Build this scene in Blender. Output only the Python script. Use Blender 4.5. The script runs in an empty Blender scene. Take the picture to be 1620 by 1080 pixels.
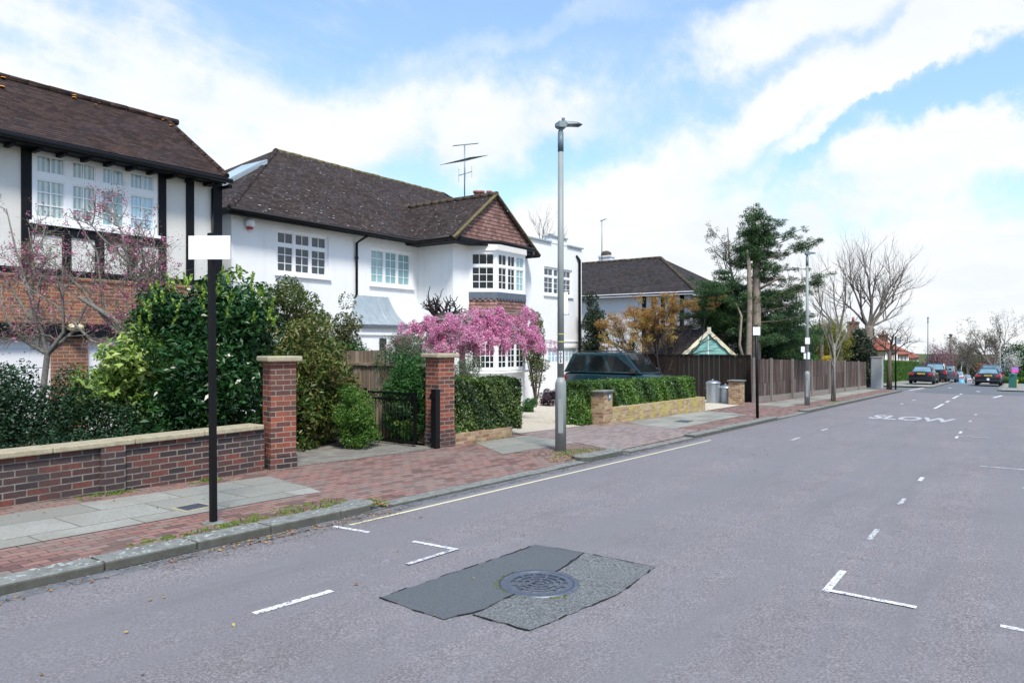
import bpy, math, random
import numpy as np
from mathutils import Vector as V
PI=math.pi
sc=bpy.context.scene; COL=sc.collection
# ---------------------------------------------------------------- survey of the site (metres; x along the street, y towards the houses)
F=1130.; HY=543.; EYE=1.65; TH=math.atan(800/F); SL=.0253
FW=(math.cos(TH),math.sin(TH)); RT=(math.sin(TH),-math.cos(TH))
def ray(px,py):
    a=(px-810)/F; return (FW[0]+a*RT[0],FW[1]+a*RT[1],(HY-py)/F)
def PY(px,py,y):
    d=ray(px,py);k=y/d[1];return V((d[0]*k,y,EYE+d[2]*k))
def PX(px,py,x):
    d=ray(px,py);k=x/d[0];return V((x,d[1]*k,EYE+d[2]*k))
def PD(px,py,dep):
    d=ray(px,py);return V((d[0]*dep,d[1]*dep,EYE+d[2]*dep))
def gz(x,y=0):
    if x<80: return -SL*x
    if x<260: return -SL*80-.062*(x-80)
    return -SL*80-.062*180
PAV=0.
# ---------------------------------------------------------------- mesh builder
class MB:
    def __init__(s): s.v=[]; s.f=[]; s.m=[]; s.sm=[]; s.cur=0; s.smooth=False
    def face(s,pts):
        b=len(s.v); s.v+= [tuple(p) for p in pts]; s.f.append(tuple(range(b,b+len(pts)))); s.m.append(s.cur); s.sm.append(s.smooth)
    def idx(s,fs,b):
        for f in fs: s.f.append(tuple(b+i for i in f)); s.m.append(s.cur); s.sm.append(s.smooth)
    def hexa(s,p):   # 8 points, bottom ring then top ring
        b=len(s.v); s.v+=[tuple(q) for q in p]
        s.idx([(0,3,2,1),(4,5,6,7),(0,1,5,4),(1,2,6,5),(2,3,7,6),(3,0,4,7)],b)
    def box(s,x0,x1,y0,y1,z0,z1):
        if x0>x1:x0,x1=x1,x0
        if y0>y1:y0,y1=y1,y0
        if z0>z1:z0,z1=z1,z0
        s.hexa([(x0,y0,z0),(x1,y0,z0),(x1,y1,z0),(x0,y1,z0),(x0,y0,z1),(x1,y0,z1),(x1,y1,z1),(x0,y1,z1)])
    def fbox(s,fr,u0,u1,n0,n1,z0,z1):
        if u0>u1:u0,u1=u1,u0
        if n0>n1:n0,n1=n1,n0
        if z0>z1:z0,z1=z1,z0
        a=[fr(u0,n1,z0),fr(u1,n1,z0),fr(u1,n0,z0),fr(u0,n0,z0)]; b=[fr(u0,n1,z1),fr(u1,n1,z1),fr(u1,n0,z1),fr(u0,n0,z1)]
        s.hexa(a+b)
    def tube(s,pts,rs,n=8,caps=True):
        pts=[V(p) for p in pts]
        if not hasattr(rs,'__len__'): rs=[rs]*len(pts)
        b=len(s.v); up=None
        for i,p in enumerate(pts):
            d=(pts[min(i+1,len(pts)-1)]-pts[max(i-1,0)])
            if d.length<1e-9: d=V((0,0,1))
            d.normalize()
            if up is None:
                a=V((0,0,1)) if abs(d.z)<.9 else V((1,0,0))
                u=d.cross(a).normalized()
            else:
                u=up-d*up.dot(d)
                if u.length<1e-6: u=d.orthogonal()
                u.normalize()
            up=u; w=d.cross(u)
            for k in range(n):
                t=2*PI*k/n; q=p+(u*math.cos(t)+w*math.sin(t))*rs[i]; s.v.append(tuple(q))
        sm=s.smooth; s.smooth=n>4
        for i in range(len(pts)-1):
            for k in range(n):
                k2=(k+1)%n; s.idx([(i*n+k,i*n+k2,(i+1)*n+k2,(i+1)*n+k)],b)
        s.smooth=False
        if caps:
            s.idx([tuple(range(n))[::-1]],b); s.idx([tuple(range((len(pts)-1)*n,len(pts)*n))],b)
        s.smooth=sm
    def lathe(s,c,prof,n=20,capt=True,capb=True):
        b=len(s.v)
        for (r,z) in prof:
            for k in range(n):
                t=2*PI*k/n; s.v.append((c[0]+r*math.cos(t),c[1]+r*math.sin(t),c[2]+z))
        s.smooth=True
        for i in range(len(prof)-1):
            for k in range(n):
                k2=(k+1)%n; s.idx([(i*n+k,i*n+k2,(i+1)*n+k2,(i+1)*n+k)],b)
        s.smooth=False
        if capb: s.idx([tuple(range(n))[::-1]],b)
        if capt: s.idx([tuple(range((len(prof)-1)*n,len(prof)*n))],b)
    def prism(s,poly,fr,n0,n1):   # poly of (u,z), extruded along n through frame
        k=len(poly); b=len(s.v)
        s.v+=[tuple(fr(u,n0,z)) for u,z in poly]+[tuple(fr(u,n1,z)) for u,z in poly]
        s.idx([tuple(range(k))[::-1],tuple(range(k,2*k))]+[(i,(i+1)%k,k+(i+1)%k,k+i) for i in range(k)],b)
    def slab(s,poly,z0f,th):      # plan polygon, top z by function
        k=len(poly); b=len(s.v)
        s.v+=[(x,y,z0f(x,y)) for x,y in poly]+[(x,y,z0f(x,y)+th) for x,y in poly]
        s.idx([tuple(range(k))[::-1],tuple(range(k,2*k))]+[(i,(i+1)%k,k+(i+1)%k,k+i) for i in range(k)],b)
    def loft(s,rings,closed=True,caps=True):
        n=len(rings[0]); b=len(s.v)
        for r in rings: s.v+=[tuple(p) for p in r]
        for i in range(len(rings)-1):
            for k in range(n if closed else n-1):
                k2=(k+1)%n; s.idx([(i*n+k,i*n+k2,(i+1)*n+k2,(i+1)*n+k)],b)
        if caps: s.idx([tuple(range(n))[::-1],tuple(range((len(rings)-1)*n,len(rings)*n))],b)
    def build(s,name,mats,parent=None,org=None,bevel=0,subsurf=0,autosm=False,recalc=True):
        if not isinstance(mats,(list,tuple)): mats=[mats]
        me=bpy.data.meshes.new(name)
        o3=V(org) if org is not None else (V(rootloc(parent)) if parent else V((0,0,0)))
        vs=[(a[0]-o3.x,a[1]-o3.y,a[2]-o3.z) for a in s.v]
        me.from_pydata(vs,[],s.f); 
        for m in mats: me.materials.append(m)
        me.polygons.foreach_set('material_index',s.m); me.polygons.foreach_set('use_smooth',s.sm)
        if recalc:
            import bmesh
            bm=bmesh.new(); bm.from_mesh(me); bmesh.ops.recalc_face_normals(bm,faces=bm.faces); bm.to_mesh(me); bm.free()
        boxuv(me,o3)
        o=bpy.data.objects.new(name,me); COL.objects.link(o)
        if parent: o.parent=parent
        else: o.location=o3
        if bevel:
            b=o.modifiers.new('bevel','BEVEL'); b.width=bevel; b.segments=2; b.limit_method='ANGLE'; b.angle_limit=.6
        if subsurf:
            b=o.modifiers.new('sub','SUBSURF'); b.levels=subsurf; b.render_levels=subsurf
        return o
def rootloc(p):
    while p.parent: p=p.parent
    return p.get('_loc',tuple(p.location))
def boxuv(me,o3):
    uv=me.uv_layers.new(name='UVMap').data
    vs=me.vertices; n3=V((0,0,1))
    for p in me.polygons:
        n=p.normal
        if abs(n.z)>.97: u=V((1,0,0)); w=V((0,1,0))
        else:
            u=n3.cross(n).normalized(); w=n.cross(u).normalized()
            if abs(u.x)>abs(u.y)*.5:
                if u.x<0:u=-u
            elif u.y<0: u=-u
            if w.z<0:w=-w
        for li in p.loop_indices:
            q=vs[me.loops[li].vertex_index].co+o3
            uv[li].uv=(q.dot(u),q.dot(w))
def frame(O,U,N=None):
    O=V(O);U=V((U[0],U[1],0)).normalized(); Nn=V((U.y,-U.x,0)) if N is None else V(N).normalized()
    def fr(u,n,z): return O+U*u+Nn*n+V((0,0,z))
    fr.U=U; fr.N=Nn; return fr
def front(y): # frame of a facade facing the street at y
    return frame((0,y,0),(1,0))
def tag(o,label=None,cat=None,group=None,kind=None):
    if label:o['label']=label
    if cat:o['category']=cat
    if group:o['group']=group
    if kind:o['kind']=kind
    return o
def thing(name,label,cat,loc,group=None,rz=0):
    o=bpy.data.objects.new(name,None); COL.objects.link(o); o.location=loc; o.rotation_euler=(0,0,rz); o.empty_display_size=.1
    return tag(o,label,cat,group)
def copytree(o,parent=None):
    c=o.copy(); COL.objects.link(c)
    if parent: c.parent=parent; c.matrix_parent_inverse=o.matrix_parent_inverse.copy()
    for ch in list(o.children): copytree(ch,c)
    return c
def struct(o): o['kind']='structure'; return o
# ---------------------------------------------------------------- materials
class NT:
    def __init__(s,name):
        s.m=bpy.data.materials.new(name); s.m.use_nodes=True; s.t=s.m.node_tree; s.n=s.t.nodes; s.l=s.t.links
        s.b=s.n['Principled BSDF']; s.out=s.n['Material Output']
    def N(s,t,**k):
        x=s.n.new(t)
        for a,b in k.items():
            if a in x.inputs: x.inputs[a].default_value=b
            else: setattr(x,a,b)
        return x
    def L(s,a,b): s.l.new(a,b)
    def noise(s,scale,detail=4,rough=.6,vec=None,dist=0):
        x=s.N('ShaderNodeTexNoise'); x.inputs['Scale'].default_value=scale; x.inputs['Detail'].default_value=detail; x.inputs['Roughness'].default_value=rough; x.inputs['Distortion'].default_value=dist
        s.L(vec if vec else s.pos(),x.inputs['Vector']); return x.outputs['Fac']
    def pos(s):
        if not hasattr(s,'_p'): s._p=s.N('ShaderNodeNewGeometry').outputs['Position']
        return s._p
    def uv(s,sx=1,sy=1,rot=0,ox=0,oy=0):
        t=s.N('ShaderNodeUVMap'); m=s.N('ShaderNodeMapping'); m.inputs['Scale'].default_value=(sx,sy,1); m.inputs['Rotation'].default_value=(0,0,rot); m.inputs['Location'].default_value=(ox,oy,0); s.L(t.outputs[0],m.inputs[0]); return m.outputs[0]
    def vscale(s,vec,sc3):
        m=s.N('ShaderNodeMapping'); m.inputs['Scale'].default_value=sc3; s.L(vec,m.inputs[0]); return m.outputs[0]
    def ramp(s,fac,stops,interp='LINEAR'):
        r=s.N('ShaderNodeValToRGB'); cr=r.color_ramp; cr.interpolation=interp
        while len(cr.elements)<len(stops): cr.elements.new(.5)
        for e,(p,c) in zip(cr.elements,stops):
            e.position=p; e.color=(*c,1) if hasattr(c,'__len__') else (c,c,c,1)
        s.L(fac,r.inputs[0]); return r.outputs[0]
    def mix(s,fac,a,b,mode='MIX'):
        x=s.N('ShaderNodeMix',data_type='RGBA',blend_type=mode); 
        for sock,val in ((0,fac),(6,a),(7,b)):
            if hasattr(val,'links') or isinstance(val,bpy.types.NodeSocket): s.L(val,x.inputs[sock])
            elif hasattr(val,'__len__'): x.inputs[sock].default_value=(*val[:3],1)
            else: x.inputs[sock].default_value=val
        return x.outputs[2]
    def math(s,op,a,b=0,clamp=False):
        x=s.N('ShaderNodeMath',operation=op,use_clamp=clamp)
        for i,v in enumerate((a,b)):
            if isinstance(v,bpy.types.NodeSocket): s.L(v,x.inputs[i])
            else: x.inputs[i].default_value=v
        return x.outputs[0]
    def bump(s,h,strength=.3,dist=.01,prev=None):
        b=s.N('ShaderNodeBump'); b.inputs['Strength'].default_value=strength; b.inputs['Distance'].default_value=dist; s.L(h,b.inputs['Height'])
        if prev: s.L(prev,b.inputs['Normal'])
        return b.outputs[0]
    def done(s,col=None,rough=None,normal=None,spec=None,metal=None):
        if col is not None:
            if isinstance(col,bpy.types.NodeSocket): s.L(col,s.b.inputs['Base Color'])
            else: s.b.inputs['Base Color'].default_value=(*col,1)
        if rough is not None:
            if isinstance(rough,bpy.types.NodeSocket): s.L(rough,s.b.inputs['Roughness'])
            else: s.b.inputs['Roughness'].default_value=rough
        if normal is not None: s.L(normal,s.b.inputs['Normal'])
        if spec is not None: s.b.inputs['Specular IOR Level'].default_value=spec
        if metal is not None: s.b.inputs['Metallic'].default_value=metal
        return s.m
def M_plain(name,c,rough=.5,var=.12,scale=6,metal=0,spec=.5,bump=0):
    t=NT(name); n=t.noise(scale,5); n2=t.noise(scale*7,3)
    f=t.math('ADD',t.math('MULTIPLY',n,.7),t.math('MULTIPLY',n2,.3))
    col=t.ramp(f,[(.3,tuple(x*(1-var) for x in c)),(.7,tuple(min(1,x*(1+var)) for x in c))])
    nm=t.bump(n2,bump,.004) if bump else None
    return t.done(col,rough,nm,spec,metal)
def M_render(name,c=(.78,.78,.76),dirt=(.5,.5,.46),scale=90,b=.5,streak=True):
    t=NT(name); p=t.pos()
    fine=t.noise(scale,4,.7); big=t.noise(.9,6,.65)
    st=t.noise(1,5,.7,t.vscale(p,(2.6,2.6,.28)))
    col=t.mix(t.ramp(big,[(.42,0),(.75,.35)]),c,dirt)
    if streak: col=t.mix(t.ramp(st,[(.54,0),(.78,.3)]),col,tuple(x*.62 for x in c))
    col=t.mix(t.ramp(fine,[(.3,.12),(.5,0)]),col,tuple(x*.55 for x in c))
    return t.done(col,.85,t.bump(fine,b,.012),.2)
def M_brick(name,cols,mortar,bw=.225,bh=.075,mo=.012,stain=None,stainamt=.4,rough=.85,b=.6,bias=0,stains=1.3):
    t=NT(name); uv=t.uv()
    x=t.N('ShaderNodeTexBrick'); x.inputs['Scale'].default_value=1; x.inputs['Brick Width'].default_value=bw; x.inputs['Row Height'].default_value=bh; x.inputs['Mortar Size'].default_value=mo*.5; x.inputs['Mortar Smooth'].default_value=.15; x.inputs['Bias'].default_value=bias
    x.offset=.5; x.squash=1
    wob=t.noise(11,3,.6); wv=t.N('ShaderNodeVectorMath',operation='ADD'); 
    cm=t.N('ShaderNodeCombineXYZ'); o=t.math('MULTIPLY',t.math('SUBTRACT',wob,.5),.012); t.L(o,cm.inputs[0]); t.L(o,cm.inputs[1]); t.L(uv,wv.inputs[0]); t.L(cm.outputs[0],wv.inputs[1])
    t.L(wv.outputs[0],x.inputs['Vector'])
    x.inputs['Color1'].default_value=(0,0,0,1); x.inputs['Color2'].default_value=(1,1,1,1); x.inputs['Mortar'].default_value=(.5,.5,.5,1)
    k=len(cols); rc=t.ramp(x.outputs['Color'],[((i+.5)/k,c) for i,c in enumerate(cols)])
    nz=t.noise(28,5,.7); rc=t.mix(t.ramp(nz,[(.3,.45),(.62,0)]),rc,tuple(a*.45 for a in cols[0]))
    mc=t.mix(nz,tuple(a*.75 for a in mortar),mortar)
    col=t.mix(x.outputs['Fac'],rc,mc)
    if stain:
        sn=t.noise(stains,6,.7); col=t.mix(t.ramp(sn,[(.45,0),(.68,stainamt)]),col,stain)
    h=t.math('ADD',t.math('SUBTRACT',1,x.outputs['Fac']),t.math('MULTIPLY',nz,.35))
    return t.done(col,rough,t.bump(h,b,.008),.25)
def M_tiles(name,cols,tw=.17,th=.11,lich=((.35,.33,.28),.25),moss=None,b=.9,shift=.5,lichscale=14,fleck=0):
    t=NT(name); uv=t.uv()
    x=t.N('ShaderNodeTexBrick'); x.inputs['Scale'].default_value=1; x.inputs['Brick Width'].default_value=tw; x.inputs['Row Height'].default_value=th; x.inputs['Mortar Size'].default_value=.004; x.inputs['Mortar Smooth'].default_value=.1; x.offset=shift
    wob=t.noise(5,3,.6); cm=t.N('ShaderNodeCombineXYZ'); o=t.math('MULTIPLY',t.math('SUBTRACT',wob,.5),.03); t.L(o,cm.inputs[1]); wv=t.N('ShaderNodeVectorMath',operation='ADD'); t.L(uv,wv.inputs[0]); t.L(cm.outputs[0],wv.inputs[1])
    t.L(wv.outputs[0],x.inputs['Vector'])
    x.inputs['Color1'].default_value=(0,0,0,1); x.inputs['Color2'].default_value=(1,1,1,1); x.inputs['Mortar'].default_value=(0,0,0,1)
    k=len(cols); rc=t.ramp(x.outputs['Color'],[((i+.5)/k,c) for i,c in enumerate(cols)])
    big=t.noise(.7,5,.6); rc=t.mix(t.ramp(big,[(.35,.35),(.65,0)]),rc,tuple(a*.5 for a in cols[0]))
    sp=t.noise(lichscale,4,.75); rc=t.mix(t.ramp(sp,[(.6,0),(.72,lich[1]*2)]),rc,lich[0])
    if fleck:
        vo=t.N('ShaderNodeTexVoronoi'); vo.inputs['Scale'].default_value=6.5; t.L(t.uv(1,1.5),vo.inputs['Vector']); ss_=t.N('ShaderNodeSeparateColor'); t.L(vo.outputs['Color'],ss_.inputs[0]); fk=t.math('MULTIPLY',t.math('LESS_THAN',vo.outputs['Distance'],t.math('MULTIPLY',ss_.outputs[1],.3)),t.math('GREATER_THAN',ss_.outputs[0],.45)); rc=t.mix(t.math('MULTIPLY',fk,t.math('MULTIPLY',ss_.outputs[2],fleck)),rc,(.42,.4,.36))
    if moss:
        ms=t.noise(3,6,.8); rc=t.mix(t.ramp(ms,[(.62,0),(.7,.9)]),rc,moss)
    rc=t.mix(x.outputs['Fac'],rc,tuple(a*.3 for a in cols[0]))
    # courses: each row steps out towards its lower edge
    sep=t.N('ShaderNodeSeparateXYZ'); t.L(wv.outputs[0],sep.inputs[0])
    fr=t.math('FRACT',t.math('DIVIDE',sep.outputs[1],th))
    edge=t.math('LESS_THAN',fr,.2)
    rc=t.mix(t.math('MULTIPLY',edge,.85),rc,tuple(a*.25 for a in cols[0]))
    h=t.math('ADD',t.math('SUBTRACT',1,fr),t.math('MULTIPLY',t.noise(40,3),.25))
    h=t.math('SUBTRACT',h,t.math('MULTIPLY',x.outputs['Fac'],.8))
    return t.done(rc,.85,t.bump(h,b,.02),.25)
def M_leaf(name,cols,rough=.5,trans=.25,spec=.4):
    t=NT(name); a=t.N('ShaderNodeAttribute'); a.attribute_name='rnd'
    k=len(cols); c=t.ramp(a.outputs['Fac'],[((i+.5)/k,x) for i,x in enumerate(cols)])
    t.done(c,rough,None,spec)
    if trans:
        tr=t.N('ShaderNodeBsdfTranslucent'); t.L(c,tr.inputs[0]); mx=t.N('ShaderNodeMixShader'); mx.inputs[0].default_value=trans
        t.L(t.b.outputs[0],mx.inputs[1]); t.L(tr.outputs[0],mx.inputs[2]); t.L(mx.outputs[0],t.out.inputs[0])
    return t.m
def M_glass(name,c,rough=.04,curtain=None,spec=.9):
    t=NT(name)
    n=t.noise(.9,3,.5); n2=t.noise(3.2,4,.6)
    col=t.mix(t.ramp(n,[(.35,0),(.65,1)]),c,tuple(min(1,x*1.7+.01) for x in c))
    if curtain:
        w=t.N('ShaderNodeTexWave'); w.inputs['Scale'].default_value=3.2; w.inputs['Distortion'].default_value=2.5; w.inputs['Detail'].default_value=2; t.L(t.uv(1,.12),w.inputs['Vector'])
        col=t.mix(t.math('MULTIPLY',w.outputs['Fac'],.8),col,curtain)
    nb=t.bump(t.noise(1.6,2,.5),.06,.05)
    t.b.inputs['IOR'].default_value=1.5
    return t.done(col,rough,nb,spec)
def M_asphalt(name,c,gr=.5,patch=.15,tint=None,cracks=False,scale=95):
    t=NT(name); p=t.pos()
    g1=t.noise(scale,3,.8); v=t.N('ShaderNodeTexVoronoi'); v.inputs['Scale'].default_value=scale*.9; t.L(p,v.inputs['Vector'])
    big=t.noise(.45,6,.62); mid=t.noise(4,5,.7)
    long=t.noise(1,4,.6,t.vscale(p,(.1,1.6,1)))
    col=t.ramp(g1,[(.32,tuple(x*(1-gr) for x in c)),(.5,c),(.68,tuple(x*(1+gr*1.5) for x in c))])
    col=t.mix(t.math('MULTIPLY',t.ramp(v.outputs['Distance'],[(.05,1),(.18,0)]),.28),col,tuple(min(1,x*2.6) for x in c))
    col=t.mix(t.ramp(big,[(.35,patch),(.6,0)]),col,tuple(x*.6 for x in c))
    col=t.mix(t.ramp(mid,[(.5,0),(.8,patch*1.4)]),col,tuple(min(1,x*1.5) for x in c))
    if tint: col=t.mix(t.ramp(long,[(.38,0),(.6,.75)]),col,tint)
    if tint:
        st=t.noise(1,5,.7,t.vscale(p,(.35,2.4,1))); col=t.mix(t.ramp(st,[(.55,0),(.72,.38)]),col,tuple(x*.62 for x in c)); gr=t.noise(22,4,.8); col=t.mix(t.ramp(gr,[(.6,0),(.7,.35)]),col,tuple(x*.5 for x in c)); sc_=t.noise(7,2,.5); col=t.mix(t.ramp(sc_,[(.68,0),(.74,.3)]),col,tuple(x*1.6 for x in c))
    nm=t.bump(g1,.55,.006)
    if cracks:
        w=t.noise(1.5,5,.6); vv=t.N('ShaderNodeTexVoronoi',feature='DISTANCE_TO_EDGE'); vv.inputs['Scale'].default_value=.55
        mv=t.mix(.12,p,w); t.L(mv,vv.inputs['Vector'])
        ck=t.ramp(vv.outputs['Distance'],[(.003,1),(.009,0)]); msk=t.ramp(t.noise(.3,3),[(.52,0),(.6,1)])
        col=t.mix(t.math('MULTIPLY',t.math('MULTIPLY',ck,msk),.55),col,tuple(x*.35 for x in c))
    return t.done(col,.82,nm,.35)
def M_paint(name,c,wear=.5,under=(.09,.088,.1)):
    t=NT(name); n=t.noise(26,5,.8); n2=t.noise(110,2,.6)
    f=t.math('ADD',t.math('MULTIPLY',n,.7),t.math('MULTIPLY',n2,.3))
    col=t.mix(t.ramp(f,[(wear-.06,1),(wear+.03,0)]),c,under)
    return t.done(col,.75,t.bump(n2,.5,.004),.3)
def M_planks(name,cols,pw=.1,rough=.85,stain=None,patchy=None):
    t=NT(name); uv=t.uv()
    x=t.N('ShaderNodeTexBrick'); x.inputs['Scale'].default_value=1; x.inputs['Brick Width'].default_value=pw; x.inputs['Row Height'].default_value=60; x.inputs['Mortar Size'].default_value=.004; x.offset=0
    t.L(uv,x.inputs['Vector']); x.inputs['Color1'].default_value=(0,0,0,1); x.inputs['Color2'].default_value=(1,1,1,1); x.inputs['Mortar'].default_value=(.0,.0,.0,1)
    k=len(cols); rc=t.ramp(x.outputs['Color'],[((i+.5)/k,c) for i,c in enumerate(cols)])
    if patchy: rc=t.mix(t.ramp(t.noise(1,3,.5,t.uv(.8,.15)),[(.4,0),(.6,.75)]),rc,patchy)
    g=t.noise(1,6,.75,t.uv(38,1.6)); rc=t.mix(t.ramp(g,[(.35,.7),(.6,0)]),rc,tuple(a*.35 for a in cols[0]))
    if stain:
        sn=t.noise(1,4,.6,t.uv(3.5,.5)); rc=t.mix(t.ramp(sn,[(.45,0),(.65,.85)]),rc,stain)
    rc=t.mix(x.outputs['Fac'],rc,(.01,.009,.008))
    h=t.math('SUBTRACT',g,x.outputs['Fac'])
    return t.done(rc,rough,t.bump(h,.5,.006),.25)
def M_ground(name,c1,c2,c3=None,scale=7,rough=.95,b=.8):
    t=NT(name); n=t.noise(scale,7,.75); f=t.noise(scale*14,3,.7)
    col=t.mix(t.ramp(n,[(.38,0),(.62,1)]),c1,c2)
    if c3: col=t.mix(t.ramp(f,[(.55,0),(.7,.8)]),col,c3)
    return t.done(col,rough,t.bump(t.math('ADD',n,f),b,.03),.15)
def M_gloss(name,c,rough=.25,metal=0,coat=.6):
    t=NT(name); n=t.noise(30,3,.6)
    t.b.inputs['Coat Weight'].default_value=coat; t.b.inputs['Coat Roughness'].default_value=.06
    r=t.ramp(n,[(.3,rough*.8),(.7,rough*1.3)])
    return t.done(c,r,None,.5,metal)
MT={}
MT['asphalt']=M_asphalt('asphalt_old',(.186,.171,.176),.7,.35,(.17,.165,.174),cracks=False,scale=62)
MT['asphalt_new']=M_asphalt('asphalt_patch',(.09,.1,.106),.3,.2)
MT['asphalt_rough']=M_asphalt('asphalt_patch_coarse',(.125,.131,.132),.8,.35,scale=60)
MT['asphalt_far']=M_asphalt('asphalt_crossing',(.118,.128,.138),.4,.2)
MT['white_line']=M_paint('road_paint_white',(.68,.69,.71),.47)
MT['white_line_worn']=M_paint('road_paint_worn',(.6,.61,.63),.5)
MT['yellow_line']=M_paint('road_paint_yellow',(.64,.6,.4),.37)
def M_kerb():
    t=NT('kerb_granite'); n=t.noise(9,7,.75); f=t.noise(120,3,.7); col=t.mix(t.ramp(n,[(.38,0),(.62,1)]),(.13,.135,.12),(.24,.25,.235)); col=t.mix(t.ramp(f,[(.55,0),(.7,.7)]),col,(.38,.4,.38))
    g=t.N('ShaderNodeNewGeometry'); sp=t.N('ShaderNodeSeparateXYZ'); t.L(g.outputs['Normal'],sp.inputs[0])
    side_tone=t.mix(t.noise(5,5,.7),(.035,.034,.026),(.11,.11,.085)); col=t.mix(t.ramp(sp.outputs[2],[(.3,.8),(.75,0)]),col,side_tone)   # upright faces mixed to a darker tone than the tops
    return t.done(col,.85,t.bump(t.math('ADD',n,f),.35,.03),.2)
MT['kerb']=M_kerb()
MT['setts']=M_ground('gutter_setts',(.1,.105,.115),(.19,.2,.215),(.13,.13,.12),12,.8,.4)
MT['paving_red']=M_brick('paving_blocks_red',[(.15,.085,.077),(.24,.13,.11),(.31,.17,.14),(.24,.18,.155)],(.07,.06,.05),.2,.1,.013,(.21,.17,.145),.5,.85,.4,stains=.8)
MT['paving_pale']=M_brick('paving_blocks_worn',[(.2,.16,.15),(.26,.21,.19),(.3,.24,.22)],(.15,.13,.12),.2,.1,.008,(.25,.22,.2),.5,.85,.35)
MT['slabs']=M_brick('paving_slabs_grey',[(.24,.24,.21),(.29,.29,.255),(.34,.335,.3)],(.1,.105,.075),.9,.6,.016,(.2,.19,.155),.6,.85,.25,stains=.9)
MT['concrete']=M_ground('driveway_concrete',(.16,.15,.135),(.25,.24,.21),(.12,.11,.1),3,.9,.4)
MT['gravel']=M_ground('gravel_cream',(.56,.5,.4),(.76,.7,.58),(.33,.28,.21),16,.95,.9)
MT['soil']=M_ground('soil_dark',(.05,.038,.028),(.09,.07,.05),(.06,.075,.03),5)
MT['grass']=M_ground('grass_ground',(.05,.075,.025),(.08,.11,.035),(.1,.09,.05),3)
MT['brick_wall']=M_brick('brick_dark_red',[(.045,.034,.04),(.07,.045,.048),(.11,.05,.045),(.2,.065,.05),(.06,.047,.05),(.09,.045,.045)],(.27,.25,.2),.225,.075,.014,(.05,.045,.045),.75,stains=1.6)
MT['brick_pillar']=M_brick('brick_bright_red',[(.1,.05,.046),(.2,.062,.045),(.32,.085,.05),(.36,.1,.055),(.13,.06,.05)],(.34,.3,.24),.225,.075,.014,(.1,.06,.05),.3)
MT['brick_house']=M_brick('brick_orange_brown',[(.2,.085,.055),(.3,.12,.07),(.38,.155,.085),(.24,.12,.09)],(.42,.36,.26),.225,.075,.014)
MT['brick_stock']=M_brick('brick_yellow_stock',[(.3,.2,.12),(.42,.32,.19),(.5,.4,.25),(.36,.22,.15)],(.42,.37,.27),.22,.074,.014,(.42,.36,.045),.85,stains=3)
MT['brick_stock2']=M_brick('brick_stock_pillar',[(.24,.12,.07),(.4,.27,.16),(.5,.38,.24),(.3,.17,.12)],(.4,.34,.25),.22,.074,.014,(.3,.26,.1),.35,stains=4)
MT['brick_yellow']=M_brick('brick_far_yellow',[(.42,.31,.17),(.5,.38,.22)],(.45,.38,.28))
MT['brick_brown']=M_brick('brick_far_brown',[(.16,.09,.06),(.22,.12,.08)],(.25,.2,.15))
MT['coping']=M_ground('coping_stone',(.34,.3,.2),(.47,.42,.3),(.24,.23,.16),10,.9,.5)
MT['render_white']=M_render('render_white',(.83,.84,.84),(.66,.66,.64))
MT['render_cream']=M_render('pebbledash_cream',(.72,.71,.67),(.5,.48,.43),60,.9)
MT['render_far']=M_render('render_far',(.76,.77,.77),(.6,.6,.58))
MT['black_timber']=M_plain('black_timber',(.006,.007,.01),.6,.3,8,spec=.2,bump=.2)
MT['black_metal']=M_plain('black_metal',(.005,.005,.006),.45,.25,10,spec=.25)
MT['white_paint']=M_plain('white_joinery',(.82,.83,.84),.45,.04,4)
MT['tiles_dark']=M_tiles('roof_tiles_dark',[(.03,.02,.017),(.05,.034,.029),(.072,.052,.045)],lich=((.3,.29,.26),.3),lichscale=9,fleck=.8)
MT['tiles_brown']=M_tiles('roof_tiles_brown',[(.028,.016,.014),(.048,.027,.022),(.066,.038,.03)],lich=((.15,.12,.09),.15))
MT['tiles_black']=M_tiles('roof_tiles_slate',[(.028,.022,.022),(.046,.038,.036),(.062,.052,.05)],lich=((.2,.2,.19),.12))
MT['tiles_red_far']=M_tiles('roof_tiles_red',[(.3,.09,.06),(.42,.13,.085),(.48,.17,.11)],lich=((.5,.28,.2),.1))
MT['tiles_hung']=M_tiles('hung_tiles_pink',[(.18,.1,.085),(.25,.14,.12),(.31,.18,.155)],.165,.125,lich=((.4,.3,.27),.15),b=.8)
MT['ridge']=M_ground('ridge_tiles',(.055,.045,.04),(.11,.085,.06),(.16,.14,.05),4,.9,.5)
MT['ridge_gold']=M_ground('ridge_lichen',(.1,.085,.06),(.2,.17,.07),(.34,.27,.07),7,.9,.5)
MT['lichen']=M_plain('orange_lichen',(.5,.23,.04),.9,.3,30)
MT['lead']=M_plain('lead_sheet',(.36,.42,.45),.45,.15,5,metal=.3)
MT['lead_dark']=M_plain('lead_dark',(.1,.12,.15),.5,.25,9)
MT['glass_dark']=M_glass('glass_dark',(.006,.01,.011),spec=.35)
MT['glass_mid']=M_glass('glass_reflecting',(.03,.045,.055),.05,spec=.6)
MT['glass_curtain']=M_glass('glass_with_net_curtain',(.16,.24,.25),.05,(.6,.68,.66))
MT['glass_teal']=M_glass('glass_with_teal_curtain',(.14,.28,.3),.06,(.3,.45,.46))
MT['glass_blue']=M_glass('glass_with_blue_curtain',(.2,.36,.44),.06,(.55,.7,.76))
MT['lamp_grey']=M_plain('lamp_post_grey',(.24,.27,.26),.5,.1,4,bump=.1)
MT['lamp_head']=M_plain('lamp_head_grey',(.11,.16,.18),.45,.12,8)
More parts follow.
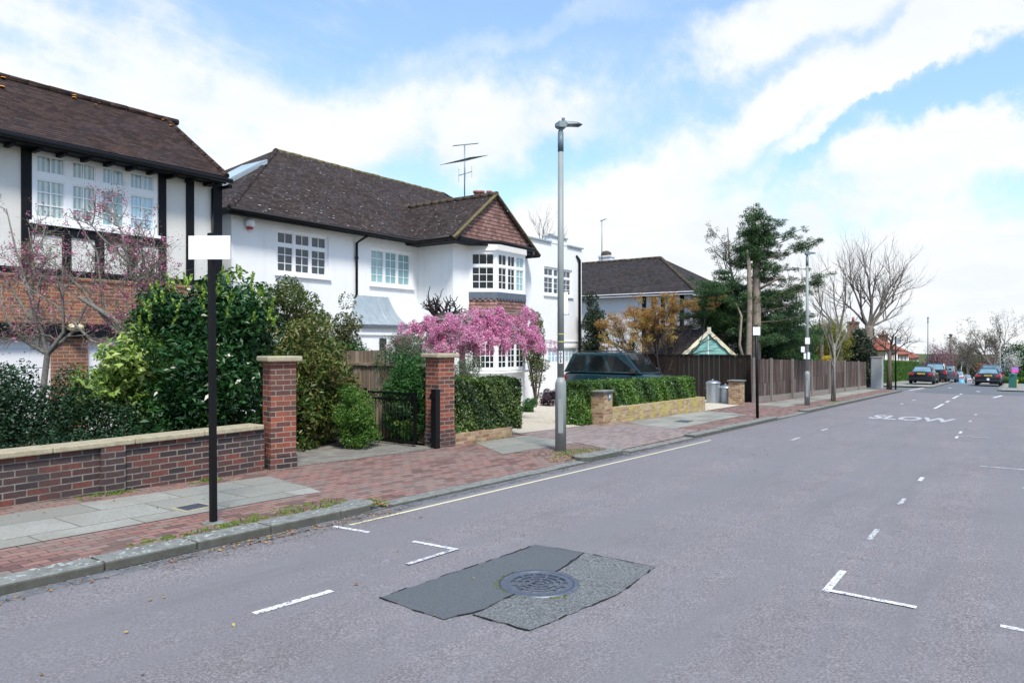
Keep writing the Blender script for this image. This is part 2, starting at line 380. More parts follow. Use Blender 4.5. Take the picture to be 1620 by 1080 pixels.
MT['lamp_glass']=M_plain('lamp_lens',(.05,.07,.08),.15,.1,8)
MT['galv']=M_plain('galvanised_steel',(.4,.44,.48),.42,.22,14,metal=.75)
MT['sign_white']=M_plain('sign_white',(.84,.85,.87),.4,.02,2)
MT['sign_grey']=M_plain('sign_back_grey',(.42,.45,.46),.5,.1,5)
MT['text_black']=M_plain('text_black',(.02,.02,.02),.6,.05,3)
MT['text_grey']=M_plain('text_grey',(.45,.46,.5),.6,.05,3)
MT['yellow_band']=M_plain('yellow_band',(.5,.45,.12),.6,.2,20)
MT['blue_plate']=M_plain('blue_plate',(.1,.17,.24),.4,.1,10)
MT['iron']=M_plain('cast_iron',(.13,.145,.18),.42,.35,30,metal=.55,bump=.4)
MT['void']=M_plain('drain_void',(.004,.004,.004),.9,.1,5)
MT['moss']=M_ground('moss',(.08,.12,.02),(.2,.26,.05),(.12,.08,.04),20)
MT['fence_grey']=M_planks('fence_weathered',[(.1,.065,.05),(.2,.16,.145),(.3,.26,.25),(.13,.08,.06),(.24,.2,.18)],.1,.85,(.05,.025,.018),(.045,.03,.026))
MT['fence_dark']=M_planks('fence_dark_brown',[(.022,.016,.014),(.035,.026,.022),(.03,.02,.016)],.1)
MT['fence_side']=M_planks('fence_bleached',[(.3,.24,.17),(.42,.35,.26),(.24,.18,.13)],.13)
MT['fence_post']=M_plain('fence_post',(.2,.18,.155),.85,.2,9,bump=.3)
MT['shed_teal']=M_plain('shed_teal',(.25,.52,.46),.6,.05,3)
MT['shed_cream']=M_plain('shed_cream',(.82,.77,.55),.6,.06,5)
MT['bark']=M_ground('bark_brown',(.09,.07,.052),(.17,.14,.11),(.06,.05,.035),18,.95,.9)
MT['bark_conifer']=M_ground('bark_tan',(.26,.21,.165),(.4,.34,.28),(.13,.1,.07),14,.95,.9)
MT['bark_grey']=M_ground('bark_grey',(.19,.18,.16),(.34,.32,.29),(.1,.11,.07),22,.95,.7)
MT['bark_dark']=M_ground('bark_dark',(.035,.028,.028),(.075,.06,.06),(.03,.025,.02),20,.95,.7)
MT['bark_far']=M_ground('bark_far',(.12,.105,.09),(.2,.175,.15),(.1,.085,.07),3,.95,.5)
L=M_leaf
MT['lf_laurel']=L('leaf_laurel',[(.008,.036,.01),(.014,.06,.015),(.026,.09,.022),(.05,.14,.03)],.33,.15,.5)
MT['lf_catkin']=L('leaf_catkin',[(.22,.36,.05),(.36,.52,.1)],.6,.3)
MT['lf_privet']=L('leaf_dark_small',[(.01,.032,.014),(.016,.05,.018),(.028,.07,.024)],.45,.15)
MT['lf_aucuba']=L('leaf_variegated',[(.07,.17,.03),(.2,.33,.06),(.38,.5,.13),(.55,.62,.25)],.45,.35)
MT['lf_olive']=L('leaf_olive',[(.05,.08,.018),(.085,.125,.03),(.13,.17,.045),(.2,.2,.06)],.5,.2)
MT['lf_pieris']=L('leaf_bronze_green',[(.02,.055,.01),(.045,.1,.016),(.1,.16,.03),(.2,.15,.05),(.03,.08,.014),(.16,.22,.045)],.42,.2)
MT['lf_green']=L('leaf_mid_green',[(.02,.085,.015),(.035,.125,.025),(.07,.19,.045)],.5,.25)
MT['lf_round']=L('leaf_fresh_green',[(.04,.11,.015),(.09,.2,.03),(.16,.29,.05)],.5,.3)
MT['lf_bright']=L('leaf_lime',[(.1,.19,.03),(.18,.3,.045),(.3,.42,.07)],.5,.3)
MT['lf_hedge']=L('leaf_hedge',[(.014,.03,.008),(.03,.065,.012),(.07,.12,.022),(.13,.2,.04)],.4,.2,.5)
MT['lf_hedge2']=L('leaf_hedge_bright',[(.02,.05,.01),(.045,.1,.018),(.09,.19,.03),(.16,.29,.05)],.4,.25,.5)  # brighter green leaf mix of the long hedge
MT['lf_greyleaf']=L('leaf_grey_green',[(.06,.09,.05),(.12,.16,.09),(.2,.23,.15)],.6,.2)
MT['lf_pink']=L('blossom_pink',[(.5,.13,.3),(.68,.24,.44),(.8,.38,.57),(.88,.58,.71)],.7,.3,.2)
MT['lf_bud']=L('magnolia_bud',[(.3,.06,.13),(.5,.14,.27),(.74,.36,.5)],.6,.25,.2)
MT['lf_newleaf']=L('magnolia_new_leaf',[(.12,.07,.045),(.2,.14,.06),(.12,.18,.05)],.5,.25)
MT['lf_purple']=L('leaf_purple',[(.02,.01,.022),(.04,.02,.04),(.065,.03,.055)],.55,.1)
MT['lf_climb']=L('leaf_climber',[(.03,.06,.015),(.07,.11,.03),(.16,.16,.06),(.14,.09,.04)],.5,.25)
MT['lf_ivy']=L('leaf_ivy',[(.012,.026,.012),(.025,.045,.02),(.05,.07,.035)],.4,.15)
MT['lf_acer']=L('leaf_acer',[(.36,.16,.06),(.48,.27,.08),(.46,.37,.1),(.3,.27,.08)],.6,.35)
MT['lf_acer_red']=L('leaf_acer_red',[(.22,.07,.035),(.3,.11,.05),(.34,.17,.07)],.6,.35)
MT['lf_conifer']=L('leaf_conifer',[(.014,.05,.014),(.03,.08,.022),(.06,.125,.032)],.6,.12)
MT['lf_sparse']=L('leaf_sparse_grey',[(.08,.09,.05),(.13,.14,.08),(.06,.05,.03)],.6,.2)
MT['lf_yellowgreen']=L('leaf_yellow_olive',[(.1,.12,.02),(.18,.2,.03),(.3,.29,.04),(.08,.1,.025)],.5,.3)
MT['lf_forsythia']=L('blossom_yellow',[(.5,.36,.03),(.7,.52,.05)],.6,.3)
MT['lf_hedge_far']=L('leaf_hedge_far',[(.04,.1,.014),(.07,.16,.02),(.1,.22,.03)],.55,.2)
MT['lf_mauve']=L('blossom_mauve_far',[(.2,.12,.13),(.3,.18,.2),(.16,.12,.11)],.7,.2)
MT['lf_twig']=L('twig_haze_far',[(.12,.1,.08),(.18,.15,.12),(.14,.13,.09)],.9,.1)
MT['lf_white']=L('blossom_white_far',[(.55,.56,.52),(.75,.76,.72),(.4,.42,.36)],.7,.3)
MT['lf_fallen']=L('fallen_leaf',[(.2,.1,.05),(.34,.22,.08),(.4,.12,.06),(.4,.36,.1)],.7,.1)
MT['lf_grit']=L('grit',[(.1,.085,.06),(.2,.17,.13),(.32,.29,.25),(.14,.08,.05)],.9,.0)
MT['lf_grass']=L('grass_blade',[(.06,.12,.02),(.12,.2,.035),(.2,.3,.06)],.6,.25)
MT['car_dark']=M_gloss('car_paint_black',(.006,.008,.013))
MT['car_green']=M_gloss('car_paint_dark_teal',(.004,.024,.032),.22,0,.7)
MT['car_blue']=M_gloss('car_paint_blue_grey',(.05,.07,.1))
MT['car_silver']=M_gloss('car_paint_silver',(.45,.48,.52),.3,.5)
MT['car_glass']=M_glass('car_glass',(.003,.005,.006),.03,spec=.25)
MT['car_rear_glass']=M_glass('car_rear_glass',(.1,.17,.2),.04)
MT['tyre']=M_plain('tyre',(.012,.012,.012),.85,.2,20)
MT['rim']=M_plain('wheel_rim',(.3,.31,.33),.35,.1,10,metal=.8)
MT['tail_red']=M_plain('tail_lamp_red',(.5,.02,.03),.2,.1,10)
MT['amber']=M_plain('indicator_amber',(.7,.25,.03),.25,.1,10)
MT['plate_yellow']=M_plain('plate_yellow',(.75,.55,.04),.4,.05,10)
MT['trim_black']=M_plain('trim_black',(.015,.015,.017),.55,.1,10)
MT['chrome']=M_plain('chrome',(.6,.62,.65),.2,.05,10,metal=1)
MT['cab_grey']=M_plain('cabinet_grey',(.42,.43,.42),.55,.06,4)
MT['cab_green']=M_plain('cabinet_green',(.02,.13,.11),.45,.1,4)
MT['terracotta']=M_plain('terracotta',(.3,.1,.075),.8,.25,12)
MT['pink_sign']=M_plain('sign_magenta',(.7,.07,.4),.5,.05,4)
MT['purple_sign']=M_plain('sign_purple',(.35,.16,.5),.5,.05,4)
MT['blue_tarp']=M_plain('blue_plastic',(.08,.38,.7),.5,.15,10)
MT['hydrant_yellow']=M_plain('yellow_marker',(.75,.5,.04),.5,.1,10)
MT['aerial']=M_plain('aerial_alloy',(.2,.28,.32),.45,.15,10,metal=.5)
MT['lamp_warm']=M_plain('lamp_shade_cream',(.7,.6,.35),.4,.05,10)
# ---------------------------------------------------------------- foliage
def leaf_mesh(name,C,Nrm,A,Ls,W,rnd,mat,parent=None,org=(0,0,0),fold=.25):
    n=len(C); B=np.cross(Nrm,A); B/=np.linalg.norm(B,axis=1)[:,None]+1e-9
    Ls=Ls[:,None]; W=W[:,None]
    v=np.empty((n,4,3)); v[:,0]=C-A*Ls*.5; v[:,1]=C+B*W*.5+Nrm*W*fold; v[:,2]=C+A*Ls*.5-Nrm*Ls*.12; v[:,3]=C-B*W*.5+Nrm*W*fold
    v=v.reshape(-1,3)-np.array(org)
    me=bpy.data.meshes.new(name); me.vertices.add(4*n); me.vertices.foreach_set('co',v.ravel().astype(np.float32))
    me.loops.add(4*n); me.loops.foreach_set('vertex_index',np.arange(4*n,dtype=np.int32))
    me.polygons.add(n); me.polygons.foreach_set('loop_start',np.arange(0,4*n,4,dtype=np.int32))
    try: me.polygons.foreach_set('loop_total',np.full(n,4,dtype=np.int32))
    except Exception: pass
    me.update(calc_edges=True)
    a=me.attributes.new('rnd','FLOAT','FACE'); a.data.foreach_set('value',rnd.astype(np.float32))
    me.materials.append(mat); me.validate()
    o=bpy.data.objects.new(name,me); COL.objects.link(o)
    if parent: o.parent=parent
    else: o.location=org
    return o
def nrmz(a): return a/(np.linalg.norm(a,axis=1)[:,None]+1e-9)
def leaves(name,clumps,n,L,mat,parent=None,org=None,asp=.5,seed=1,up=.35,droop=.2,shell=.5,rand=.6,var=.35,flat=0,tone=.45):
    r=np.random.default_rng(seed); cl=np.array([c[:6] for c in clumps],float)
    w=(cl[:,3]*cl[:,4]+cl[:,4]*cl[:,5]+cl[:,3]*cl[:,5]); w=w/w.sum(); k=r.choice(len(cl),n,p=w)
    d=nrmz(r.normal(size=(n,3))); u=r.uniform(shell,1,n)**.6; P=cl[k,:3]+d*cl[k,3:6]*u[:,None]
    N=nrmz(d*(1-rand)+r.normal(size=(n,3))*rand+np.array([0,0,up]))
    T=r.normal(size=(n,3)); T[:,2]=T[:,2]*.6-droop; 
    if flat: T[:,2]*=(1-flat); T+=d*1.2
    A=nrmz(T-N*(T*N).sum(1)[:,None])
    ct=r.uniform(0,1,len(cl)); rnd=np.clip(ct[k]*tone+r.uniform(0,1,n)*(1-tone),0,1)
    Ls=L*r.uniform(1-var,1+var,n)
    org=org if org is not None else (rootloc(parent) if parent else tuple(P.mean(0)))
    return leaf_mesh(name,P,N,A,Ls,Ls*asp,rnd,mat,parent,tuple(org))
def crown(e,k,rc,seed=1,shell=.45,flat=1.,zmin=None,var=.4):
    r=random.Random(seed); out=[]
    while len(out)<k:
        d=V((r.gauss(0,1),r.gauss(0,1),r.gauss(0,1))); d.normalize(); u=r.uniform(shell,1)
        p=(e[0]+d.x*e[3]*u,e[1]+d.y*e[4]*u,e[2]+d.z*e[5]*u)
        if zmin is not None and p[2]<zmin: continue
        q=rc*r.uniform(1-var,1+var); out.append((*p,q,q,q*flat))
    return out
def hedge(name,x0,x1,y0,y1,ztop,zbot,label,cat,leafm,corem,n,L,seed,group=None,lump=.035,rot=0,asp=.55,zb2=None,slope=SL):
    """clipped box hedge: leaves over a solid twiggy body; tops follow the slope of the street"""
    r=np.random.default_rng(seed); cx,cy=(x0+x1)/2,(y0+y1)/2
    root=thing(name,label,cat,(cx,cy,zbot),group)
    m=MB(); i=.07
    def zz(x,z): return z-slope*(x-x0)
    m.hexa([(x0+i,y0+i,zz(x0,zbot)),(x1-i,y0+i,zz(x1,zbot)),(x1-i,y1-i,zz(x1,zbot)),(x0+i,y1-i,zz(x0,zbot)),(x0+i,y0+i,zz(x0,ztop)-i),(x1-i,y0+i,zz(x1,ztop)-i),(x1-i,y1-i,zz(x1,ztop)-i),(x0+i,y1-i,zz(x0,ztop)-i)])
    m.build('twigs',corem,root)
    lx,ly,lz=x1-x0,y1-y0,ztop-zbot
    ar=np.array([lx*ly,lx*lz,lx*lz,ly*lz,ly*lz]); s=r.choice(5,n,p=ar/ar.sum()); a=r.uniform(0,1,n); b=r.uniform(0,1,n)
    P=np.zeros((n,3)); Nn=np.zeros((n,3))
    fx=lambda t:x0+t*lx
    for j,(px,py,pz,nn) in enumerate([(a,b,1,(0,0,1)),(a,0,b,(0,-1,0)),(a,1,b,(0,1,0)),(0,a,b,(-1,0,0)),(1,a,b,(1,0,0))]):
        q=s==j; f=lambda t:(t[q] if hasattr(t,'__len__') else t)
        P[q,0]=x0+lx*f(px); P[q,1]=y0+ly*f(py); P[q,2]=zbot+lz*f(pz); Nn[q]=nn
    lum=np.sin(P[:,0]*5.1+seed)*np.sin(P[:,1]*4.3+P[:,2]*6.2)+.6*np.sin(P[:,0]*11+P[:,2]*9)
    P+=Nn*(lump*lum+r.normal(0,.022,n)-.015)[:,None]
    # round the top edges
    P[:,2]-=slope*(P[:,0]-x0)
    N=nrmz(Nn+r.normal(size=(n,3))*.45+np.array([0,0,.3])); T=r.normal(size=(n,3)); T[:,2]-=.5
    A=nrmz(T-N*(T*N).sum(1)[:,None]); Ls=L*r.uniform(.6,1.35,n)
    rnd=np.clip(.5+.22*np.sin(P[:,0]*3+P[:,2]*4+seed)+r.normal(0,.26,n)+Nn[:,2]*.15,0,1)
    leaf_mesh('foliage',P,N,A,Ls,Ls*asp,rnd,leafm,root,(cx,cy,zbot))
    return root
def proj(p):
    dep=p.x*FW[0]+p.y*FW[1]; return 810+F*(p.x*RT[0]+p.y*RT[1])/dep, HY-F*(p.z-EYE)/dep
def grow(B,p,d,Ln,rad,lvl,rng,o,tips,depth=0):
    """recursive limb; o: spread, up, curl, kids, shrink, segs"""
    n=o.get('segs',4); pts=[V(p)]; rs=[rad]; dd=V(d).normalized(); rend=rad*o.get('taper',.55)
    for i in range(n):
        j=V((rng.gauss(0,1),rng.gauss(0,1),rng.gauss(0,1)))*o.get('curl',.18)
        dd=(dd+j+V((0,0,o.get('up',.1) if depth<o.get('dr',99) else -o.get('droop',.2)))).normalized()
        pts.append(pts[-1]+dd*Ln/n); rs.append(rad+(rend-rad)*(i+1)/n)
    B.tube(pts,rs,max(3,8-2*depth) if depth<3 else 3,caps=False)
    if lvl<=0: tips.append((pts[-1],dd)); tips.append((pts[len(pts)//2],dd)); return
    k=o['kids'][min(depth,len(o['kids'])-1)]
    for i in range(k):
        t=rng.uniform(o.get('start',.35),1) if i<k-1 else 1.0
        q=t*n; a=min(int(q),n-1); pp=pts[a].lerp(pts[a+1],q-a)
        loc=(pts[a+1]-pts[a]).normalized(); sd=V((rng.gauss(0,1),rng.gauss(0,1),rng.gauss(0,1))); sd=(sd-loc*sd.dot(loc)).normalized()
        s=o.get('spread',.7)*rng.uniform(.6,1.3); nd=(loc*math.cos(s)+sd*math.sin(s)).normalized()
        grow(B,pp,nd,Ln*o.get('shrink',.68)*rng.uniform(.75,1.2),rs[a]*o.get('rs',.62)*rng.uniform(.8,1.1),lvl-1,rng,o,tips,depth+1)
KB=.075   # kerb height: the road lies this much below the pavement
def gr(x,y=0): return gz(x)-KB
SC=1.042
# ---------------------------------------------------------------- ground, road, pavement
def strip(name,xs,ys,zf,mat,skirt=0):
    m=MB(); nx,ny=len(xs),len(ys)
    for x in xs:
        for y in ys: m.v.append((x,y,zf(x,y)))
    m.idx([(i*ny+j,(i+1)*ny+j,(i+1)*ny+j+1,i*ny+j+1) for i in range(nx-1) for j in range(ny-1)],0)
    m.sm=[True]*len(m.f)
    return struct(m.build(name,mat,recalc=False))
def lin(a,b,n): return [a+(b-a)*i/(n-1) for i in range(n)]
def zterr(x,y):
    z=gr(x)-.06
    if x>170: z+=min(3.5,(x-170)*.03)
    return z
GX=[-300,-100,-30]+lin(-10,100,23)+[110,130,160,200,260,320,400,600,900]
strip('ground',GX,[-500,-200,-80,-40,-15,-5,0,5,12,20,40,80,200,500],zterr,MT['grass'])
RX=lin(-30,100,66)+lin(105,300,30)
def kr(x):   # right-hand kerb
    return -1.2 if x<50 else (-1.2+2.15*min(1,(x-50)/7))
strip('road',RX,[-1.25,0,1,2,3,4,5,5.9],lambda x,y:gr(x),MT['asphalt'])
strip('side_road',lin(50.5,60,8),lin(5.85,60,12)[0:],lambda x,y:gr(x)-.012,MT['asphalt_far'])
strip('side_road',lin(50.5,60,8),lin(-40,-1.2,12),lambda x,y:gr(x)-.012,MT['asphalt_far'])
strip('road_crossing_surface',lin(50,76,14),[-1.2,1,3,5.2],lambda x,y:gr(x)+.006,MT['asphalt_far'])
# pavement height: raised 11 cm, dropped at the driveways
DROPS=[(5.86,10.3),(12.03,15.2),(22.2,25.6)]
def drop(x):
    f=1.
    for a,b in DROPS:
        w=.35
        if a<x<b: f=min(f,0.)
        elif a-w<x<=a: f=min(f,(a-x)/w)
        elif b<=x<b+w: f=min(f,(x-b)/w)
    return f
def zp(x,y,o=0):
    k=max(0,min(1,(y-6.06)/1.2)); h=KB*(drop(x)*(1-k)+k)+ (1-drop(x))*(1-k)*.02
    return gr(x)+h+o
def strip_poly(name,poly,mat,o,nx=24,zf=None):
    """sheet over a 4-corner plan polygon (a,b,c,d) following the pavement"""
    a,b,c,d=[V((*p,0)) for p in poly]; m=MB(); zf=zf or zp; ny=8
    for i in range(nx+1):
        for j in range(ny+1):
            u,w=i/nx,j/ny; p=(a.lerp(b,u)).lerp(d.lerp(c,u),w); m.v.append((p.x,p.y,zf(p.x,p.y,o)))
    m.idx([(i*(ny+1)+j,(i+1)*(ny+1)+j,(i+1)*(ny+1)+j+1,i*(ny+1)+j+1) for i in range(nx) for j in range(ny)],0)
    return struct(m.build(name,mat,recalc=False))
PX_=sorted(set(lin(-12,51,253)))
strip('pavement',PX_,[6.04,6.1,6.3,6.5,6.8,7.15,7.6,8.2,8.95],zp,MT['paving_red'])
zflat=lambda x,y,o=0:gr(x)+KB+o
# paving slabs and other surfaces laid on the pavement
strip_poly('paving_slabs',[(-12,6.93),(5.75,6.9),(6.0,8.3),(-12,8.35)],MT['slabs'],.005,60)
strip_poly('paving_slabs',[(9.9,7.2),(12.6,7.1),(12.9,8.55),(10.9,8.6)],MT['slabs'],.005,10)
strip_poly('paving_slabs',[(16.0,6.75),(22.4,6.85),(23.0,8.5),(17.2,8.45)],MT['slabs'],.005,20)
strip_poly('paving_worn',[(12.0,6.12),(16.3,6.12),(16.9,8.7),(12.7,8.8)],MT['paving_pale'],.009,30)
strip_poly('paving_slabs',[(27.2,7.0),(50,7.0),(50,7.9),(27.6,8.3)],MT['slabs'],.005,40)
strip_poly('driveway_concrete',[(6.75,8.7),(9.85,8.55),(9.9,16),(6.75,16)],MT['concrete'],.006,8,zflat)
strip_poly('gravel_drive',[(12.25,8.95),(16.2,8.75),(30,16.3),(15.5,16.3)],MT['gravel'],.006,10,zflat)
strip_poly('gravel_drive',[(15.5,9.7),(29.4,9.7),(29.4,16.3),(16,16.3)],MT['gravel'],.010,10,zflat)
strip_poly('gravel_drive',[(22.95,8.4),(27.1,8.5),(29.4,9.9),(22.9,9.9)],MT['gravel'],.014,8,zflat)
strip_poly('garden_soil',[(-12,8.9),(6.3,8.9),(6.6,16.4),(-12,16.4)],MT['soil'],.03,10,zflat)
strip_poly('garden_soil',[(9.95,8.9),(12.3,8.9),(15.5,16.9),(9.95,16.9)],MT['soil'],.03,10,zflat)
strip_poly('verge_soil',[(27.4,8.0),(50,7.7),(50,30),(27.4,30)],MT['soil'],-.02,20,zflat)
# far pavements beyond the junction
def pavs(name,x0,x1,y0,y1):
    return strip(name,lin(x0,x1,40),[y0,y0+.02,(y0+y1)/2,y1],lambda x,y:gr(x)+(KB if y>y0 and y<y1+1 else -.02),MT['slabs'])
strip('pavement',lin(60,180,60),[5.25,8,10.5],lambda x,y:gr(x)+KB,MT['slabs'])
strip('pavement',lin(57.5,180,60),[-6,-2,.9],lambda x,y:gr(x)+KB,MT['slabs'])
strip('pavement',lin(-20,49,40),[-6,-1.3],lambda x,y:gr(x)+KB,MT['slabs'])
strip('kerb_bed',lin(-12,51,127),[5.83,5.95,6.08],lambda x,y:gr(x)+.012,MT['setts'])
# kerbs: individual stones
rk=random.Random(5)
def kerb(x0,x1,y0=5.835,low=False,name='kerb',far=False,round_end=False,round_start=False):
    m=MB(); x=x0
    while x<x1-.05:
        w=min(rk.uniform(.75,1.15),x1-x); 
        if x1-(x+w)<.3: w=x1-x
        top=(KB+.012 if not low else .035)+rk.uniform(-.006,.006); wd=.26 if not low else .2
        a,b=x+.006,x+w-.006; dy=rk.uniform(-.01,.01)
        ya0=yb0=y0+dy
        if round_end and x+w>=x1-.01:
            pl=[(a,ya0),(b-.18,ya0+.01),(b-.05,ya0+.07),(b,ya0+.17),(b-.02,ya0+wd+.06),(b-.12,ya0+wd+.12),(a,ya0+wd)]
        elif round_start and x<=x0+.01:
            pl=[(a+.2,ya0+.01),(b,ya0),(b,ya0+wd),(a+.1,ya0+wd+.1),(a,ya0+wd),(a,ya0+.12),(a+.07,ya0+.05)]
        else: pl=[(a,ya0),(b,ya0),(b,ya0+wd),(a,ya0+wd)]
        m.slab(pl,lambda X,Y:gr(X)-.1,.1+top); x+=w
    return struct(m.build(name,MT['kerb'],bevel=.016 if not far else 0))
kerb(-12,5.73,round_end=True); kerb(5.86,10.37,low=True,name='dropped_kerb')
kerb(10.4,11.93,round_start=True,round_end=True); kerb(12.03,15.2,low=True,name='dropped_kerb')
kerb(15.26,22.1,round_end=True); kerb(22.2,25.6,low=True,name='dropped_kerb'); kerb(25.68,49.9,round_start=True,far=True)
m=MB()
for i in range(14):   # kerb sweeping into the side road
    a0=PI/2*i/14; a1=PI/2*(i+1)/14; R=1.9; cx,cy=49.5,7.735
    p=[(cx+R*math.sin(a)+ (0 if r else 0),cy-R*math.cos(a)) for a in (a0,a1) for r in (0,)]
    q=[(cx+(R-.25)*math.sin(a),cy-(R-.25)*math.cos(a)) for a in (a1,a0)]
    m.slab(p+q,lambda X,Y:gr(X)-.1,.1+KB)
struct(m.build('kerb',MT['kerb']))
def longkerb(x0,x1,y0,wd=.2):
    m=MB(); n=int((x1-x0)/6)+1; xs=lin(x0,x1,n+1)
    for a,b in zip(xs,xs[1:]): m.slab([(a,y0),(b,y0),(b,y0+wd),(a,y0+wd)],lambda X,Y:gr(X)-.1,.1+KB+.01)
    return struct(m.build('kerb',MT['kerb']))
longkerb(60.1,180,5.05); longkerb(57.6,180,.9); longkerb(-20,49,-1.35)
# gutter setts along the near kerb
m=MB(); x=-6
while x<15.2:
    w=rk.uniform(.22,.5)
    if rk.random()<.82: m.slab([(x,5.69+rk.uniform(-.02,.02)),(x+w-.02,5.70+rk.uniform(-.02,.02)),(x+w-.02,5.825),(x,5.825)],lambda X,Y:gr(X)-.02,.026+rk.uniform(0,.006))
    x+=w
struct(m.build('gutter_setts',MT['setts'],bevel=.006))
# asphalt repair patches round the drain cover (slightly proud, ragged joint)
def patch(name,pts,mat,o,seed):
    r=random.Random(seed); out=[]; pts=[(a*SC,b*SC) for a,b in pts]
    for (a,b) in zip(pts,pts[1:]+pts[:1]):
        n=max(1,int((V(a)-V(b)).length/.09))
        for i in range(n):
            t=i/n; j=.0 if i==0 else .011; out.append((a[0]+(b[0]-a[0])*t+r.uniform(-j,j),a[1]+(b[1]-a[1])*t+r.uniform(-j,j)))
    m=MB(); m.face([(x,y,gr(x)+o) for x,y in out]); return struct(m.build(name,mat,recalc=False)),out
def tarline(out,o,seed,w=.012):
    r=random.Random(seed); m=MB(); k=len(out)
    for i in range(k):
        a,b=V(out[i]),V(out[(i+1)%k]); d=(b-a); 
        if d.length<1e-6: continue
        d.normalize(); n=V((-d.y,d.x)); w0=w*(r.uniform(.1,.75) if r.random()>.25 else .02); 
        m.face([(*(a-n*w0),gr(a.x)+o),(*(b-n*w0),gr(b.x)+o),(*(b+n*w0),gr(b.x)+o),(*(a+n*w0),gr(a.x)+o)])
    return struct(m.build('tar_joint',MT['void'],recalc=False))
p1=[(3.47,3.57),(5.3,3.49),(5.33,3.02),(4.62,2.9),(3.72,2.86),(3.42,2.95)]
p2=[(3.6,2.86),(4.62,2.90),(5.33,3.02),(5.31,2.36),(4.5,2.30),(3.6,2.42)]
_,o1=patch('road_patch',p1,MT['asphalt_new'],.004,1); _,o2=patch('road_patch',p2,MT['asphalt_rough'],.005,2)
tarline(o1,.007,3); tarline(o2,.0085,4)
# painted markings
def line(name,a,b,w,mat,o=.004,n=None):
    a=V(a)*SC;b=V(b)*SC;d=(b-a);L_=d.length;d.normalize();nn=V((-d.y,d.x))*w/2; n=n or max(1,int(L_/1.2)); m=MB()
    for i in range(n):
        p,q=a.lerp(b,i/n),a.lerp(b,(i+1)/n)
        m.face([(*(p-nn),gr(p.x)+o),(*(q-nn),gr(q.x)+o),(*(q+nn),gr(q.x)+o),(*(p+nn),gr(p.x)+o)])
    return struct(m.build(name,mat,recalc=False))
WL=MT['white_line']; WW=MT['white_line_worn']
line('yellow_line',(4.78,5.33),(14.6,5.24),.045,MT['yellow_line'])
line('bay_marking',(4.65,5.42),(4.70,4.97),.05,WL); line('bay_marking',(4.71,4.42),(4.745,3.93),.05,WL,.005)
line('bay_marking',(4.76,3.95),(4.15,3.96),.05,WW,.009); line('bay_marking',(2.77,3.98),(3.37,3.94),.06,WL)
line('bay_marking',(6.17,1.135),(5.52,1.135),.055,WL); line('bay_marking',(5.56,1.16),(5.54,.56),.055,WL,.009)
line('bay_marking',(5.5,.09),(5.48,-.4),.055,WL); line('bay_marking',(7.42,1.14),(7.93,1.14),.05,WW)
line('bay_marking',(9.5,1.135),(9.95,1.135),.05,WW); line('bay_marking',(11.6,1.135),(12.0,1.135),.055,WL)
line('bay_marking',(18.9,1.135),(19.4,1.135),.06,WL); line('bay_marking',(19.5,1.18),(19.5,.5),.06,WW,.009)
line('bay_marking',(20.3,1.14),(20.9,1.14),.06,WL); line('bay_marking',(24.6,1.14),(25.2,1.14),.07,WW); line('bay_marking',(28,1.14),(28.7,1.14),.07,WW)
line('bay_marking',(14.0,.5),(14.0,-.1),.06,WW); line('bay_marking',(11.9,-.05),(11.9,-.4),.06,WW)
line('bay_marking',(15.8,3.92),(16.5,3.92),.07,WW); line('bay_marking',(18.6,3.9),(19.2,3.9),.07,WW)
line('bay_marking',(33,3.9),(33.8,3.9),.09,WW); line('bay_marking',(37,3.9),(38,3.9),.09,WW)
line('centre_line',(30.9,2.54),(34.8,2.54),.1,WL); line('centre_line',(36.5,2.56),(38.2,2.56),.1,WL); line('centre_line',(40.8,2.58),(44.8,2.58),.11,WL)
line('centre_line',(46.5,2.6),(49,2.6),.1,WL); line('centre_line',(59,3.2),(64,3.1),.12,WL)
line('give_way_line',(50.4,5.5),(56.8,5.3),.16,WL,.012); line('give_way_line',(49.4,4.1),(50.6,4.1),.2,WL); line('give_way_line',(52.5,2.0),(53.4,2.0),.2,WL,.012); line('give_way_line',(43.8,1.0),(47.5,.7),.15,WL); line('give_way_line',(58.5,3.9),(59.3,3.9),.2,WL,.012)
# SLOW
def text_mesh(txt,size,off=0,ext=0):
    cu=bpy.data.curves.new('lettering','FONT'); cu.body=txt; cu.size=size; cu.align_x='CENTER'; cu.align_y='CENTER'; cu.offset=off; cu.extrude=ext; cu.resolution_u=3
    o=bpy.data.objects.new('tmp',cu); COL.objects.link(o); dg=bpy.context.evaluated_depsgraph_get(); me=bpy.data.meshes.new_from_object(o.evaluated_get(dg)); bpy.data.objects.remove(o); bpy.data.curves.remove(cu); return me
def place_text(name,txt,size,org,xa,ya,mat,parent=None,off=0,zlift=0,sx=1,sy=1,po=(0,0,0),zf=None):
    me=text_mesh(txt,size,off); xa=V(xa);ya=V(ya); o3=V(org); p0=V(po)
    for v in me.vertices:
        c=v.co; q=o3+xa*c.x*sx+ya*c.y*sy
        if zf: q.z=zf(q.x)
        v.co=q-p0
    me.materials.clear(); me.materials.append(mat)
    for p in me.polygons: p.material_index=0
    o=bpy.data.objects.new(name,me); COL.objects.link(o)
    if parent:o.parent=parent
    else:o.location=p0
    return o
xs,ys=24.6*SC,2.63*SC
me=text_mesh('SLOW',1.0,.028)
w=max(v.co.x for v in me.vertices)-min(v.co.x for v in me.vertices); h=max(v.co.y for v in me.vertices)-min(v.co.y for v in me.vertices); bpy.data.meshes.remove(me)
slow=place_text('road_lettering','SLOW',1.0,(xs,ys,0),(0,-1,0),(1,0,0),WW,None,.028,sx=2.3/w,sy=1.85/h,zf=lambda x:gr(x)+.004,po=(0,0,0)); struct(slow)
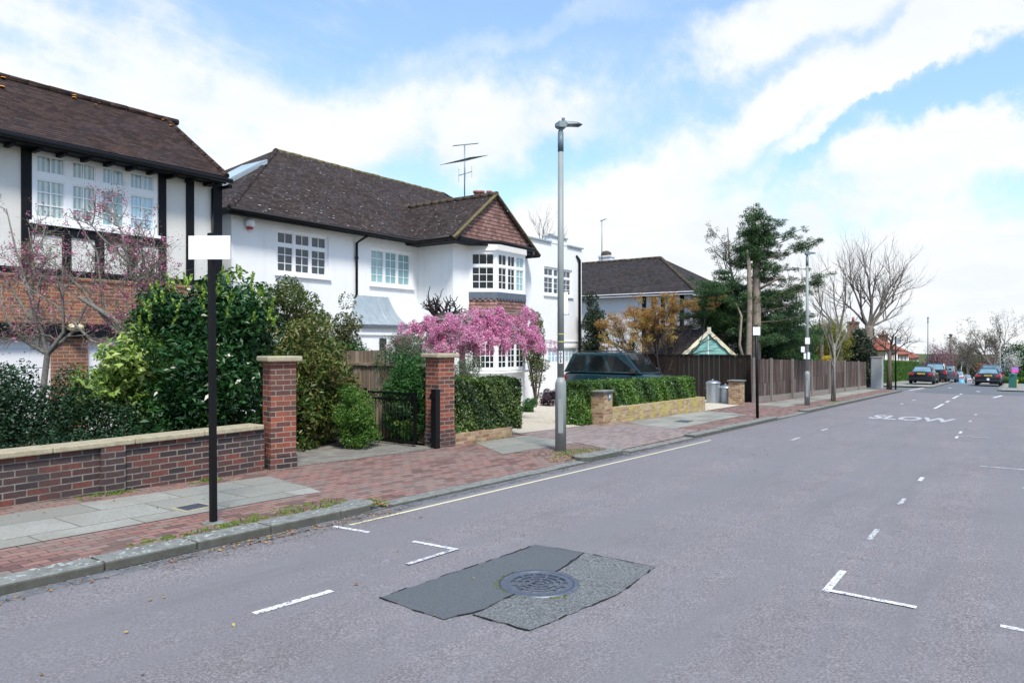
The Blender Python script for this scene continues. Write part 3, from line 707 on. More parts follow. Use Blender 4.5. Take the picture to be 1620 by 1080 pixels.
# flat cover in the pavement slabs
def cover(x,y,w,d,rz,label):
    t=thing('access_cover',label,'cover',(x,y,gr(x)+KB),'small access covers in the pavement',rz)
    t['_loc']=(0,0,0)
    m=MB(); m.box(-w/2,w/2,-d/2,d/2,-.02,.016); m.build('cover_frame',MT['coping'],t,org=(0,0,0))
    m=MB(); m.box(-w/2+.04,w/2-.04,-d/2+.04,d/2-.04,-.01,.02)
    for i in range(5):
        for j in range(4): m.box(-w/2+.07+i*(w-.14)/5,-w/2+.07+(i+.7)*(w-.14)/5,-d/2+.07+j*(d-.14)/4,-d/2+.07+(j+.6)*(d-.14)/4,.02,.024)
    m.build('cover_plate',MT['iron'],t,org=(0,0,0)); return t
cover(4.25,7.18,.34,.3,0,'small grey access cover in the paving slabs left of the black sign pole')
cover(18.4,7.35,.62,.5,0,'rectangular access cover in the slabs in front of the ochre hedge wall')
# drain cover
dc=(4.38*SC,2.86*SC); t=thing('drain_cover','round slotted cast iron drain cover set in the patched asphalt','drain cover',(dc[0],dc[1],gr(dc[0])+.006))
c=(dc[0],dc[1],gr(dc[0])+.006); 
m=MB(); m.lathe((c[0],c[1],c[2]-.02),[(.0,.0),(.30,.0)],40,False,False); m.lathe(c,[(.305,-.02),(.305,.012),(.262,.012),(.262,-.02)],48,False,False); m.build('cover_ring',MT['iron'],t)
m=MB(); m.lathe(c,[(.0,-.012),(.262,-.012)],40,False,False); m.build('drain_pit',MT['void'],t)
m=MB()
rings=[(.0,.022),(.058,.076),(.108,.126),(.160,.178),(.216,.262)]
def arcs(m,r0,r1,a0,a1,z0,z1):
    n=max(2,int((a1-a0)/.12))
    for i in range(n):
        s,e=a0+(a1-a0)*i/n,a0+(a1-a0)*(i+1)/n
        q=[(r0,s),(r1,s),(r1,e),(r0,e)]; pp=[(c[0]+r*math.cos(a),c[1]+r*math.sin(a)) for r,a in q]
        m.slab(pp,lambda X,Y:c[2]+z0,z1-z0)
for r0,r1 in rings: arcs(m,r0+.001,r1,0,2*PI,-.012,.010)
for (a,b),k,o in zip([(.022,.058),(.076,.108),(.126,.160),(.178,.216)],(4,6,8,12),(0,.3,.1,.2)):
    for i in range(k):
        aa=2*PI*i/k+o; arcs(m,a,b,aa,aa+.17*2*PI/k,-.012,.0095)
m.build('grating',MT['iron'],t)
m=MB(); r=random.Random(4)
for i in range(70):
    a=r.uniform(1.2,4.4); q=r.uniform(.3,.335); s=r.uniform(.006,.02); x,y=c[0]+q*math.cos(a),c[1]+q*math.sin(a)
    m.lathe((x,y,c[2]-.002),[(s,0),(s*.7,s*.5),(0.001,s*.7)],6,False,False)
tag(m.build('moss_rim',MT['moss'],t),kind='stuff')
# litter, leaves and weeds
def scatter(name,spec,n,L,mat,seed,kind='stuff',asp=.6,upr=False):
    r=np.random.default_rng(seed); P=[];N=[]
    for i in range(n):
        x0,x1,y0,y1,zf=spec[r.integers(len(spec))]; x=r.uniform(x0,x1); y=r.uniform(y0,y1); P.append((x,y,zf(x,y)+(.012 if not upr else L*.4)))
    P=np.array(P); n=len(P); N=nrmz(r.normal(size=(n,3))*.25+np.array([0,0,1])) if not upr else nrmz(r.normal(size=(n,3))*np.array([1,1,.2]))
    T=r.normal(size=(n,3))+(np.array([0,0,3]) if upr else 0); A=nrmz(T-N*(T*N).sum(1)[:,None]); Ls=L*r.uniform(.5,1.4,n)
    o=leaf_mesh(name,P,N,A,Ls,Ls*asp,r.uniform(0,1,n),mat); return tag(o,kind=kind)
g0=lambda x,y:gr(x)
o=scatter('fallen_leaves',[(1.5,5.8,5.6,5.8,g0),(3.6,5.8,5.66,5.8,g0),(5.74,5.85,5.8,6.2,zp),(10.0,10.6,6.1,6.5,zp),(9.9,11.4,6,7,zp)],420,.035,MT['lf_fallen'],3)
o=scatter('fallen_leaves',[(2,6,6,8.6,zp),(0,8,5.9,8.7,zp),(1,6,3,5.4,g0),(9,14,6,8.6,zp),(16,22,6,8.5,zp),(9,22,2,5.4,g0)],150,.032,MT['lf_fallen'],5)
scatter('gutter_grit',[(0,10,5.64,5.82,g0),(9.9,15,5.66,5.82,g0),(15,30,5.68,5.82,g0),(3,5.7,5.5,5.8,g0)],5200,.013,MT['lf_grit'],15,asp=.8)
scatter('paving_grit',[(-1,12,8.45,8.7,zp),(5.9,16,6.15,8.6,zp),(9.9,12,6.12,7.2,zp)],2600,.012,MT['lf_grit'],16,asp=.8)
wd=[(4.0,5.4,6.1,6.3,zp),(4.5,5.5,6.1,6.42,zp),(3.3,4.3,6.1,6.22,zp),(10.5,11.8,6.12,6.5,zp),(10.5,11.3,6.3,6.65,zp),(5.75,5.9,5.9,6.2,zp),(3.9,4.3,8.55,8.68,zp),(5.2,5.4,8.5,8.65,zp),(10.9,12.2,8.6,8.75,zp),(32.5,33.2,6.2,6.6,zp)]
scatter('weeds_grass',wd,1100,.045,MT['lf_grass'],9,asp=.22,upr=True)
m=MB(); r=random.Random(8)
for i in range(420):
    x0,x1,y0,y1,zf=wd[r.randrange(len(wd))]; x=r.uniform(x0-.2,x1+.2);y=r.uniform(y0-.03,y1+.1); s=r.uniform(.012,.045)
    m.lathe((x,y,zf(x,y)),[(s,0),(s*.75,s*.15),(.001,s*.22)],6,False,False)
tag(m.build('moss_tufts',MT['moss']),kind='stuff')
m=MB(); r=random.Random(18)
for i in range(150):   # pale lichen scabs on the kerb stones
    x=r.uniform(1.6,5.6) if i<110 else r.uniform(10.6,11.8); y=r.uniform(5.86,6.07); s=r.uniform(.004,.016)
    pts=[(x+s*1.6*math.cos(a)*r.uniform(.6,1.2),y+s*math.sin(a)*r.uniform(.6,1.2)) for a in lin(0,2*PI*7/8,8)]
    m.slab(pts,lambda X,Y:gr(X)+KB+.009,.006+.0015*r.random())
M_l=M_plain('pale_lichen',(.36,.4,.38),.9,.2,40)
tag(m.build('kerb_lichen',M_l),kind='stuff')
# ---------------------------------------------------------------- houses
def wallholes(m,fr,u0,u1,z0,z1,holes,dep=.12,n=0,back=.2):
    """front skin with real openings and reveals; holes: (ua,ub,za,zb)"""
    us=sorted(set([u0,u1]+[h[0] for h in holes]+[h[1] for h in holes])); zs=sorted(set([z0,z1]+[h[2] for h in holes]+[h[3] for h in holes]))
    inside=lambda u,z:any(h[0]<u<h[1] and h[2]<z<h[3] for h in holes)
    for a,b in zip(us,us[1:]):
        for c,d in zip(zs,zs[1:]):
            if not inside((a+b)/2,(c+d)/2): m.face([fr(a,n,c),fr(b,n,c),fr(b,n,d),fr(a,n,d)])
    for a,b,c,d in holes:
        e=n-dep
        m.face([fr(a,n,c),fr(a,e,c),fr(a,e,d),fr(a,n,d)]); m.face([fr(b,n,c),fr(b,n,d),fr(b,e,d),fr(b,e,c)])
        m.face([fr(a,n,d),fr(a,e,d),fr(b,e,d),fr(b,n,d)]); m.face([fr(a,n,c),fr(b,n,c),fr(b,e,c),fr(a,e,c)])
def window(root,fr,u0,u1,z0,z1,cols,glass,transom=None,n=-.08,fw=.07,mw=.07,bars=(2,3),topbars=(2,1),sill=True,curt=None,bar=.022,wide=None):
    """casement window: frame with glazing bars, panes and sill as sub-parts. transom=height of the top lights"""
    m=MB(); t=.05
    m.fbox(fr,u0,u0+fw,n,n+t,z0,z1); m.fbox(fr,u1-fw,u1,n,n+t,z0,z1); m.fbox(fr,u0+fw,u1-fw,n,n+t,z0,z0+fw); m.fbox(fr,u0+fw,u1-fw,n,n+t,z1-fw,z1)
    ul,ur=u0+fw,u1-fw
    if wide: cum=[0]; 
    ws=wide or [1]*cols; tot=sum(ws); xs=[ul]
    for w in ws: xs.append(xs[-1]+(ur-ul)*w/tot)
    zt=z1-fw-transom if transom else None
    lights=[]
    for i in range(cols):
        a=xs[i]+(mw/2 if i else 0); b=xs[i+1]-(mw/2 if i<cols-1 else 0)
        if i<cols-1: m.fbox(fr,b,b+mw,n,n+t,z0+fw,z1-fw)
        if zt:
            m.fbox(fr,a,b,n,n+t,zt-mw/2,zt+mw/2); lights+= [(a,b,z0+fw,zt-mw/2,bars),(a,b,zt+mw/2,z1-fw,topbars)]
        else: lights.append((a,b,z0+fw,z1-fw,bars))
    for a,b,c,d,(bx,bz) in lights:
        e=.028; m.fbox(fr,a,a+e,n+.002,n+t-.012,c,d); m.fbox(fr,b-e,b,n+.002,n+t-.012,c,d); m.fbox(fr,a+e,b-e,n+.002,n+t-.012,c,c+e); m.fbox(fr,a+e,b-e,n+.002,n+t-.012,d-e,d)
        for k in range(1,bx): x=a+(b-a)*k/bx; m.fbox(fr,x-bar/2,x+bar/2,n+.006,n+.03,c+e,d-e)
        for k in range(1,bz): z=c+(d-c)*k/bz; m.fbox(fr,a+e,b-e,n+.008,n+.028,z-bar/2,z+bar/2)
    w=m.build('window',MT['white_paint'],root)
    for i,(a,b,c,d,_) in enumerate(lights):
        g=MB(); g.face([fr(a,n+.012,c),fr(b,n+.012,c),fr(b,n+.012,d),fr(a,n+.012,d)]); gm=glass[i%len(glass)] if isinstance(glass,(list,tuple)) else glass
        g.build('pane',gm,w)
    if sill:
        s=MB(); s.fbox(fr,u0-.06,u1+.06,-.1,.07,z0-.07,z0-.005); s.build('sill',MT['white_paint'],w)
    return w
def gutter(root,pts,r=.06,mat='black_metal',name='gutter'):
    m=MB(); m.tube(pts,r,8); return m.build(name,MT[mat],root)
# ======================= house 1 (timber framed, far left)
Y1=16.; X1=10.2; h1=thing('timber_framed_house','black and white timber framed house over brown brick, nearest on the left','house',(3,Y1+3,gz(3)))
f1=front(Y1)
def P1(px,py): q=PY(px,py,Y1); return q.x,q.z
zE=5.55; zB=P1(100,440)[1]; print('H1 brick top',zB, 'win',P1(50,235),P1(248,372))
WX0,WX1=P1(50,300)[0],P1(248,300)[0]; WZ1=5.5; WZ0=4.1
zbb=2.95  # top of brick band
m=MB(); wallholes(m,f1,-4,X1,zbb,5.9,[(WX0,WX1,WZ0,WZ1)],.1); m.face([(X1,Y1,-.6),(X1,Y1+7,-.6),(X1,Y1+7,5.9),(X1,Y1,5.9)]); m.box(-4,X1-.01,Y1+.35,Y1+7,zbb,5.9)
m.build('upper_wall',MT['render_cream'],h1)
m=MB(); m.box(-4,X1+.01,Y1-.03,Y1+.3,2.05,zbb); m.box(-4,X1+.02,Y1-.06,Y1+.3,zbb,zbb+.07); m.build('brick_band',MT['brick_house'],h1)
m=MB(); m.box(-4,X1+.02,Y1-.14,Y1+.3,1.78,2.05); m.build('lintel_board',MT['black_timber'],h1)
# garages below: white doors between brick piers
zg=gz(6)-.3
pr=[(-4,-3.4),(1.4,2.0),(P1(82,560)[0],P1(138,560)[0]),(X1-.45,X1)]
for a,b in pr: m=MB(); m.box(a,b,Y1-.04,Y1+.3,zg,1.78); m.build('brick_pier',MT['brick_house'],h1)
for (a,b) in ((-3.4,1.4),(2.0,pr[2][0]),(pr[2][1],X1-.45)):
    if b<=a: continue
    m=MB(); m.box(a,b,Y1+.06,Y1+.1,zg,1.78); k=8
    for i in range(6): z=zg+.1+i*.38; m.box(a+.02,b-.02,Y1+.045,Y1+.06,z,z+.34)
    m.build('garage_door',MT['white_paint'],h1)
m=MB(); 
def beam(u0,u1,z0,z1,n=.03): m.fbox(f1,u0,u1,0.0-.02,n,z0,z1)
bx=[P1(33,300)[0],P1(49,300)[0]]
beam(bx[0],bx[1],zbb+.2,5.9,.035); beam(P1(249,300)[0]+.02,P1(262,300)[0],zbb+.2,5.9,.035); beam(P1(294,330)[0],P1(306,330)[0],zbb+.2,5.9,.035); beam(P1(336,330)[0],X1+.02,zbb+.2,5.9,.035)
beam(-4,X1+.02,zbb+.07,zbb+.2,.045); beam(WX0-.03,WX1+.02,WZ0-.26,WZ0-.075,.03)
for a,b in ((98,112),(150,164),(201,215)): beam(P1(a,400)[0],P1(b,400)[0],zbb+.2,WZ0-.26,.03)
beam(-2.4,-2.2,zbb+.2,5.9,.035)
beam(-4,X1+.02,5.52,5.75,.04)
m.build('timber_beams',MT['black_timber'],h1)
window(h1,f1,WX0,WX1,WZ0,WZ1,4,[MT['glass_curtain'],MT['glass_curtain'],MT['glass_curtain'],MT['glass_curtain'],MT['glass_teal'],MT['glass_blue'],MT['glass_blue'],MT['glass_blue']],transom=.42,n=-.03,fw=.075,mw=.13,bars=(2,3),topbars=(2,1))
# roof: eaves line at y=Y1-.55
ye=Y1-.45; yr=18.05; zr=7.43; ze=5.66
def roofslab(root,name,quad,mat,th=.09,ridgepts=None):
    m=MB(); a,b,c,d=[V(q) for q in quad]; n=(b-a).cross(d-a).normalized()
    if n.z<0:n=-n
    nx,ny=16,4; g=lambda i,j:(a.lerp(b,i/nx)).lerp(d.lerp(c,i/nx),j/ny)
    rr=random.Random(3)
    top=[[g(i,j)+n*(rr.uniform(-.012,.012) if 0<i<nx and 0<j<ny else 0) for j in range(ny+1)] for i in range(nx+1)]
    for i in range(nx):
        for j in range(ny): m.face([top[i][j],top[i+1][j],top[i+1][j+1],top[i][j+1]])
    lo=[p-n*th for p in (a,b,c,d)]; m.face(lo[::-1])
    for (p,q,r_,s) in ((a,b,lo[1],lo[0]),(b,c,lo[2],lo[1]),(c,d,lo[3],lo[2]),(d,a,lo[0],lo[3])): m.face([p,q,r_,s])
    return m.build(name,mat,root)
xr=9.98
r1=roofslab(h1,'roof',[(-6,ye,ze),(xr+.12,ye,ze),(xr,yr,zr),(-6,yr,zr)],MT['tiles_brown'])
roofslab(h1,'roof',[(-6,yr+4,5.3),(xr,yr+4,5.3),(xr,yr,zr),(-6,yr,zr)],MT['tiles_brown'])
m=MB(); x=-6; rr=random.Random(2)
while x<xr: m.tube([(x,yr,zr+.02),(x+.42,yr,zr+.02+rr.uniform(-.008,.008))],.085,8); x+=.44
for i in range(9):
    t=i/9; a=V((xr+.0,yr,zr)).lerp(V((xr+.12,ye,ze)),t); b=V((xr+.0,yr,zr)).lerp(V((xr+.12,ye,ze)),t+.1); m.tube([a,b],.07,6)
m.build('ridge',MT['tiles_brown'],r1)
m=MB(); rr=random.Random(12)
for i in range(26):
    x=rr.uniform(2.5,xr); t=rr.uniform(.0,.12) if rr.random()<.75 else rr.uniform(.1,.4); y=yr+(ye-yr)*t; z=zr+(ze-zr)*t+.05
    s=rr.uniform(.02,.07); m.lathe((x,y,z-.01),[(s,0),(s*.8,s*.3),(.002,s*.5)],7,False,False)
tag(m.build('lichen_patch',MT['lichen'],r1),kind='stuff')
m=MB(); m.box(-6,xr,ye+.02,Y1-.02,5.5,5.55); m.box(-6,xr+.08,ye-.0,ye+.04,5.48,5.64)
for i in range(34): x=-5+i*.46; m.box(x,x+.08,ye+.06,Y1-.02,5.43,5.5)
m.prism([(yr,zr-.12),(ye,ze-.12),(ye,5.45),(Y1+7,5.3)],frame((9.9,0,0),(0,1)),0,-.03)
m.build('eaves',MT['black_timber'],h1)
gutter(h1,[(-6,ye-.05,5.6),(xr+.2,ye-.05,5.56)],.06)
m=MB(); m.tube([(X1-.25,Y1-.06,5.4),(X1-.25,Y1-.06,2.2)],.035,8); m.build('downpipe',MT['black_metal'],h1)
p=P1(112,520); m=MB(); m.lathe((p[0],Y1-.2,p[1]-.05),[(.09,0),(.16,.05),(.15,.12),(.03,.17)],14); m.tube([(p[0],Y1-.2,p[1]+.05),(p[0],Y1-.02,p[1]+.0)],.02,6); m.build('wall_lamp',MT['lamp_warm'],h1)
# ======================= house 2 (white rendered)
YM=17.; YW=15.4; XL=11.15; XW=18.35; XWR=23.05
h2=thing('white_rendered_house','white rendered house with brown tiled roof and gabled bay, behind the pink blossom','house',(17,19,gz(17)))
fm=front(YM); fw_=front(YW)
zlo=-1.2
A=[PY(*p,YM) for p in ((437,362),(520,440),(586,387),(652,446))]
W1=(A[0].x,A[1].x,3.62,4.88); W2=(A[2].x,A[3].x,3.55,4.75); print('w1w2',W1,W2)
m=MB(); wallholes(m,fm,XL,XW,zlo,5.2,[W1,W2],.14)
m.face([(XL,YM,zlo),(XL,YM,5.2),(XL,YM+9,5.2),(XL,YM+9,zlo)]); m.box(XL+.01,XW,YM+.3,YM+9,zlo,5.19)
# wing: left side, front, right side
m.face([(XW,YW,zlo),(XW,YM,zlo),(XW,YM,5.2),(XW,YW,5.2)])
bu0=PY(742,400,YW).x; b_c0=PY(786,400,YW-.75).x; b_c1=PY(831,400,YW-.75).x; b_u1=b_c1+.55
print('bay',bu0,b_c0,b_c1,b_u1)
bz0,bz1=3.1,5.0
m.face([(XW,YW,zlo),(bu0,YW,zlo),(bu0,YW,5.2),(XW,YW,5.2)]); m.face([(b_u1,YW,zlo),(XWR,YW,zlo),(XWR,YW,5.2),(b_u1,YW,5.2)])
m.face([(bu0,YW,5.0),(b_u1,YW,5.0),(b_u1,YW,5.2),(bu0,YW,5.2)]); m.face([(XWR,YW,zlo),(XWR,YM,zlo),(XWR,YM,5.2),(XWR,YW,5.2)])
m.build('wall',MT['render_white'],h2)
window(h2,fm,*W1,3,MT['glass_mid'],transom=.36,n=-.1)
window(h2,fm,*W2,3,[MT['glass_teal']],n=-.1,bars=(2,4))
# bay (upper) windows, tile hanging, lower bay
def bayframes(dy,e=0):
    y2=YW-dy; p=[(bu0-e,YW),(b_c0-e*.4,y2-e),(b_c1+e*.4,y2-e),(b_u1+e,YW)]
    fs=[]
    for a,b in zip(p,p[1:]):
        L_=math.hypot(b[0]-a[0],b[1]-a[1]); fs.append((frame((a[0],a[1],0),(b[0]-a[0],b[1]-a[1])),L_))
    return fs,p
fs,pl=bayframes(.75)
zs=PY(786,403,YW-.75).z; zt=PY(786,462,YW-.75).z; print('bay z',zs,zt)
BT,BB=4.84,3.42
for i,(f,Ln) in enumerate(fs):
    window(h2,f,0.0,Ln,BB,BT,1 if i!=1 else 3,[MT['glass_dark'],MT['glass_dark']] if i!=1 else [MT['glass_dark']]*4+[MT['glass_teal']]*2,transom=.42,n=-.05,fw=.1,mw=.07,bars=(3,3) if i!=1 else (2,3),topbars=(3,1) if i!=1 else (2,1),sill=False)
def ringpoly(m,e,z0,z1,dy=.75,e2=None):
    _,p=bayframes(dy,e); _,q=bayframes(dy,e if e2 is None else e2)
    m.hexa([(p[0][0],YW+.02,z0),(p[1][0],p[1][1],z0),(p[2][0],p[2][1],z0),(p[3][0],YW+.02,z0),(q[0][0],YW+.02,z1),(q[1][0],q[1][1],z1),(q[2][0],q[2][1],z1),(q[3][0],YW+.02,z1)])
m=MB(); ringpoly(m,.05,BT,BT+.26); m.build('bay_cornice',MT['render_white'],h2)
m=MB(); ringpoly(m,.03,1.75,2.4-.02); ringpoly(m,-.02,zlo,.62); ringpoly(m,.12,.62,.68); m.build('bay_wall',MT['render_white'],h2)
m=MB(); ringpoly(m,.03,3.2,3.42); 
for i,(f,Ln) in enumerate(bayframes(.75,.03)[0]):
    k=int(Ln/.17)
    for j in range(k): u=Ln*(j+.5)/k; m.fbox(f,u-.05,u+.05,0,.02,3.14,3.22)
m.build('lead_flashing',MT['lead_dark'],h2)
m=MB(); ringpoly(m,.10,2.38,3.2,e2=.0)
m.build('hung_tiles',MT['tiles_hung'],h2)
fs2,_=bayframes(.75,.0)
for i,(f,Ln) in enumerate(fs2):
    window(h2,f,0.0,Ln,.7,1.74,1 if i!=1 else 3,MT['glass_dark'] if i!=1 else MT['glass_dark'],n=-.05,fw=.09,mw=.07,bars=(5,4) if i!=1 else (2,4),sill=False,bar=.025)
# gable over the bay
yg=YW-.52; gx0,gx1=17.75,22.6; gxm=20.0; gzt=6.84; gze=5.12
fg=front(yg)
m=MB(); m.prism([(gx0+.1,gze+.03),(gx1-.1,gze+.03),(gxm,gzt-.08)],fg,0,-.08); m.build('gable_tiles',MT['tiles_hung'],h2)
m=MB(); m.box(gx0+.2,gx1-.1,yg,YW-.0,gze-.12,gze); m.box(XW-.3,gx1-.1,yg-.02,yg+.05,gze-.12,gze+.03); m.build('soffit',MT['black_timber'],h2)
# wing roof
yb=19.5
ov=.12
wr=roofslab(h2,'wing_roof',[(gx0-.05,yg-.1,gze-.05),(gx0-.05,yb+.2,gze-.05),(gxm,yb,gzt),(gxm,yg-.1,gzt)],MT['tiles_dark'])
roofslab(h2,'wing_roof',[(gx1+.15,yg-.1,gze-.15),(gx1+.15,yb,gze-.15),(gxm,yb,gzt),(gxm,yg-.1,gzt)],MT['tiles_dark'])
m=MB()
for (xa,za) in ((gx0-.05,gze-.05),(gx1+.15,gze-.15)):
    N_=22
    for i in range(N_):
        t=i/N_; a=V((xa,yg-.1,za)).lerp(V((gxm,yg-.1,gzt)),t); b=V((xa,yg-.1,za)).lerp(V((gxm,yg-.1,gzt)),t+1/N_); m.hexa([a+V((0,-.02,-.02)),b+V((0,-.02,-.02)),b+V((0,.1,-.02)),a+V((0,.1,-.02)),a+V((0,-.02,.035)),b+V((0,-.02,.035)),b+V((0,.1,.035)),a+V((0,.1,.035))])
m.build('verge',MT['ridge_gold'],wr)
m=MB(); y=yg-.1
while y<yb-.1: m.tube([(gxm,y,gzt+.0),(gxm,y+.36,gzt+.0)],.1,7); y+=.38
m.build('ridge',MT['ridge'],wr)
# main roof: hipped
ex0,ey0=10.85,16.6; ezz=5.18; rx0,ry,rz=16.05,21.75,8.6; rx1=25.1; ex1=28.3
R_=roofslab(h2,'roof',[(ex0,ey0,ezz),(ex1,ey0,ezz),(rx1,ry,rz),(rx0,ry,rz)],MT['tiles_dark'])
roofslab(h2,'roof',[(ex0,ey0,ezz),(ex0,27,ezz),(rx0,ry,rz-.0),(rx0,ry,rz)],MT['tiles_dark'])
roofslab(h2,'roof',[(ex1,ey0,ezz),(ex1,27,ezz),(rx1,ry,rz),(rx1,ry,rz)],MT['tiles_dark'])
roofslab(h2,'roof',[(ex0,27,ezz),(ex1,27,ezz),(rx1,ry,rz),(rx0,ry,rz)],MT['tiles_dark'])
m=MB(); rr=random.Random(7)
def ridge(m,a,b,r=.1,st=.36):
    a=V(a);b=V(b);n=max(1,int((b-a).length/st))
    for i in range(n): j=V((0,0,rr.uniform(-.01,.012))); m.tube([a.lerp(b,i/n)+j,a.lerp(b,(i+.94)/n)+j],r,7)
ridge(m,(rx0,ry,rz-.03),(rx1,ry,rz-.03),.085); m.build('ridge',MT['ridge_gold'],R_)
m=MB(); ridge(m,(ex0,ey0,ezz-.02),(rx0,ry,rz-.03),.09,.3); m.build('hip',MT['tiles_dark'],R_); m=MB(); ridge(m,(ex1,ey0,ezz-.02),(rx1,ry,rz-.03),.09,.3); m.build('hip',MT['tiles_dark'],R_)
# skylight on the left slope
def onslope(y,u,h): # left hip plane x from z
    return V((ex0+(rx0-ex0)*u,y,ezz+(rz-ezz)*u+h))
m=MB(); m.hexa([onslope(18.6+1.2,.33,.02),onslope(18.6+2.6,.33,.02),onslope(18.6+2.6,.66,.02),onslope(18.6+1.2,.66,.02),onslope(19.8,.33,.16),onslope(21.2,.33,.16),onslope(21.2,.66,.16),onslope(19.8,.66,.16)]); sk=m.build('skylight',MT['lead'],R_)
m=MB(); m.face([onslope(19.87,.35,.17),onslope(21.13,.35,.17),onslope(21.13,.64,.17),onslope(19.87,.64,.17)]); m.build('skylight_pane',MT['glass_curtain'],R_)
# eaves & gutters
m=MB(); m.box(ex0+.05,XW,ey0+.02,YM,ezz-.12,ezz-.05); m.box(ex0+.03,gx0,ey0-.0,ey0+.04,ezz-.16,ezz-.0); m.box(ex0,ex0+.04,ey0,27,ezz-.16,ezz); m.box(gx0+.02,XW,yg,YM,gze-.14,gze-.08)
m.build('eaves',MT['black_timber'],h2)
gutter(h2,[(ex0-.05,ey0-.06,ezz-.06),(gx0-.1,ey0-.06,ezz-.1),(gx0-.1,yg+.05,ezz-.1)],.065)
gutter(h2,[(gx0-.1,yg+.0,gze-.06),(bu0-.25,YW-.42,gze-.04),(b_c0-.12,YW-.98,gze-.04),(b_c1+.2,YW-.98,gze-.06),(gx1-.1,YW-.5,gze-.1)],.06)
m=MB(); dp=PY(562,400,YM).x; m.tube([(dp+.18,ey0-.02,ezz-.14),(dp,YM-.07,ezz-.38),(dp,YM-.07,-.5)],.042,8)
for z in (4.3,3.1,1.9): m.tube([(dp,YM-.07,z),(dp,YM-.07,z+.07)],.055,8)
m.build('downpipe',MT['black_metal'],h2)
q=PY(394,352,YM-.05); m=MB(); m.lathe((q.x,YM-.1,q.z-.13),[(.09,0),(.13,.04),(.13,.18),(.08,.22)],6); ab=m.build('alarm_box',MT['sign_white'],h2)
m=MB(); m.lathe((q.x,YM-.1,q.z-.19),[(.07,0),(.1,.055)],6); m.build('strobe',MT['tail_red'],ab)
# entrance canopy (zinc, swept)
ca=PY(577,512,YM-.9); cb=PY(664,512,YM-.9); ct=PY(596,470,YM).z; print('canopy',ca,cb,ct)
cx0,cx1=PY(572,500,YM-.9).x,PY(660,500,YM-.9).x; zt_=PY(620,471,YM).z; zb_=PY(620,514,YM-.9).z
rings=[]
for i in range(9):
    t=i/8; k=1-(1-t)**2.0; z=zb_+(zt_-zb_)*(t**1.6); ins=.55*t**.6
    rings.append([(cx0+ins,YM,z),(cx0+ins,YM-.95+ins*1.5,z),(cx1-ins,YM-.95+ins*1.5,z),(cx1-ins,YM,z)])
m=MB(); m.loft(rings); 
for u in (.2,.4,.6,.8):
    pts=[V(r[1]).lerp(V(r[2]),u)+V((0,-.01,.008)) for r in rings]; m.tube(pts,.006,4)
cn=m.build('entrance_canopy',MT['lead'],h2)
m=MB(); m.box(cx0-.02,cx1+.02,YM-.97,YM,zb_-.1,zb_-.003); m.build('canopy_fascia',MT['lead_dark'],cn)
m=MB(); m.box(cx0+.05,cx1-.05,YM-.85,YM-.0,-.6,zb_-.1); m.box(cx0+.0,cx1,YM-.9,YM,zb_-.32,zb_-.24); m.build('porch_wall',MT['render_white'],h2)
xq=PY(606,532,YM-.87).x; m=MB(); m.box(xq-.14,xq+.14,YM-.88,YM-.84,.2,zb_-.42); m.build('porch_window',MT['glass_dark'],h2)
# extension with parapet, window and garage
YX=16.5; XX=28.9; fx=front(YX)
zx=PY(862,382,YX).z; print('ext top',zx)
ew=(PY(861,440,YX).x,PY(888,440,YX).x+.95,3.75,4.95); gd=(PY(866,560,YX).x,PY(913,560,YX).x,-.75,1.45)
m=MB(); wallholes(m,fx,XWR,XX,zlo,zx,[ew,gd],.13); m.face([(XX,YX,zlo),(XX,YX+8,zlo),(XX,YX+8,zx),(XX,YX,zx)]); m.face([(XWR,YX,zx),(XX,YX,zx),(XX,YX+.3,zx),(XWR,YX+.3,zx)]); m.box(XWR+.1,XX-.05,YX+.3,YX+7.9,zlo,zx-.3)
pc=(PY(872,378,YX).x,PY(896,380,YX).x); m.box(pc[0],pc[1],YX-.02,YX+.3,zx,zx+.28)
m.fbox(fx,XWR,XX,-.02,.03,1.72,1.76); m.fbox(fx,gd[0]-.12,gd[1]+.1,-.02,.025,1.45,1.56)
m.build('extension_wall',MT['render_white'],h2)
m=MB(); m.box(XWR,pc[0]-.04,YX-.08,YX+.38,zx,zx+.06); m.box(pc[0]-.04,pc[1]+.04,YX-.08,YX+.38,zx+.28,zx+.34); m.box(pc[1]+.04,XX+.06,YX-.08,YX+.38,zx,zx+.06); m.box(XX-.32,XX+.06,YX+.38,YX+8,zx,zx+.06)
for a,b in ((pc[1]-.5,.12),):m.lathe((a,YX+.5,zx+.3),[(b,0),(b,.2),(b*1.2,.22)],10)
m.build('parapet_coping',MT['lead'],h2)
window(h2,fx,*ew,3,MT['glass_mid'],transom=.34,n=-.1,bars=(2,3))
m=MB(); a,b,c_,d=gd; m.fbox(fx,a,b,-.1,-.06,c_,d)
for i in range(1,9): u=a+(b-a)*i/9; m.fbox(fx,u-.012,u+.012,-.06,-.05,c_,d-.65)
gdo=m.build('garage_door',MT['white_paint'],h2)
for i in range(8):
    u0=a+.12+(b-a-.24)*i/8; u1=a+.12+(b-a-.24)*(i+1)/8
    for j in range(2):
        g=MB(); g.fbox(fx,u0+.05,u1-.05,-.06,-.055,d-.58+j*.25,d-.58+j*.25+.21); g.build('pane',MT['glass_blue'],gdo)
m=MB(); x=PY(905,450,YX).x+.55; m.tube([(x-.2,YX-.02,zx-.35),(x,YX-.08,zx-.55),(x,YX-.08,-.7)],.06,8); m.build('downpipe',MT['black_metal'],h2)
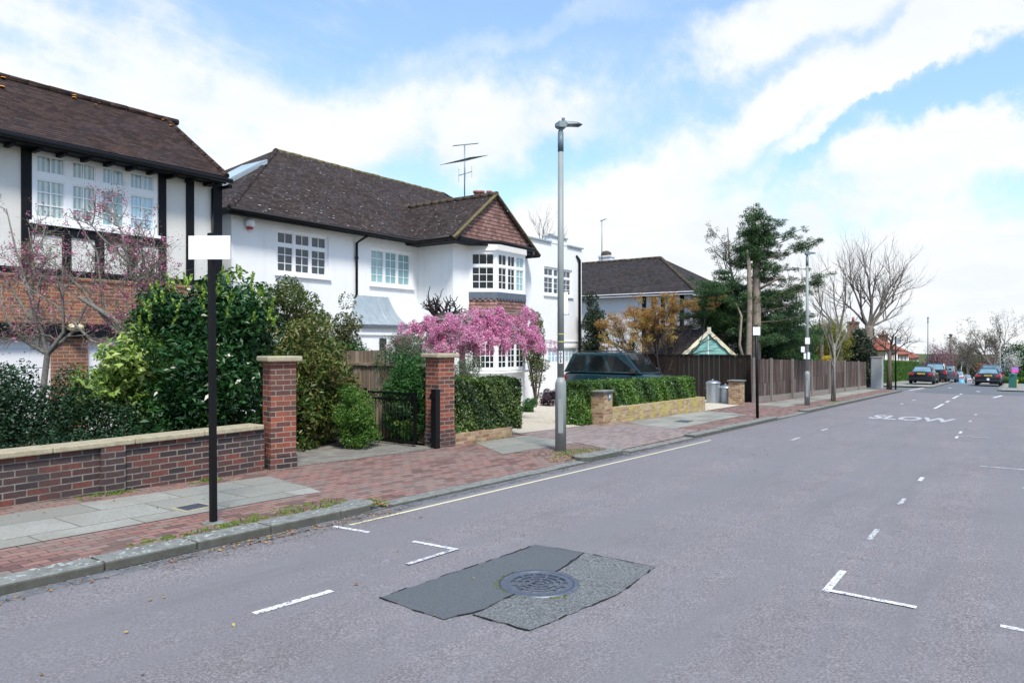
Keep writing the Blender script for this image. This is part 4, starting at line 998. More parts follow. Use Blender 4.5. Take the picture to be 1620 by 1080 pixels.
# chimney with pots, behind the wing roof
q0=PY(756,308,23.2); q1=PY(780,308,23.2); zc=q0.z-.25
m=MB(); m.box(q0.x-.3,q1.x+.3,22.8,23.6,6.5,zc); m.box(q0.x-.36,q1.x+.36,22.74,23.66,zc-.25,zc-.1); ch=m.build('chimney',MT['brick_brown'],R_)
for px_,rr_ in ((754,.17),(762,.15),(774,.15)):
    q=PY(px_,303,23.2); m=MB(); m.lathe((q.x,23.2,zc),[(rr_*.8,0),(rr_*.8,q.z-zc-.1),(rr_*1.1,q.z-zc-.08),(rr_*1.1,q.z-zc+.02),(rr_*.6,q.z-zc+.03)],14); m.build('chimney_pot',MT['terracotta'],R_)
# television aerial
q=PY(735,312,23.2); top=PY(735,226,23.2).z; ax=q.x
ae=thing('television_aerial','tall television aerial with three sets of rods above the white house roof','aerial',(ax,23.2,zc)); 
m=MB(); m.tube([(ax,23.2,zc-.4),(ax,23.2,top-.1)],.032,8); m.build('mast',MT['aerial'],ae)
def yagi(z,dirv,L_,nrod,rl,vert=False,rise=0,rw=.013):
    d=V((*dirv,rise)).normalized(); s=V((-d.y,d.x,0)).normalized() if not vert else V((0,0,1)); c0=V((ax,23.2,z)); m=MB(); m.tube([c0-d*L_*.45,c0+d*L_*.55],.022,6)
    for i in range(nrod): p=c0+d*L_*(-.45+i/(nrod-1)); m.tube([p-s*rl*(1-.25*i/nrod),p+s*rl*(1-.25*i/nrod)],rw,4)
    m.build('antenna',MT['aerial'],ae)
rv=(RT[0],RT[1])
yagi(top-.1,(rv[0]*.85+FW[0]*.6,rv[1]*.85+FW[1]*.6),1.5,12,.16,rise=.25,rw=.012)
yagi(PY(735,253,23.2).z,(rv[0]*.7+FW[0]*.75,rv[1]*.7+FW[1]*.75),1.5,8,1.15,rise=.3)
yagi(PY(735,275,23.2).z,(rv[0],rv[1]),.7,3,.35,vert=True,rise=.3)
# ======================= house 3 (side wall towards us)
X3=34.; h3=thing('hipped_roof_house','white house with dark hipped roof and black timbered end, behind the rust coloured tree','house',(X3+4,16,gz(X3)))
f3=frame((X3,0,0),(0,-1))  # u = -y , faces -x
def P3(px,py): q=PX(px,py,X3); return -q.y,q.z
uw0,_=P3(905,500); uw1,_=P3(1016,500); ue,_=P3(1092,500); ze3=P3(1055,467)[1]
m=MB(); m.fbox(f3,uw0-6,uw1,-.3,0,-1.5,ze3); m.fbox(f3,uw1,ue,-.3,-.01,-.2,ze3); m.box(X3+.3,X3+9,-ue,-uw0+6,-1.5,ze3-.02); m.build('wall',MT['render_far'],h3)
m=MB(); m.fbox(f3,uw1,ue,-.29,.02,-1.5,P3(1050,508)[1]-.2); m.build('brick_base',MT['brick_brown'],h3)
m=MB()
for px_ in (1019,1034,1049,1064,1079): 
    u=P3(px_,480)[0]; m.fbox(f3,u-.1,u+.1,-.02,.04,P3(1050,525)[1],ze3)
m.fbox(f3,uw1,ue,-.02,.05,P3(1050,530)[1]-.1,P3(1050,530)[1]+.1)
m.build('timber_beams',MT['black_timber'],h3)
m=MB(); m.fbox(f3,uw0-6,ue+.5,-.05,.42,ze3-.02,ze3+.03); m.fbox(f3,uw0-6,ue+.5,.38,.42,ze3+.03,ze3+.14); m.build('eaves',MT['white_paint'],h3)
yr0=-ue-.5; xe=X3-.45; xrg=X3+4.2; rz3=PX(1045,408,xrg).z; yh=PX(1045,408,xrg).y; yl=24.
R3=roofslab(h3,'roof',[(xe,yr0,ze3+.08),(xe,yl,ze3+.08),(xrg,yl,rz3),(xrg,yh,rz3)],MT['tiles_black'])
roofslab(h3,'roof',[(xe,yr0,ze3+.08),(X3+9,yr0,ze3+.08),(xrg+.2,yh,rz3),(xrg,yh,rz3)],MT['tiles_black'])
m=MB(); ridge(m,(xrg,yl,rz3),(xrg,yh,rz3)); ridge(m,(xe,yr0,ze3+.1),(xrg,yh,rz3)); m.build('ridge',MT['ridge'],R3)
c0=PX(959,405,X3+5); m=MB(); m.box(X3+4.7,X3+5.3,c0.y-.42,c0.y+.36,5,c0.z-.1); m.box(X3+4.65,X3+5.35,c0.y-.47,c0.y+.41,c0.z-.1,c0.z+.0); ch=m.build('chimney',MT['render_far'],R3)
m=MB(); m.lathe((X3+5,c0.y,c0.z+.0),[(.33,0),(.3,.22),(.15,.3)],6); m.build('chimney_pot',MT['ridge'],R3)
t=thing('roof_aerial','thin aerial mast on the chimney of the hipped roof house','aerial',(X3+4.5,c0.y,c0.z)); tz=PX(959,349,X3+4.5).z
m=MB(); m.tube([(X3+4.45,c0.y,c0.z-.5),(X3+4.45,c0.y,tz)],.03,6); m.build('mast',MT['aerial'],t); m=MB(); m.tube([(X3+4.45,c0.y+.1,tz),(X3+4.45,c0.y-.3,tz+.1)],.03,6); m.build('antenna',MT['aerial'],t)
q=PX(999,549,X3-.1); m=MB(); m.lathe((X3-.15,q.y,q.z-.2),[(.12,0),(.2,.1),(.2,.35),(.08,.5)],8); m.build('wall_lantern',MT['black_metal'],h3)
# red roof house glimpsed behind the conifer boughs
bh=thing('red_roof_house','red tiled house glimpsed behind the conifer boughs','house',(50,17,gz(50)))
m=MB(); m.box(47,56,15,22,-2,2.9); m.build('wall',MT['brick_brown'],bh)
roofslab(bh,'roof',[(46.5,14.4,2.9),(56.5,14.4,2.9),(56.5,18.5,5.0),(46.5,18.5,5.0)],MT['tiles_red_far'])
# teal summerhouse
sg=V((29.9,11.0,0)); a=math.atan2(FW[1],FW[0])+math.radians(20)   # ridge direction
RD=V((math.cos(a),math.sin(a),0)); 
apex=PD(1121,521,31.8); sh=thing('summerhouse','pale teal summerhouse with cream scalloped bargeboards behind the dark fence','summerhouse',(apex.x,apex.y,gz(apex.x)))
UD=V((RD.y,-RD.x,0)); fs_=frame((apex.x,apex.y,0),UD,-RD)
zA=apex.z; hw=1.75; zEv=zA-1.36; sl=1.36/hw
m=MB(); m.prism([(-1.5,-.8),(1.5,-.8),(1.5,zEv+.1),(0,zA-.1),(-1.5,zEv+.1)],fs_,-.06,-3); 
k=0; z=zEv+.02
while z<zA-.25:
    w=(zA-.12-z)/sl; m.fbox(fs_,-min(w-.04,1.5),min(w-.04,1.5),-.065,-.05,z,z+.1); z+=.13
m.build('wall',MT['shed_teal'],sh)
m=MB(); m.fbox(fs_,-.03,.03,-.06,-.02,zEv-.3,zA-.2); m.build('centre_batten',MT['white_paint'],sh)
m=MB()
for s in (-1,1):
    top=[];bot=[]
    for i in range(41):
        t=i/40; u=s*hw*t; z=zA-sl*hw*t; top.append((u,z)); bot.append((u,z-.17-.045*abs(math.sin(t*PI*4))))
    for i in range(40):
        m.prism([top[i],top[i+1],bot[i+1],bot[i]],fs_,.0,.04)
m.fbox(fs_,-.09,.09,.0,.05,zA-.2,zA+.1); m.build('bargeboard',MT['shed_cream'],sh)
for s in (-1,1):
    m=MB(); q=[fs_(0,0.02,zA),fs_(s*(hw+.05),0.02,zA-sl*(hw+.05)),fs_(s*(hw+.05),-3.2,zA-sl*(hw+.05)),fs_(0,-3.2,zA)]
    n=(q[1]-q[0]).cross(q[3]-q[0]).normalized(); n=n if n.z>0 else -n
    m.hexa([p+n*.01 for p in q]+[p+n*.05 for p in q]); m.build('roof',MT['tiles_black'],sh)
# ======================= distant terraces on the left
def far_house(name,label,x0,x1,y,zE,zR,wallm,chim,grp):
    h=thing(name,label,'house',((x0+x1)/2,y+3,gz(x0)),grp); f=front(y); zb=gz(x1)-1
    m=MB(); m.box(x0,x1,y,y+7,zb,zE); m.build('wall',wallm,h)
    r=roofslab(h,'roof',[(x0-.3,y-.4,zE-.05),(x1+.3,y-.4,zE-.05),(x1-2.2,y+3.5,zR),(x0+2.0,y+3.5,zR)],MT['tiles_red_far'])
    roofslab(h,'roof',[(x0-.3,y-.4,zE-.05),(x0-.3,y+7.4,zE-.05),(x0+2.0,y+3.5,zR),(x0+2.0,y+3.5,zR)],MT['tiles_red_far'])
    roofslab(h,'roof',[(x1+.3,y-.4,zE-.05),(x1+.3,y+7.4,zE-.05),(x1-2.2,y+3.5,zR),(x1-2.2,y+3.5,zR)],MT['tiles_red_far'])
    m=MB(); m.box(chim,chim+1.4,y+3,y+4,zE,zR+1.0); m.box(chim-.08,chim+1.48,y+2.92,y+4.08,zR+.8,zR+.95); c=m.build('chimney',MT['brick_brown'],r)
    m=MB(); m.lathe((chim+.7,y+3.5,zR+1.0),[(.16,0),(.13,.5)],8); m.build('chimney_pot',MT['terracotta'],r)
    for z0 in (zE-1.7,zE-4.3):
        for k in range(3):
            u=x0+1+(x1-x0-3.2)*k/2; w=window(h,f,u,u+1.5,z0,z0+1.25,3,MT['glass_mid'],n=.01,bars=(1,2),fw=.09,sill=False)
    for xx in (x0+.4,x1-.4): m=MB(); m.tube([(xx,y-.08,zE-.2),(xx,y-.08,zb)],.06,6); m.build('downpipe',MT['white_paint'],h)
for i,(x0,x1,dz,ch_,lb) in enumerate(((85,94.5,0,87,'nearest yellow brick house with red hipped roof beyond the side road'),(95.5,105,-.6,97.5,'second of the red roofed yellow brick houses beyond the side road'),(106,116,-1.2,109,'farthest of the red roofed yellow brick houses beyond the side road'))):
    far_house('red_roofed_house',lb,x0,x1,11.6,1.0+dz,3.1+dz,MT['brick_yellow'],ch_,'red roofed houses beyond the side road')
far=thing('valley_house','low red roofed house at the foot of the hill, left of the right hand cars','house',(150,1,gz(150)))
# ---------------------------------------------------------------- walls, pillars, gate, fences
def brickwall(name,label,x0,x1,y0,y1,ztop,cat='garden wall',mat='brick_wall',cop=True,group=None,pier=None,zb=None,bev=0):
    r=thing(name,label,cat,((x0+x1)/2,(y0+y1)/2,gz(x0)),group); m=MB(); zb=zb if zb is not None else gz(x1)-.3
    m.box(x0,x1,y0,y1,zb,ztop); m.build('brickwork',MT[mat],r)
    if pier:
        m=MB(); 
        for a,b in pier: m.box(a,b,y0-.05,y0,zb,ztop-.002)
        m.build('pier',MT[mat],r)
    if cop:
        m=MB(); x=x0; rr=random.Random(3)
        while x<x1-.05:
            w=min(.9,x1-x); m.box(x+.004,x+w-.004,y0-.06,y1+.06,ztop,ztop+.065+rr.uniform(-.003,.003)); x+=w
        m.build('coping',MT['coping'],r,bevel=.012)
    return r
brickwall('garden_wall','low dark red brick garden wall with cream stone coping in front of the shrubs',-10,6.24,8.72,8.95,.44,pier=[(P:=PY(160,760,8.68).x,PY(198,760,8.68).x)])
def pillar(label,x0,x1,y0,y1,zt,mat='brick_pillar',cap='coping',g='brick gate pillars',over=.07,caph=.08,zb=None,rot=0):
    r=thing('brick_pillar',label,'pillar',((x0+x1)/2,(y0+y1)/2,gz(x0)+PAV),g,rot); m=MB(); m.box(x0,x1,y0,y1,gz(x1)-.2,zt); m.build('brickwork',MT[mat],r,bevel=.006)
    m=MB(); m.box(x0-over,x1+over,y0-over,y1+over,zt,zt+caph); m.build('cap',MT[cap],r,bevel=.02); return r
pz=PY(450,572,8.62).z; pz2=PY(700,566,8.58).z; print('pillars',pz,pz2)
p1=pillar('dark red brick gate pillar with grey sooty foot at the end of the low wall',6.34,6.72,8.62,8.92,pz,rot=math.radians(-14))
p2=pillar('bright red brick gate pillar with cream cap beside the black iron gate',9.86,10.26,8.58,8.94,pz2,rot=math.radians(-8))
p3=pillar('short yellow brick pillar with grey cap and house number plate at the hedge corner',15.88,16.38,8.45,8.85,PY(957,622,8.5).z,'brick_stock2','kerb',over=.05,caph=.07)
p4=pillar('short yellow brick pillar with grey cap beside the dustbins',26.85,27.35,8.5,8.95,PY(1168,604,8.6).z,'brick_stock2','kerb',over=.06,caph=.06)
q=PY(965,627,8.45); m=MB(); m.box(16.12-.0,16.25,8.43,8.455,q.z-.075,q.z+.075); m.build('number_plate',MT['blue_plate'],p3)
place_text('number','4',.13,(16.185,8.427,q.z),(1,0,0),(0,0,1),MT['sign_white'],p3,.004,po=rootloc(p3))
m=MB(); m.box(6.33,6.73,8.61,8.93,gz(6.5)-.1,gz(6.5)+PAV+.2); m.build('painted_foot',MT['brick_wall'],p1)
m=MB(); m.box(9.85,10.27,8.57,8.95,gz(10)-.1,gz(10)+PAV+.3); m.build('painted_foot',MT['brick_wall'],p2)
# curved stock wall under hedge 1 and ochre wall under hedge 2
r=thing('retaining_wall','low curved pale brick wall under the clipped hedge beside the gate pillar','garden wall',(11.4,8.8,gz(11)))
m=MB(); pts=[(10.32,8.68),(11.2,8.66),(12.0,8.66),(12.35,8.74),(12.6,8.95),(12.75,9.3)]
for (a,b) in zip(pts,pts[1:]):
    d=V((b[0]-a[0],b[1]-a[1])).normalized(); n=V((-d.y,d.x))*.2
    m.hexa([(a[0],a[1],gz(a[0])),(b[0],b[1],gz(b[0])),(b[0]+n.x,b[1]+n.y,gz(b[0])),(a[0]+n.x,a[1]+n.y,gz(a[0])),(a[0],a[1],gz(a[0])+PAV+.2),(b[0],b[1],gz(b[0])+PAV+.2),(b[0]+n.x,b[1]+n.y,gz(b[0])+PAV+.2),(a[0]+n.x,a[1]+n.y,gz(a[0])+PAV+.2)])
m.build('brickwork',MT['brick_stock2'],r)
r=thing('retaining_wall','low yellow lichened brick wall under the long clipped hedge','garden wall',(19.6,8.6,gz(19)))
m=MB()
for i in range(8):
    a=16.38+(22.9-16.38)*i/8; b=16.38+(22.9-16.38)*(i+1)/8; zt=lambda x:-.02+(x-16.4)*-.018
    m.hexa([(a,8.52,gz(a)-.2),(b,8.52,gz(b)-.2),(b,8.74,gz(b)-.2),(a,8.74,gz(a)-.2),(a,8.52,zt(a)),(b,8.52,zt(b)),(b,8.74,zt(b)),(a,8.74,zt(a))])
m.box(22.9,23.15,8.5,8.8,-.8,PY(1113,628,8.5).z); m.build('brickwork',MT['brick_stock'],r)
# iron gate standing open, swung in from pillar 2
gx=9.62; r=thing('iron_gate','black wrought iron gate standing open beside the bright brick pillar','gate',(gx,9.55,gz(gx)+PAV)); zb=gz(gx)+PAV+.06; zt=PX(592,619,gx).z
m=MB(); m.box(gx-.02,gx+.02,8.95,10.3,zb,zb+.045); m.box(gx-.02,gx+.02,8.95,10.3,zt-.14,zt-.11); m.box(gx-.02,gx+.02,8.95,10.3,zt-.02,zt+.01); m.box(gx-.022,gx+.022,8.95,9.0,zb,zt+.02); m.box(gx-.022,gx+.022,10.26,10.31,zb,zt+.06); m.build('gate_frame',MT['black_metal'],r)
m=MB()
for i in range(1,14): y=9.0+1.27*i/14; m.tube([(gx,y,zb+.04),(gx,y,zt-.11)],.009,6)
for i in range(9):
    y=9.08+1.12*i/8; c=[(gx,y+.05*math.cos(t),zt-.065+.04*math.sin(t)) for t in lin(0,2*PI,9)]; m.tube(c,.007,5)
m.build('bars',MT['black_metal'],r)
r=thing('gate_post','black square steel gate post against the bright brick pillar','post',(9.74,8.62,gz(gx)+PAV)); m=MB(); m.box(9.67,9.79,8.52,8.64,gz(gx),PY(683,616,8.55).z); m.build('post',MT['black_metal'],r,bevel=.006)
m=MB(); 
for z in (.1,.9): m.box(9.66,9.7,8.53,8.66,gz(gx)+PAV+z,gz(gx)+PAV+z+.08)
m.build('hinge',MT['black_metal'],r)
# fences
def planks(root,a,b,ztop,zbot,mat,pw=.1,seed=1,name='boards',th=.02,jit=.012,slope=None):
    a=V((*a,0));b=V((*b,0));L_=(b-a).length;d=(b-a).normalized();n=V((d.y,-d.x,0)); r=random.Random(seed); m=MB(); k=int(L_/pw)
    zt=ztop if callable(ztop) else (lambda x:ztop); zb=zbot if callable(zbot) else (lambda x:zbot)
    for i in range(k):
        u0=L_*i/k+.003;u1=L_*(i+1)/k-.003; o=(i%2)*.008+r.uniform(0,.006); p=a+d*u0+n*o; q=a+d*u1+n*(o+.004); t=n*th; j=r.uniform(-jit,jit)
        m.hexa([V((p.x,p.y,zb(p.x))),V((q.x,q.y,zb(q.x))),V((*(q-t).xy,zb(q.x))),V((*(p-t).xy,zb(p.x))),V((p.x,p.y,zt(p.x)+j)),V((q.x,q.y,zt(q.x)+j)),V((*(q-t).xy,zt(q.x)+j)),V((*(p-t).xy,zt(p.x)+j))])
    return m.build(name,mat,root)
r=thing('plank_fence','weathered bare plank fence panel behind the open iron gate','fence',(9.95,11,gz(9)+PAV))
planks(r,(10.2,9.2),(10.2,12.6),1.2,gz(10),MT['fence_side'],.13,4); 
m=MB(); m.box(10.15,10.24,9.2,12.6,1.2,1.25); m.build('rail',MT['fence_side'],r); planks(r,(10.25,10.4),(10.25,12.4),1.5,1.25,MT['fence_side'],.13,5,'trellis_boards')
r=thing('board_fence','long dark brown board fence behind the four wheel drive and the dustbins','fence',(29.5,13,gz(29)))
zf=PX(1178,562,29.5).z
planks(r,(29.5,19.5),(29.5,8.9),zf,gz(29.5)-.1,MT['fence_dark'],.11,6)
m=MB(); 
for y in (18,16,14,12,10): m.box(29.46,29.52,y-.04,y+.04,gz(29.5),zf+.03)
m.box(29.44,29.48,8.9,19.5,zf+.0,zf+.03); m.build('post',MT['fence_dark'],r)
r=thing('plank_fence','long weathered grey and rust brown fence with pale posts along the pavement','fence',(38,8.6,gz(38)))
FP=[(29.1,8.75),(31.2,8.55),(34.2,8.5),(38,8.4),(42.3,8.2),(46,8.0),(50.2,7.9)]
ztf=lambda x: PYZ(x)
def PYZ(x): return 1.03-.0262*(x-29)
rr=random.Random(6)
for i,(a,b) in enumerate(zip(FP,FP[1:])):
    planks(r,a,b,ztf,lambda x:gz(x)+.02,MT['fence_grey'],.105,10+i,'board_panel')
def post(x,y,lean=0): 
    m=MB(); z0=gz(x)-.05; m.hexa([(x-.05,y-.11,z0),(x+.05,y-.11,z0),(x+.05,y-.02,z0),(x-.05,y-.02,z0),(x-.05+lean,y-.11,ztf(x)+.05),(x+.05+lean,y-.11,ztf(x)+.05),(x+.05+lean,y-.02,ztf(x)+.05),(x-.05+lean,y-.02,ztf(x)+.05)]); m.build('post',MT['fence_post'],r)
post(29.15,8.75,.06); post(31.0,8.57,-.03); post(34.2,8.5); post(37.6,8.43); post(41,8.27); post(44.2,8.1); post(47.6,7.96)
m=MB(); 
for a,b in zip(FP,FP[1:]):
    m.hexa([(a[0],a[1]-.035,gz(a[0])),(b[0],b[1]-.035,gz(b[0])),(b[0],b[1]-.01,gz(b[0])),(a[0],a[1]-.01,gz(a[0])),(a[0],a[1]-.035,gz(a[0])+.24),(b[0],b[1]-.035,gz(b[0])+.24),(b[0],b[1]-.01,gz(b[0])+.24),(a[0],a[1]-.01,gz(a[0])+.24)])
m.build('gravel_board',MT['fence_post'],r)
# dustbins
def bin_(label,x,y,rad,h):
    z=gz(x)+PAV; t=thing('dustbin',label,'dustbin',(x,y,z),'galvanised dustbins'); pr=[(rad*.9,0),(rad*.92,.03)]
    for i in range(13): zz=.05+(h-.1)*i/12; pr.append((rad*(.92+.08*i/12)+(.007 if i%2 else 0),zz))
    pr+=[(rad*1.03,h-.03),(rad*1.03,h)]
    m=MB(); m.lathe((x,y,z),pr,28); m.build('body',MT['galv'],t)
    m=MB(); m.lathe((x,y,z+h),[(rad*1.08,-.03),(rad*1.08,.015),(rad*.9,.045),(rad*.5,.085),(.01,.1)],28); ld=m.build('lid',MT['galv'],t)
    m=MB(); m.tube([(x-.09,y,z+h+.07),(x-.06,y,z+h+.14),(x+.06,y,z+h+.14),(x+.09,y,z+h+.07)],.012,6); m.build('handle',MT['galv'],ld)
    for s in (-1,1):
        m=MB(); cx,cy=x+s*rad*1.0*RT[0],y+s*rad*1.0*RT[1]; m.tube([(cx,cy,z+h*.78),(cx+s*.05*RT[0],cy+s*.05*RT[1],z+h*.74),(cx,cy,z+h*.7)],.01,6); m.build('side_handle',MT['galv'],t)
q=PY(1128,570,9.6); bin_('taller galvanised steel dustbin beside the end of the long hedge',PY(1128,570,9.75).x,9.75,.27,.80)
bin_('shorter galvanised steel dustbin next to the yellow brick pillar',PY(1148,570,9.35).x,9.35,.26,.62)
# lamp posts
def lamp_post(label,x,y,hd,grp='street lamps',H_=5.93,scale=1):
    z=gz(x)+PAV-.02; t=thing('street_lamp',label,'street lamp',(x,y,z),grp); m=MB()
    m.lathe((x,y,z),[(.1,0),(.1,1.2),(.097,1.24),(.062,1.34)],20); m.build('base',MT['lamp_grey'],t)
    ca_=V((-x,-y,0)).normalized(); sa_=V((-ca_.y,ca_.x,0)); fd=frame((x,y,z),sa_,ca_)
    m=MB(); m.fbox(fd,-.045,.045,.088,.104,.35,.95); m.build('service_door',MT['lamp_grey'],t,bevel=.004)
    m=MB(); m.lathe((x,y,z),[(.062,1.34),(.05,H_-.55)],16); m.build('column',MT['lamp_grey'],t)
    m=MB(); m.lathe((x,y,z),[(.054,H_-.55),(.052,H_-.2),(.05,H_-.2)],16); m.build('sleeve',MT['lamp_head'],t)
    d=V(hd).normalized(); s=V((-d.y,d.x,0)); c=V((x,y,z+H_-.2))
    m=MB(); m.tube([c,c+V((0,0,.09)),c+d*.03+V((0,0,.14))],[.045,.04,.06],10)
    def sec(u,w,z0,z1): b=c+d*u; return [b-s*w+V((0,0,z0)),b+s*w+V((0,0,z0)),b+s*w*.75+V((0,0,z1)),b-s*w*.75+V((0,0,z1))]
    m.loft([sec(-.1,.04,.09,.15),sec(-.04,.08,.07,.19),sec(.08,.09,.07,.195),sec(.11,.1,.125,.19),sec(.3,.105,.145,.185),sec(.4,.06,.15,.165)]); m.tube([c+d*.05+V((0,0,.2)),c+d*.05+V((0,0,.26))],[.035,.03],8)
    hh=m.build('lamp_head',MT['lamp_head'],t,bevel=.01)
    m=MB(); m.hexa(sec(.15,.085,.13,.135)[:2]+sec(.36,.06,.13,.135)[:2][::-1]+[p+V((0,0,.012)) for p in sec(.15,.085,.13,.135)[:2]+sec(.36,.06,.13,.135)[:2][::-1]]); m.build('lens',MT['lamp_glass'],hh)
    return t
hdx=(.75,-.66,0)
l1=lamp_post('tall grey street lamp with 003 number plate, nearest, in front of the gravel drive',10.96,6.69,hdx); z0=gz(10.96)+PAV
TC=V((10.96,6.69,0)); cd=V((-TC.x,-TC.y,0)).normalized(); sd=V((-cd.y,cd.x,0)); sd=sd if sd.dot(V((RT[0],RT[1],0)))>0 else -sd
lf=frame(TC,sd,cd); zn=PD(889,565,12.8).z
m=MB(); 
a_=lambda ang,rad,z:TC+cd*rad*math.cos(ang)+sd*rad*math.sin(ang)+V((0,0,z))
for i in range(6):
    s,e=-.55+1.1*i/6,-.55+1.1*(i+1)/6; m.face([a_(s,.0655,zn-.11),a_(e,.0655,zn-.11),a_(e,.0655,zn+.11),a_(s,.0655,zn+.11)])
npl=m.build('number_plate',MT['sign_white'],l1,recalc=False)
for k,ch in enumerate('003'):
    place_text('digit',ch,.075,TC+cd*.069+V((0,0,zn+.068-k*.068)),sd,(0,0,1),MT['text_black'],l1,.004,po=rootloc(l1),sx=1.0)
m=MB()
for zz in (PD(889,529,12.8).z,PD(889,541,12.8).z): m.lathe((TC.x,TC.y,zz),[(.0635,0),(.0635,.018)],16,False,False)
m.build('yellow_band',MT['yellow_band'],l1)
# narrow parking plate clamped on the back of the lamp post
zs0,zs1=PD(895,497,12.8).z,PD(895,462,12.8).z
m=MB(); m.fbox(lf,.06,.13,-.012,.0,zs0,zs1); m.build('side_plate',MT['sign_white'],l1)
m=MB(); m.fbox(lf,-.0,.15,-.035,-.013,zs0-.01,zs0+.015); m.build('bracket',MT['lamp_grey'],l1)
m=MB(); m.fbox(lf,-.0,.15,-.035,-.013,zs1-.015,zs1+.01); m.build('bracket',MT['lamp_grey'],l1)
l2=lamp_post('grey street lamp carrying four small white plates, second along the pavement',28.99,6.61,(.85,-.5,0)); TC=V((28.99,6.61,0)); cd=V((-TC.x,-TC.y,0)).normalized(); sd=V((-cd.y,cd.x,0)); sd=sd if sd.dot(V((RT[0],RT[1],0)))>0 else -sd; lf=frame(TC,sd,cd)
for (pa,pb,pc_,pd) in ((1275.5,1282.5,534,544),(1269.5,1275,548,557),(1273.5,1277,558.5,567.5),(1279,1282.5,557,568)):
    dep=28.99*FW[0]+6.61*FW[1]; w=dep/F; a=(pa-1278.5)*w; b=(pb-1278.5)*w; m=MB(); m.fbox(lf,a,b,.06,.075,PD(1278,pd,dep).z,PD(1278,pc_,dep).z); m.build('plate',MT['sign_white'],l2)
l3=lamp_post('distant thin street lamp beside the first parked cars on the left',80.9,7.2,(1,0,0),H_=6.3) 
l3x=l3
# sign poles
x,y=4.02,6.43; t=thing('estate_sign','blank white board on a tall black square post at the kerb','sign',(x,y,gz(x)+PAV)); dep=x*FW[0]+y*FW[1]; top=PD(333,369,dep).z
m=MB(); w=.028; ln=.02; m.hexa([(x-w,y-w,gz(x)),(x+w,y-w,gz(x)),(x+w,y+w,gz(x)),(x-w,y+w,gz(x)),(x-w-.015,y-w+.01,top),(x+w-.015,y-w+.01,top),(x+w-.015,y+w+.01,top),(x-w-.015,y+w+.01,top)]); m.build('post',MT['black_metal'],t,bevel=.004)
s=V((FW[0]*-.05+RT[0],FW[1]*-.05+RT[1],0)).normalized(); nn=V((-FW[0],-FW[1],0)); fr_=frame((x-.015,y+.01,0),s,nn); k=dep/F
m=MB(); za,zb_2=PD(333,374,dep).z,PD(333,411,dep).z; m.fbox(fr_,-34*k,33*k,.032,.042,zb_2,za); m.build('board',MT['sign_white'],t)
m=MB(); m.fbox(fr_,-.05,.05,.03,.0335,zb_2+.04,zb_2+.07); m.build('bracket',MT['black_metal'],t)
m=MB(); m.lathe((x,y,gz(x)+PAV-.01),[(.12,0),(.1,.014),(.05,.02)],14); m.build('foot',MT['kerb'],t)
x,y=21.26,6.23; t=thing('parking_sign','small white notice on a thin black post between the two lamps','sign',(x,y,gz(x)+PAV)); dep=x*FW[0]+y*FW[1]; top=PD(1196,530,dep).z; k=dep/F
m=MB(); m.tube([(x,y,gz(x)),(x-.05,y+.02,top+.3)],.045,10); m.build('post',MT['black_metal'],t)
fr_=frame((x-.05,y+.02,0),RT,nn); m=MB(); m.fbox(fr_,-6*k,5*k,.05,.06,top,PD(1196,517,dep).z); pl_=m.build('plate',MT['sign_white'],t)
m=MB()
for i in range(5): z=top+.05+i*.045; m.fbox(fr_,-4*k,3.5*k*(1 if i%2 else .7),.061,.063,z,z+.008)
m.build('small_print',MT['text_grey'],pl_)
# thin black post by the street tree at the corner, grey cabinet
x,y=51.3,6.35; t=thing('sign_post','thin black post at the corner beside the street tree','post',(x,y,gz(x)+PAV)); m=MB(); m.tube([(x,y,gz(x)),(x,y,gz(x)+3.4)],.05,8); m.build('post',MT['black_metal'],t); m=MB(); m.box(x-.03,x+.03,y-.3,y+.02,gz(x)+2.9,gz(x)+3.3); m.build('plate',MT['sign_grey'],t)
x,y=52.6,7.6; t=thing('utility_cabinet','tall pale grey cabinet at the end of the fence','cabinet',(x,y,gz(x)+PAV)); m=MB(); m.box(x-.3,x+.3,y-.33,y+.33,gz(x),gz(x)+2.05); m.build('body',MT['cab_grey'],t,bevel=.02); m=MB(); m.box(x-.34,x+.34,y-.37,y+.37,gz(x)+2.05,gz(x)+2.1); m.box(x-.31,x-.3,y-.28,y+.28,gz(x)+.25,gz(x)+1.95); m.build('door',MT['cab_grey'],t)
x,y=64.6,.3; t=thing('telecoms_cabinet','small dark green cabinet on the right hand pavement','cabinet',(x,y,gz(x)+PAV)); m=MB(); m.box(x-.2,x+.2,y-.25,y+.25,gz(x),gz(x)+1.0); m.build('body',MT['cab_green'],t,bevel=.03); m=MB(); m.lathe((x,y,gz(x)+.98),[(.33,0),(.3,.06),(.1,.1)],4); m.build('top',MT['cab_green'],t)
x,y=68.5,.05; t=thing('marker_post','tiny yellow marker post behind the green cabinet','marker',(x,y,gz(x)+PAV)); m=MB(); m.box(x-.03,x+.03,y-.05,y+.05,gz(x),gz(x)+.5); m.build('post',MT['hydrant_yellow'],t); m=MB(); m.box(x-.05,x-.03,y-.09,y+.09,gz(x)+.38,gz(x)+.55); m.build('plate',MT['hydrant_yellow'],t)
q=PD(1605,585,72); x,y=q.x,q.y; t=thing('agents_board','pink and purple board on a post above the far right hedge','sign',(x,y,gz(x)+PAV)); m=MB(); m.tube([(x,y,gz(x)),(x,y,q.z-.2)],.05,6); m.build('post',MT['white_paint'],t)
fr_=frame((x,y,0),RT,nn); m=MB(); m.fbox(fr_,-.32,.32,.05,.08,q.z,q.z+.28); m.build('upper_board',MT['purple_sign'],t); m=MB(); m.fbox(fr_,-.32,.32,.05,.08,q.z-.3,q.z-.002); m.build('lower_board',MT['pink_sign'],t)
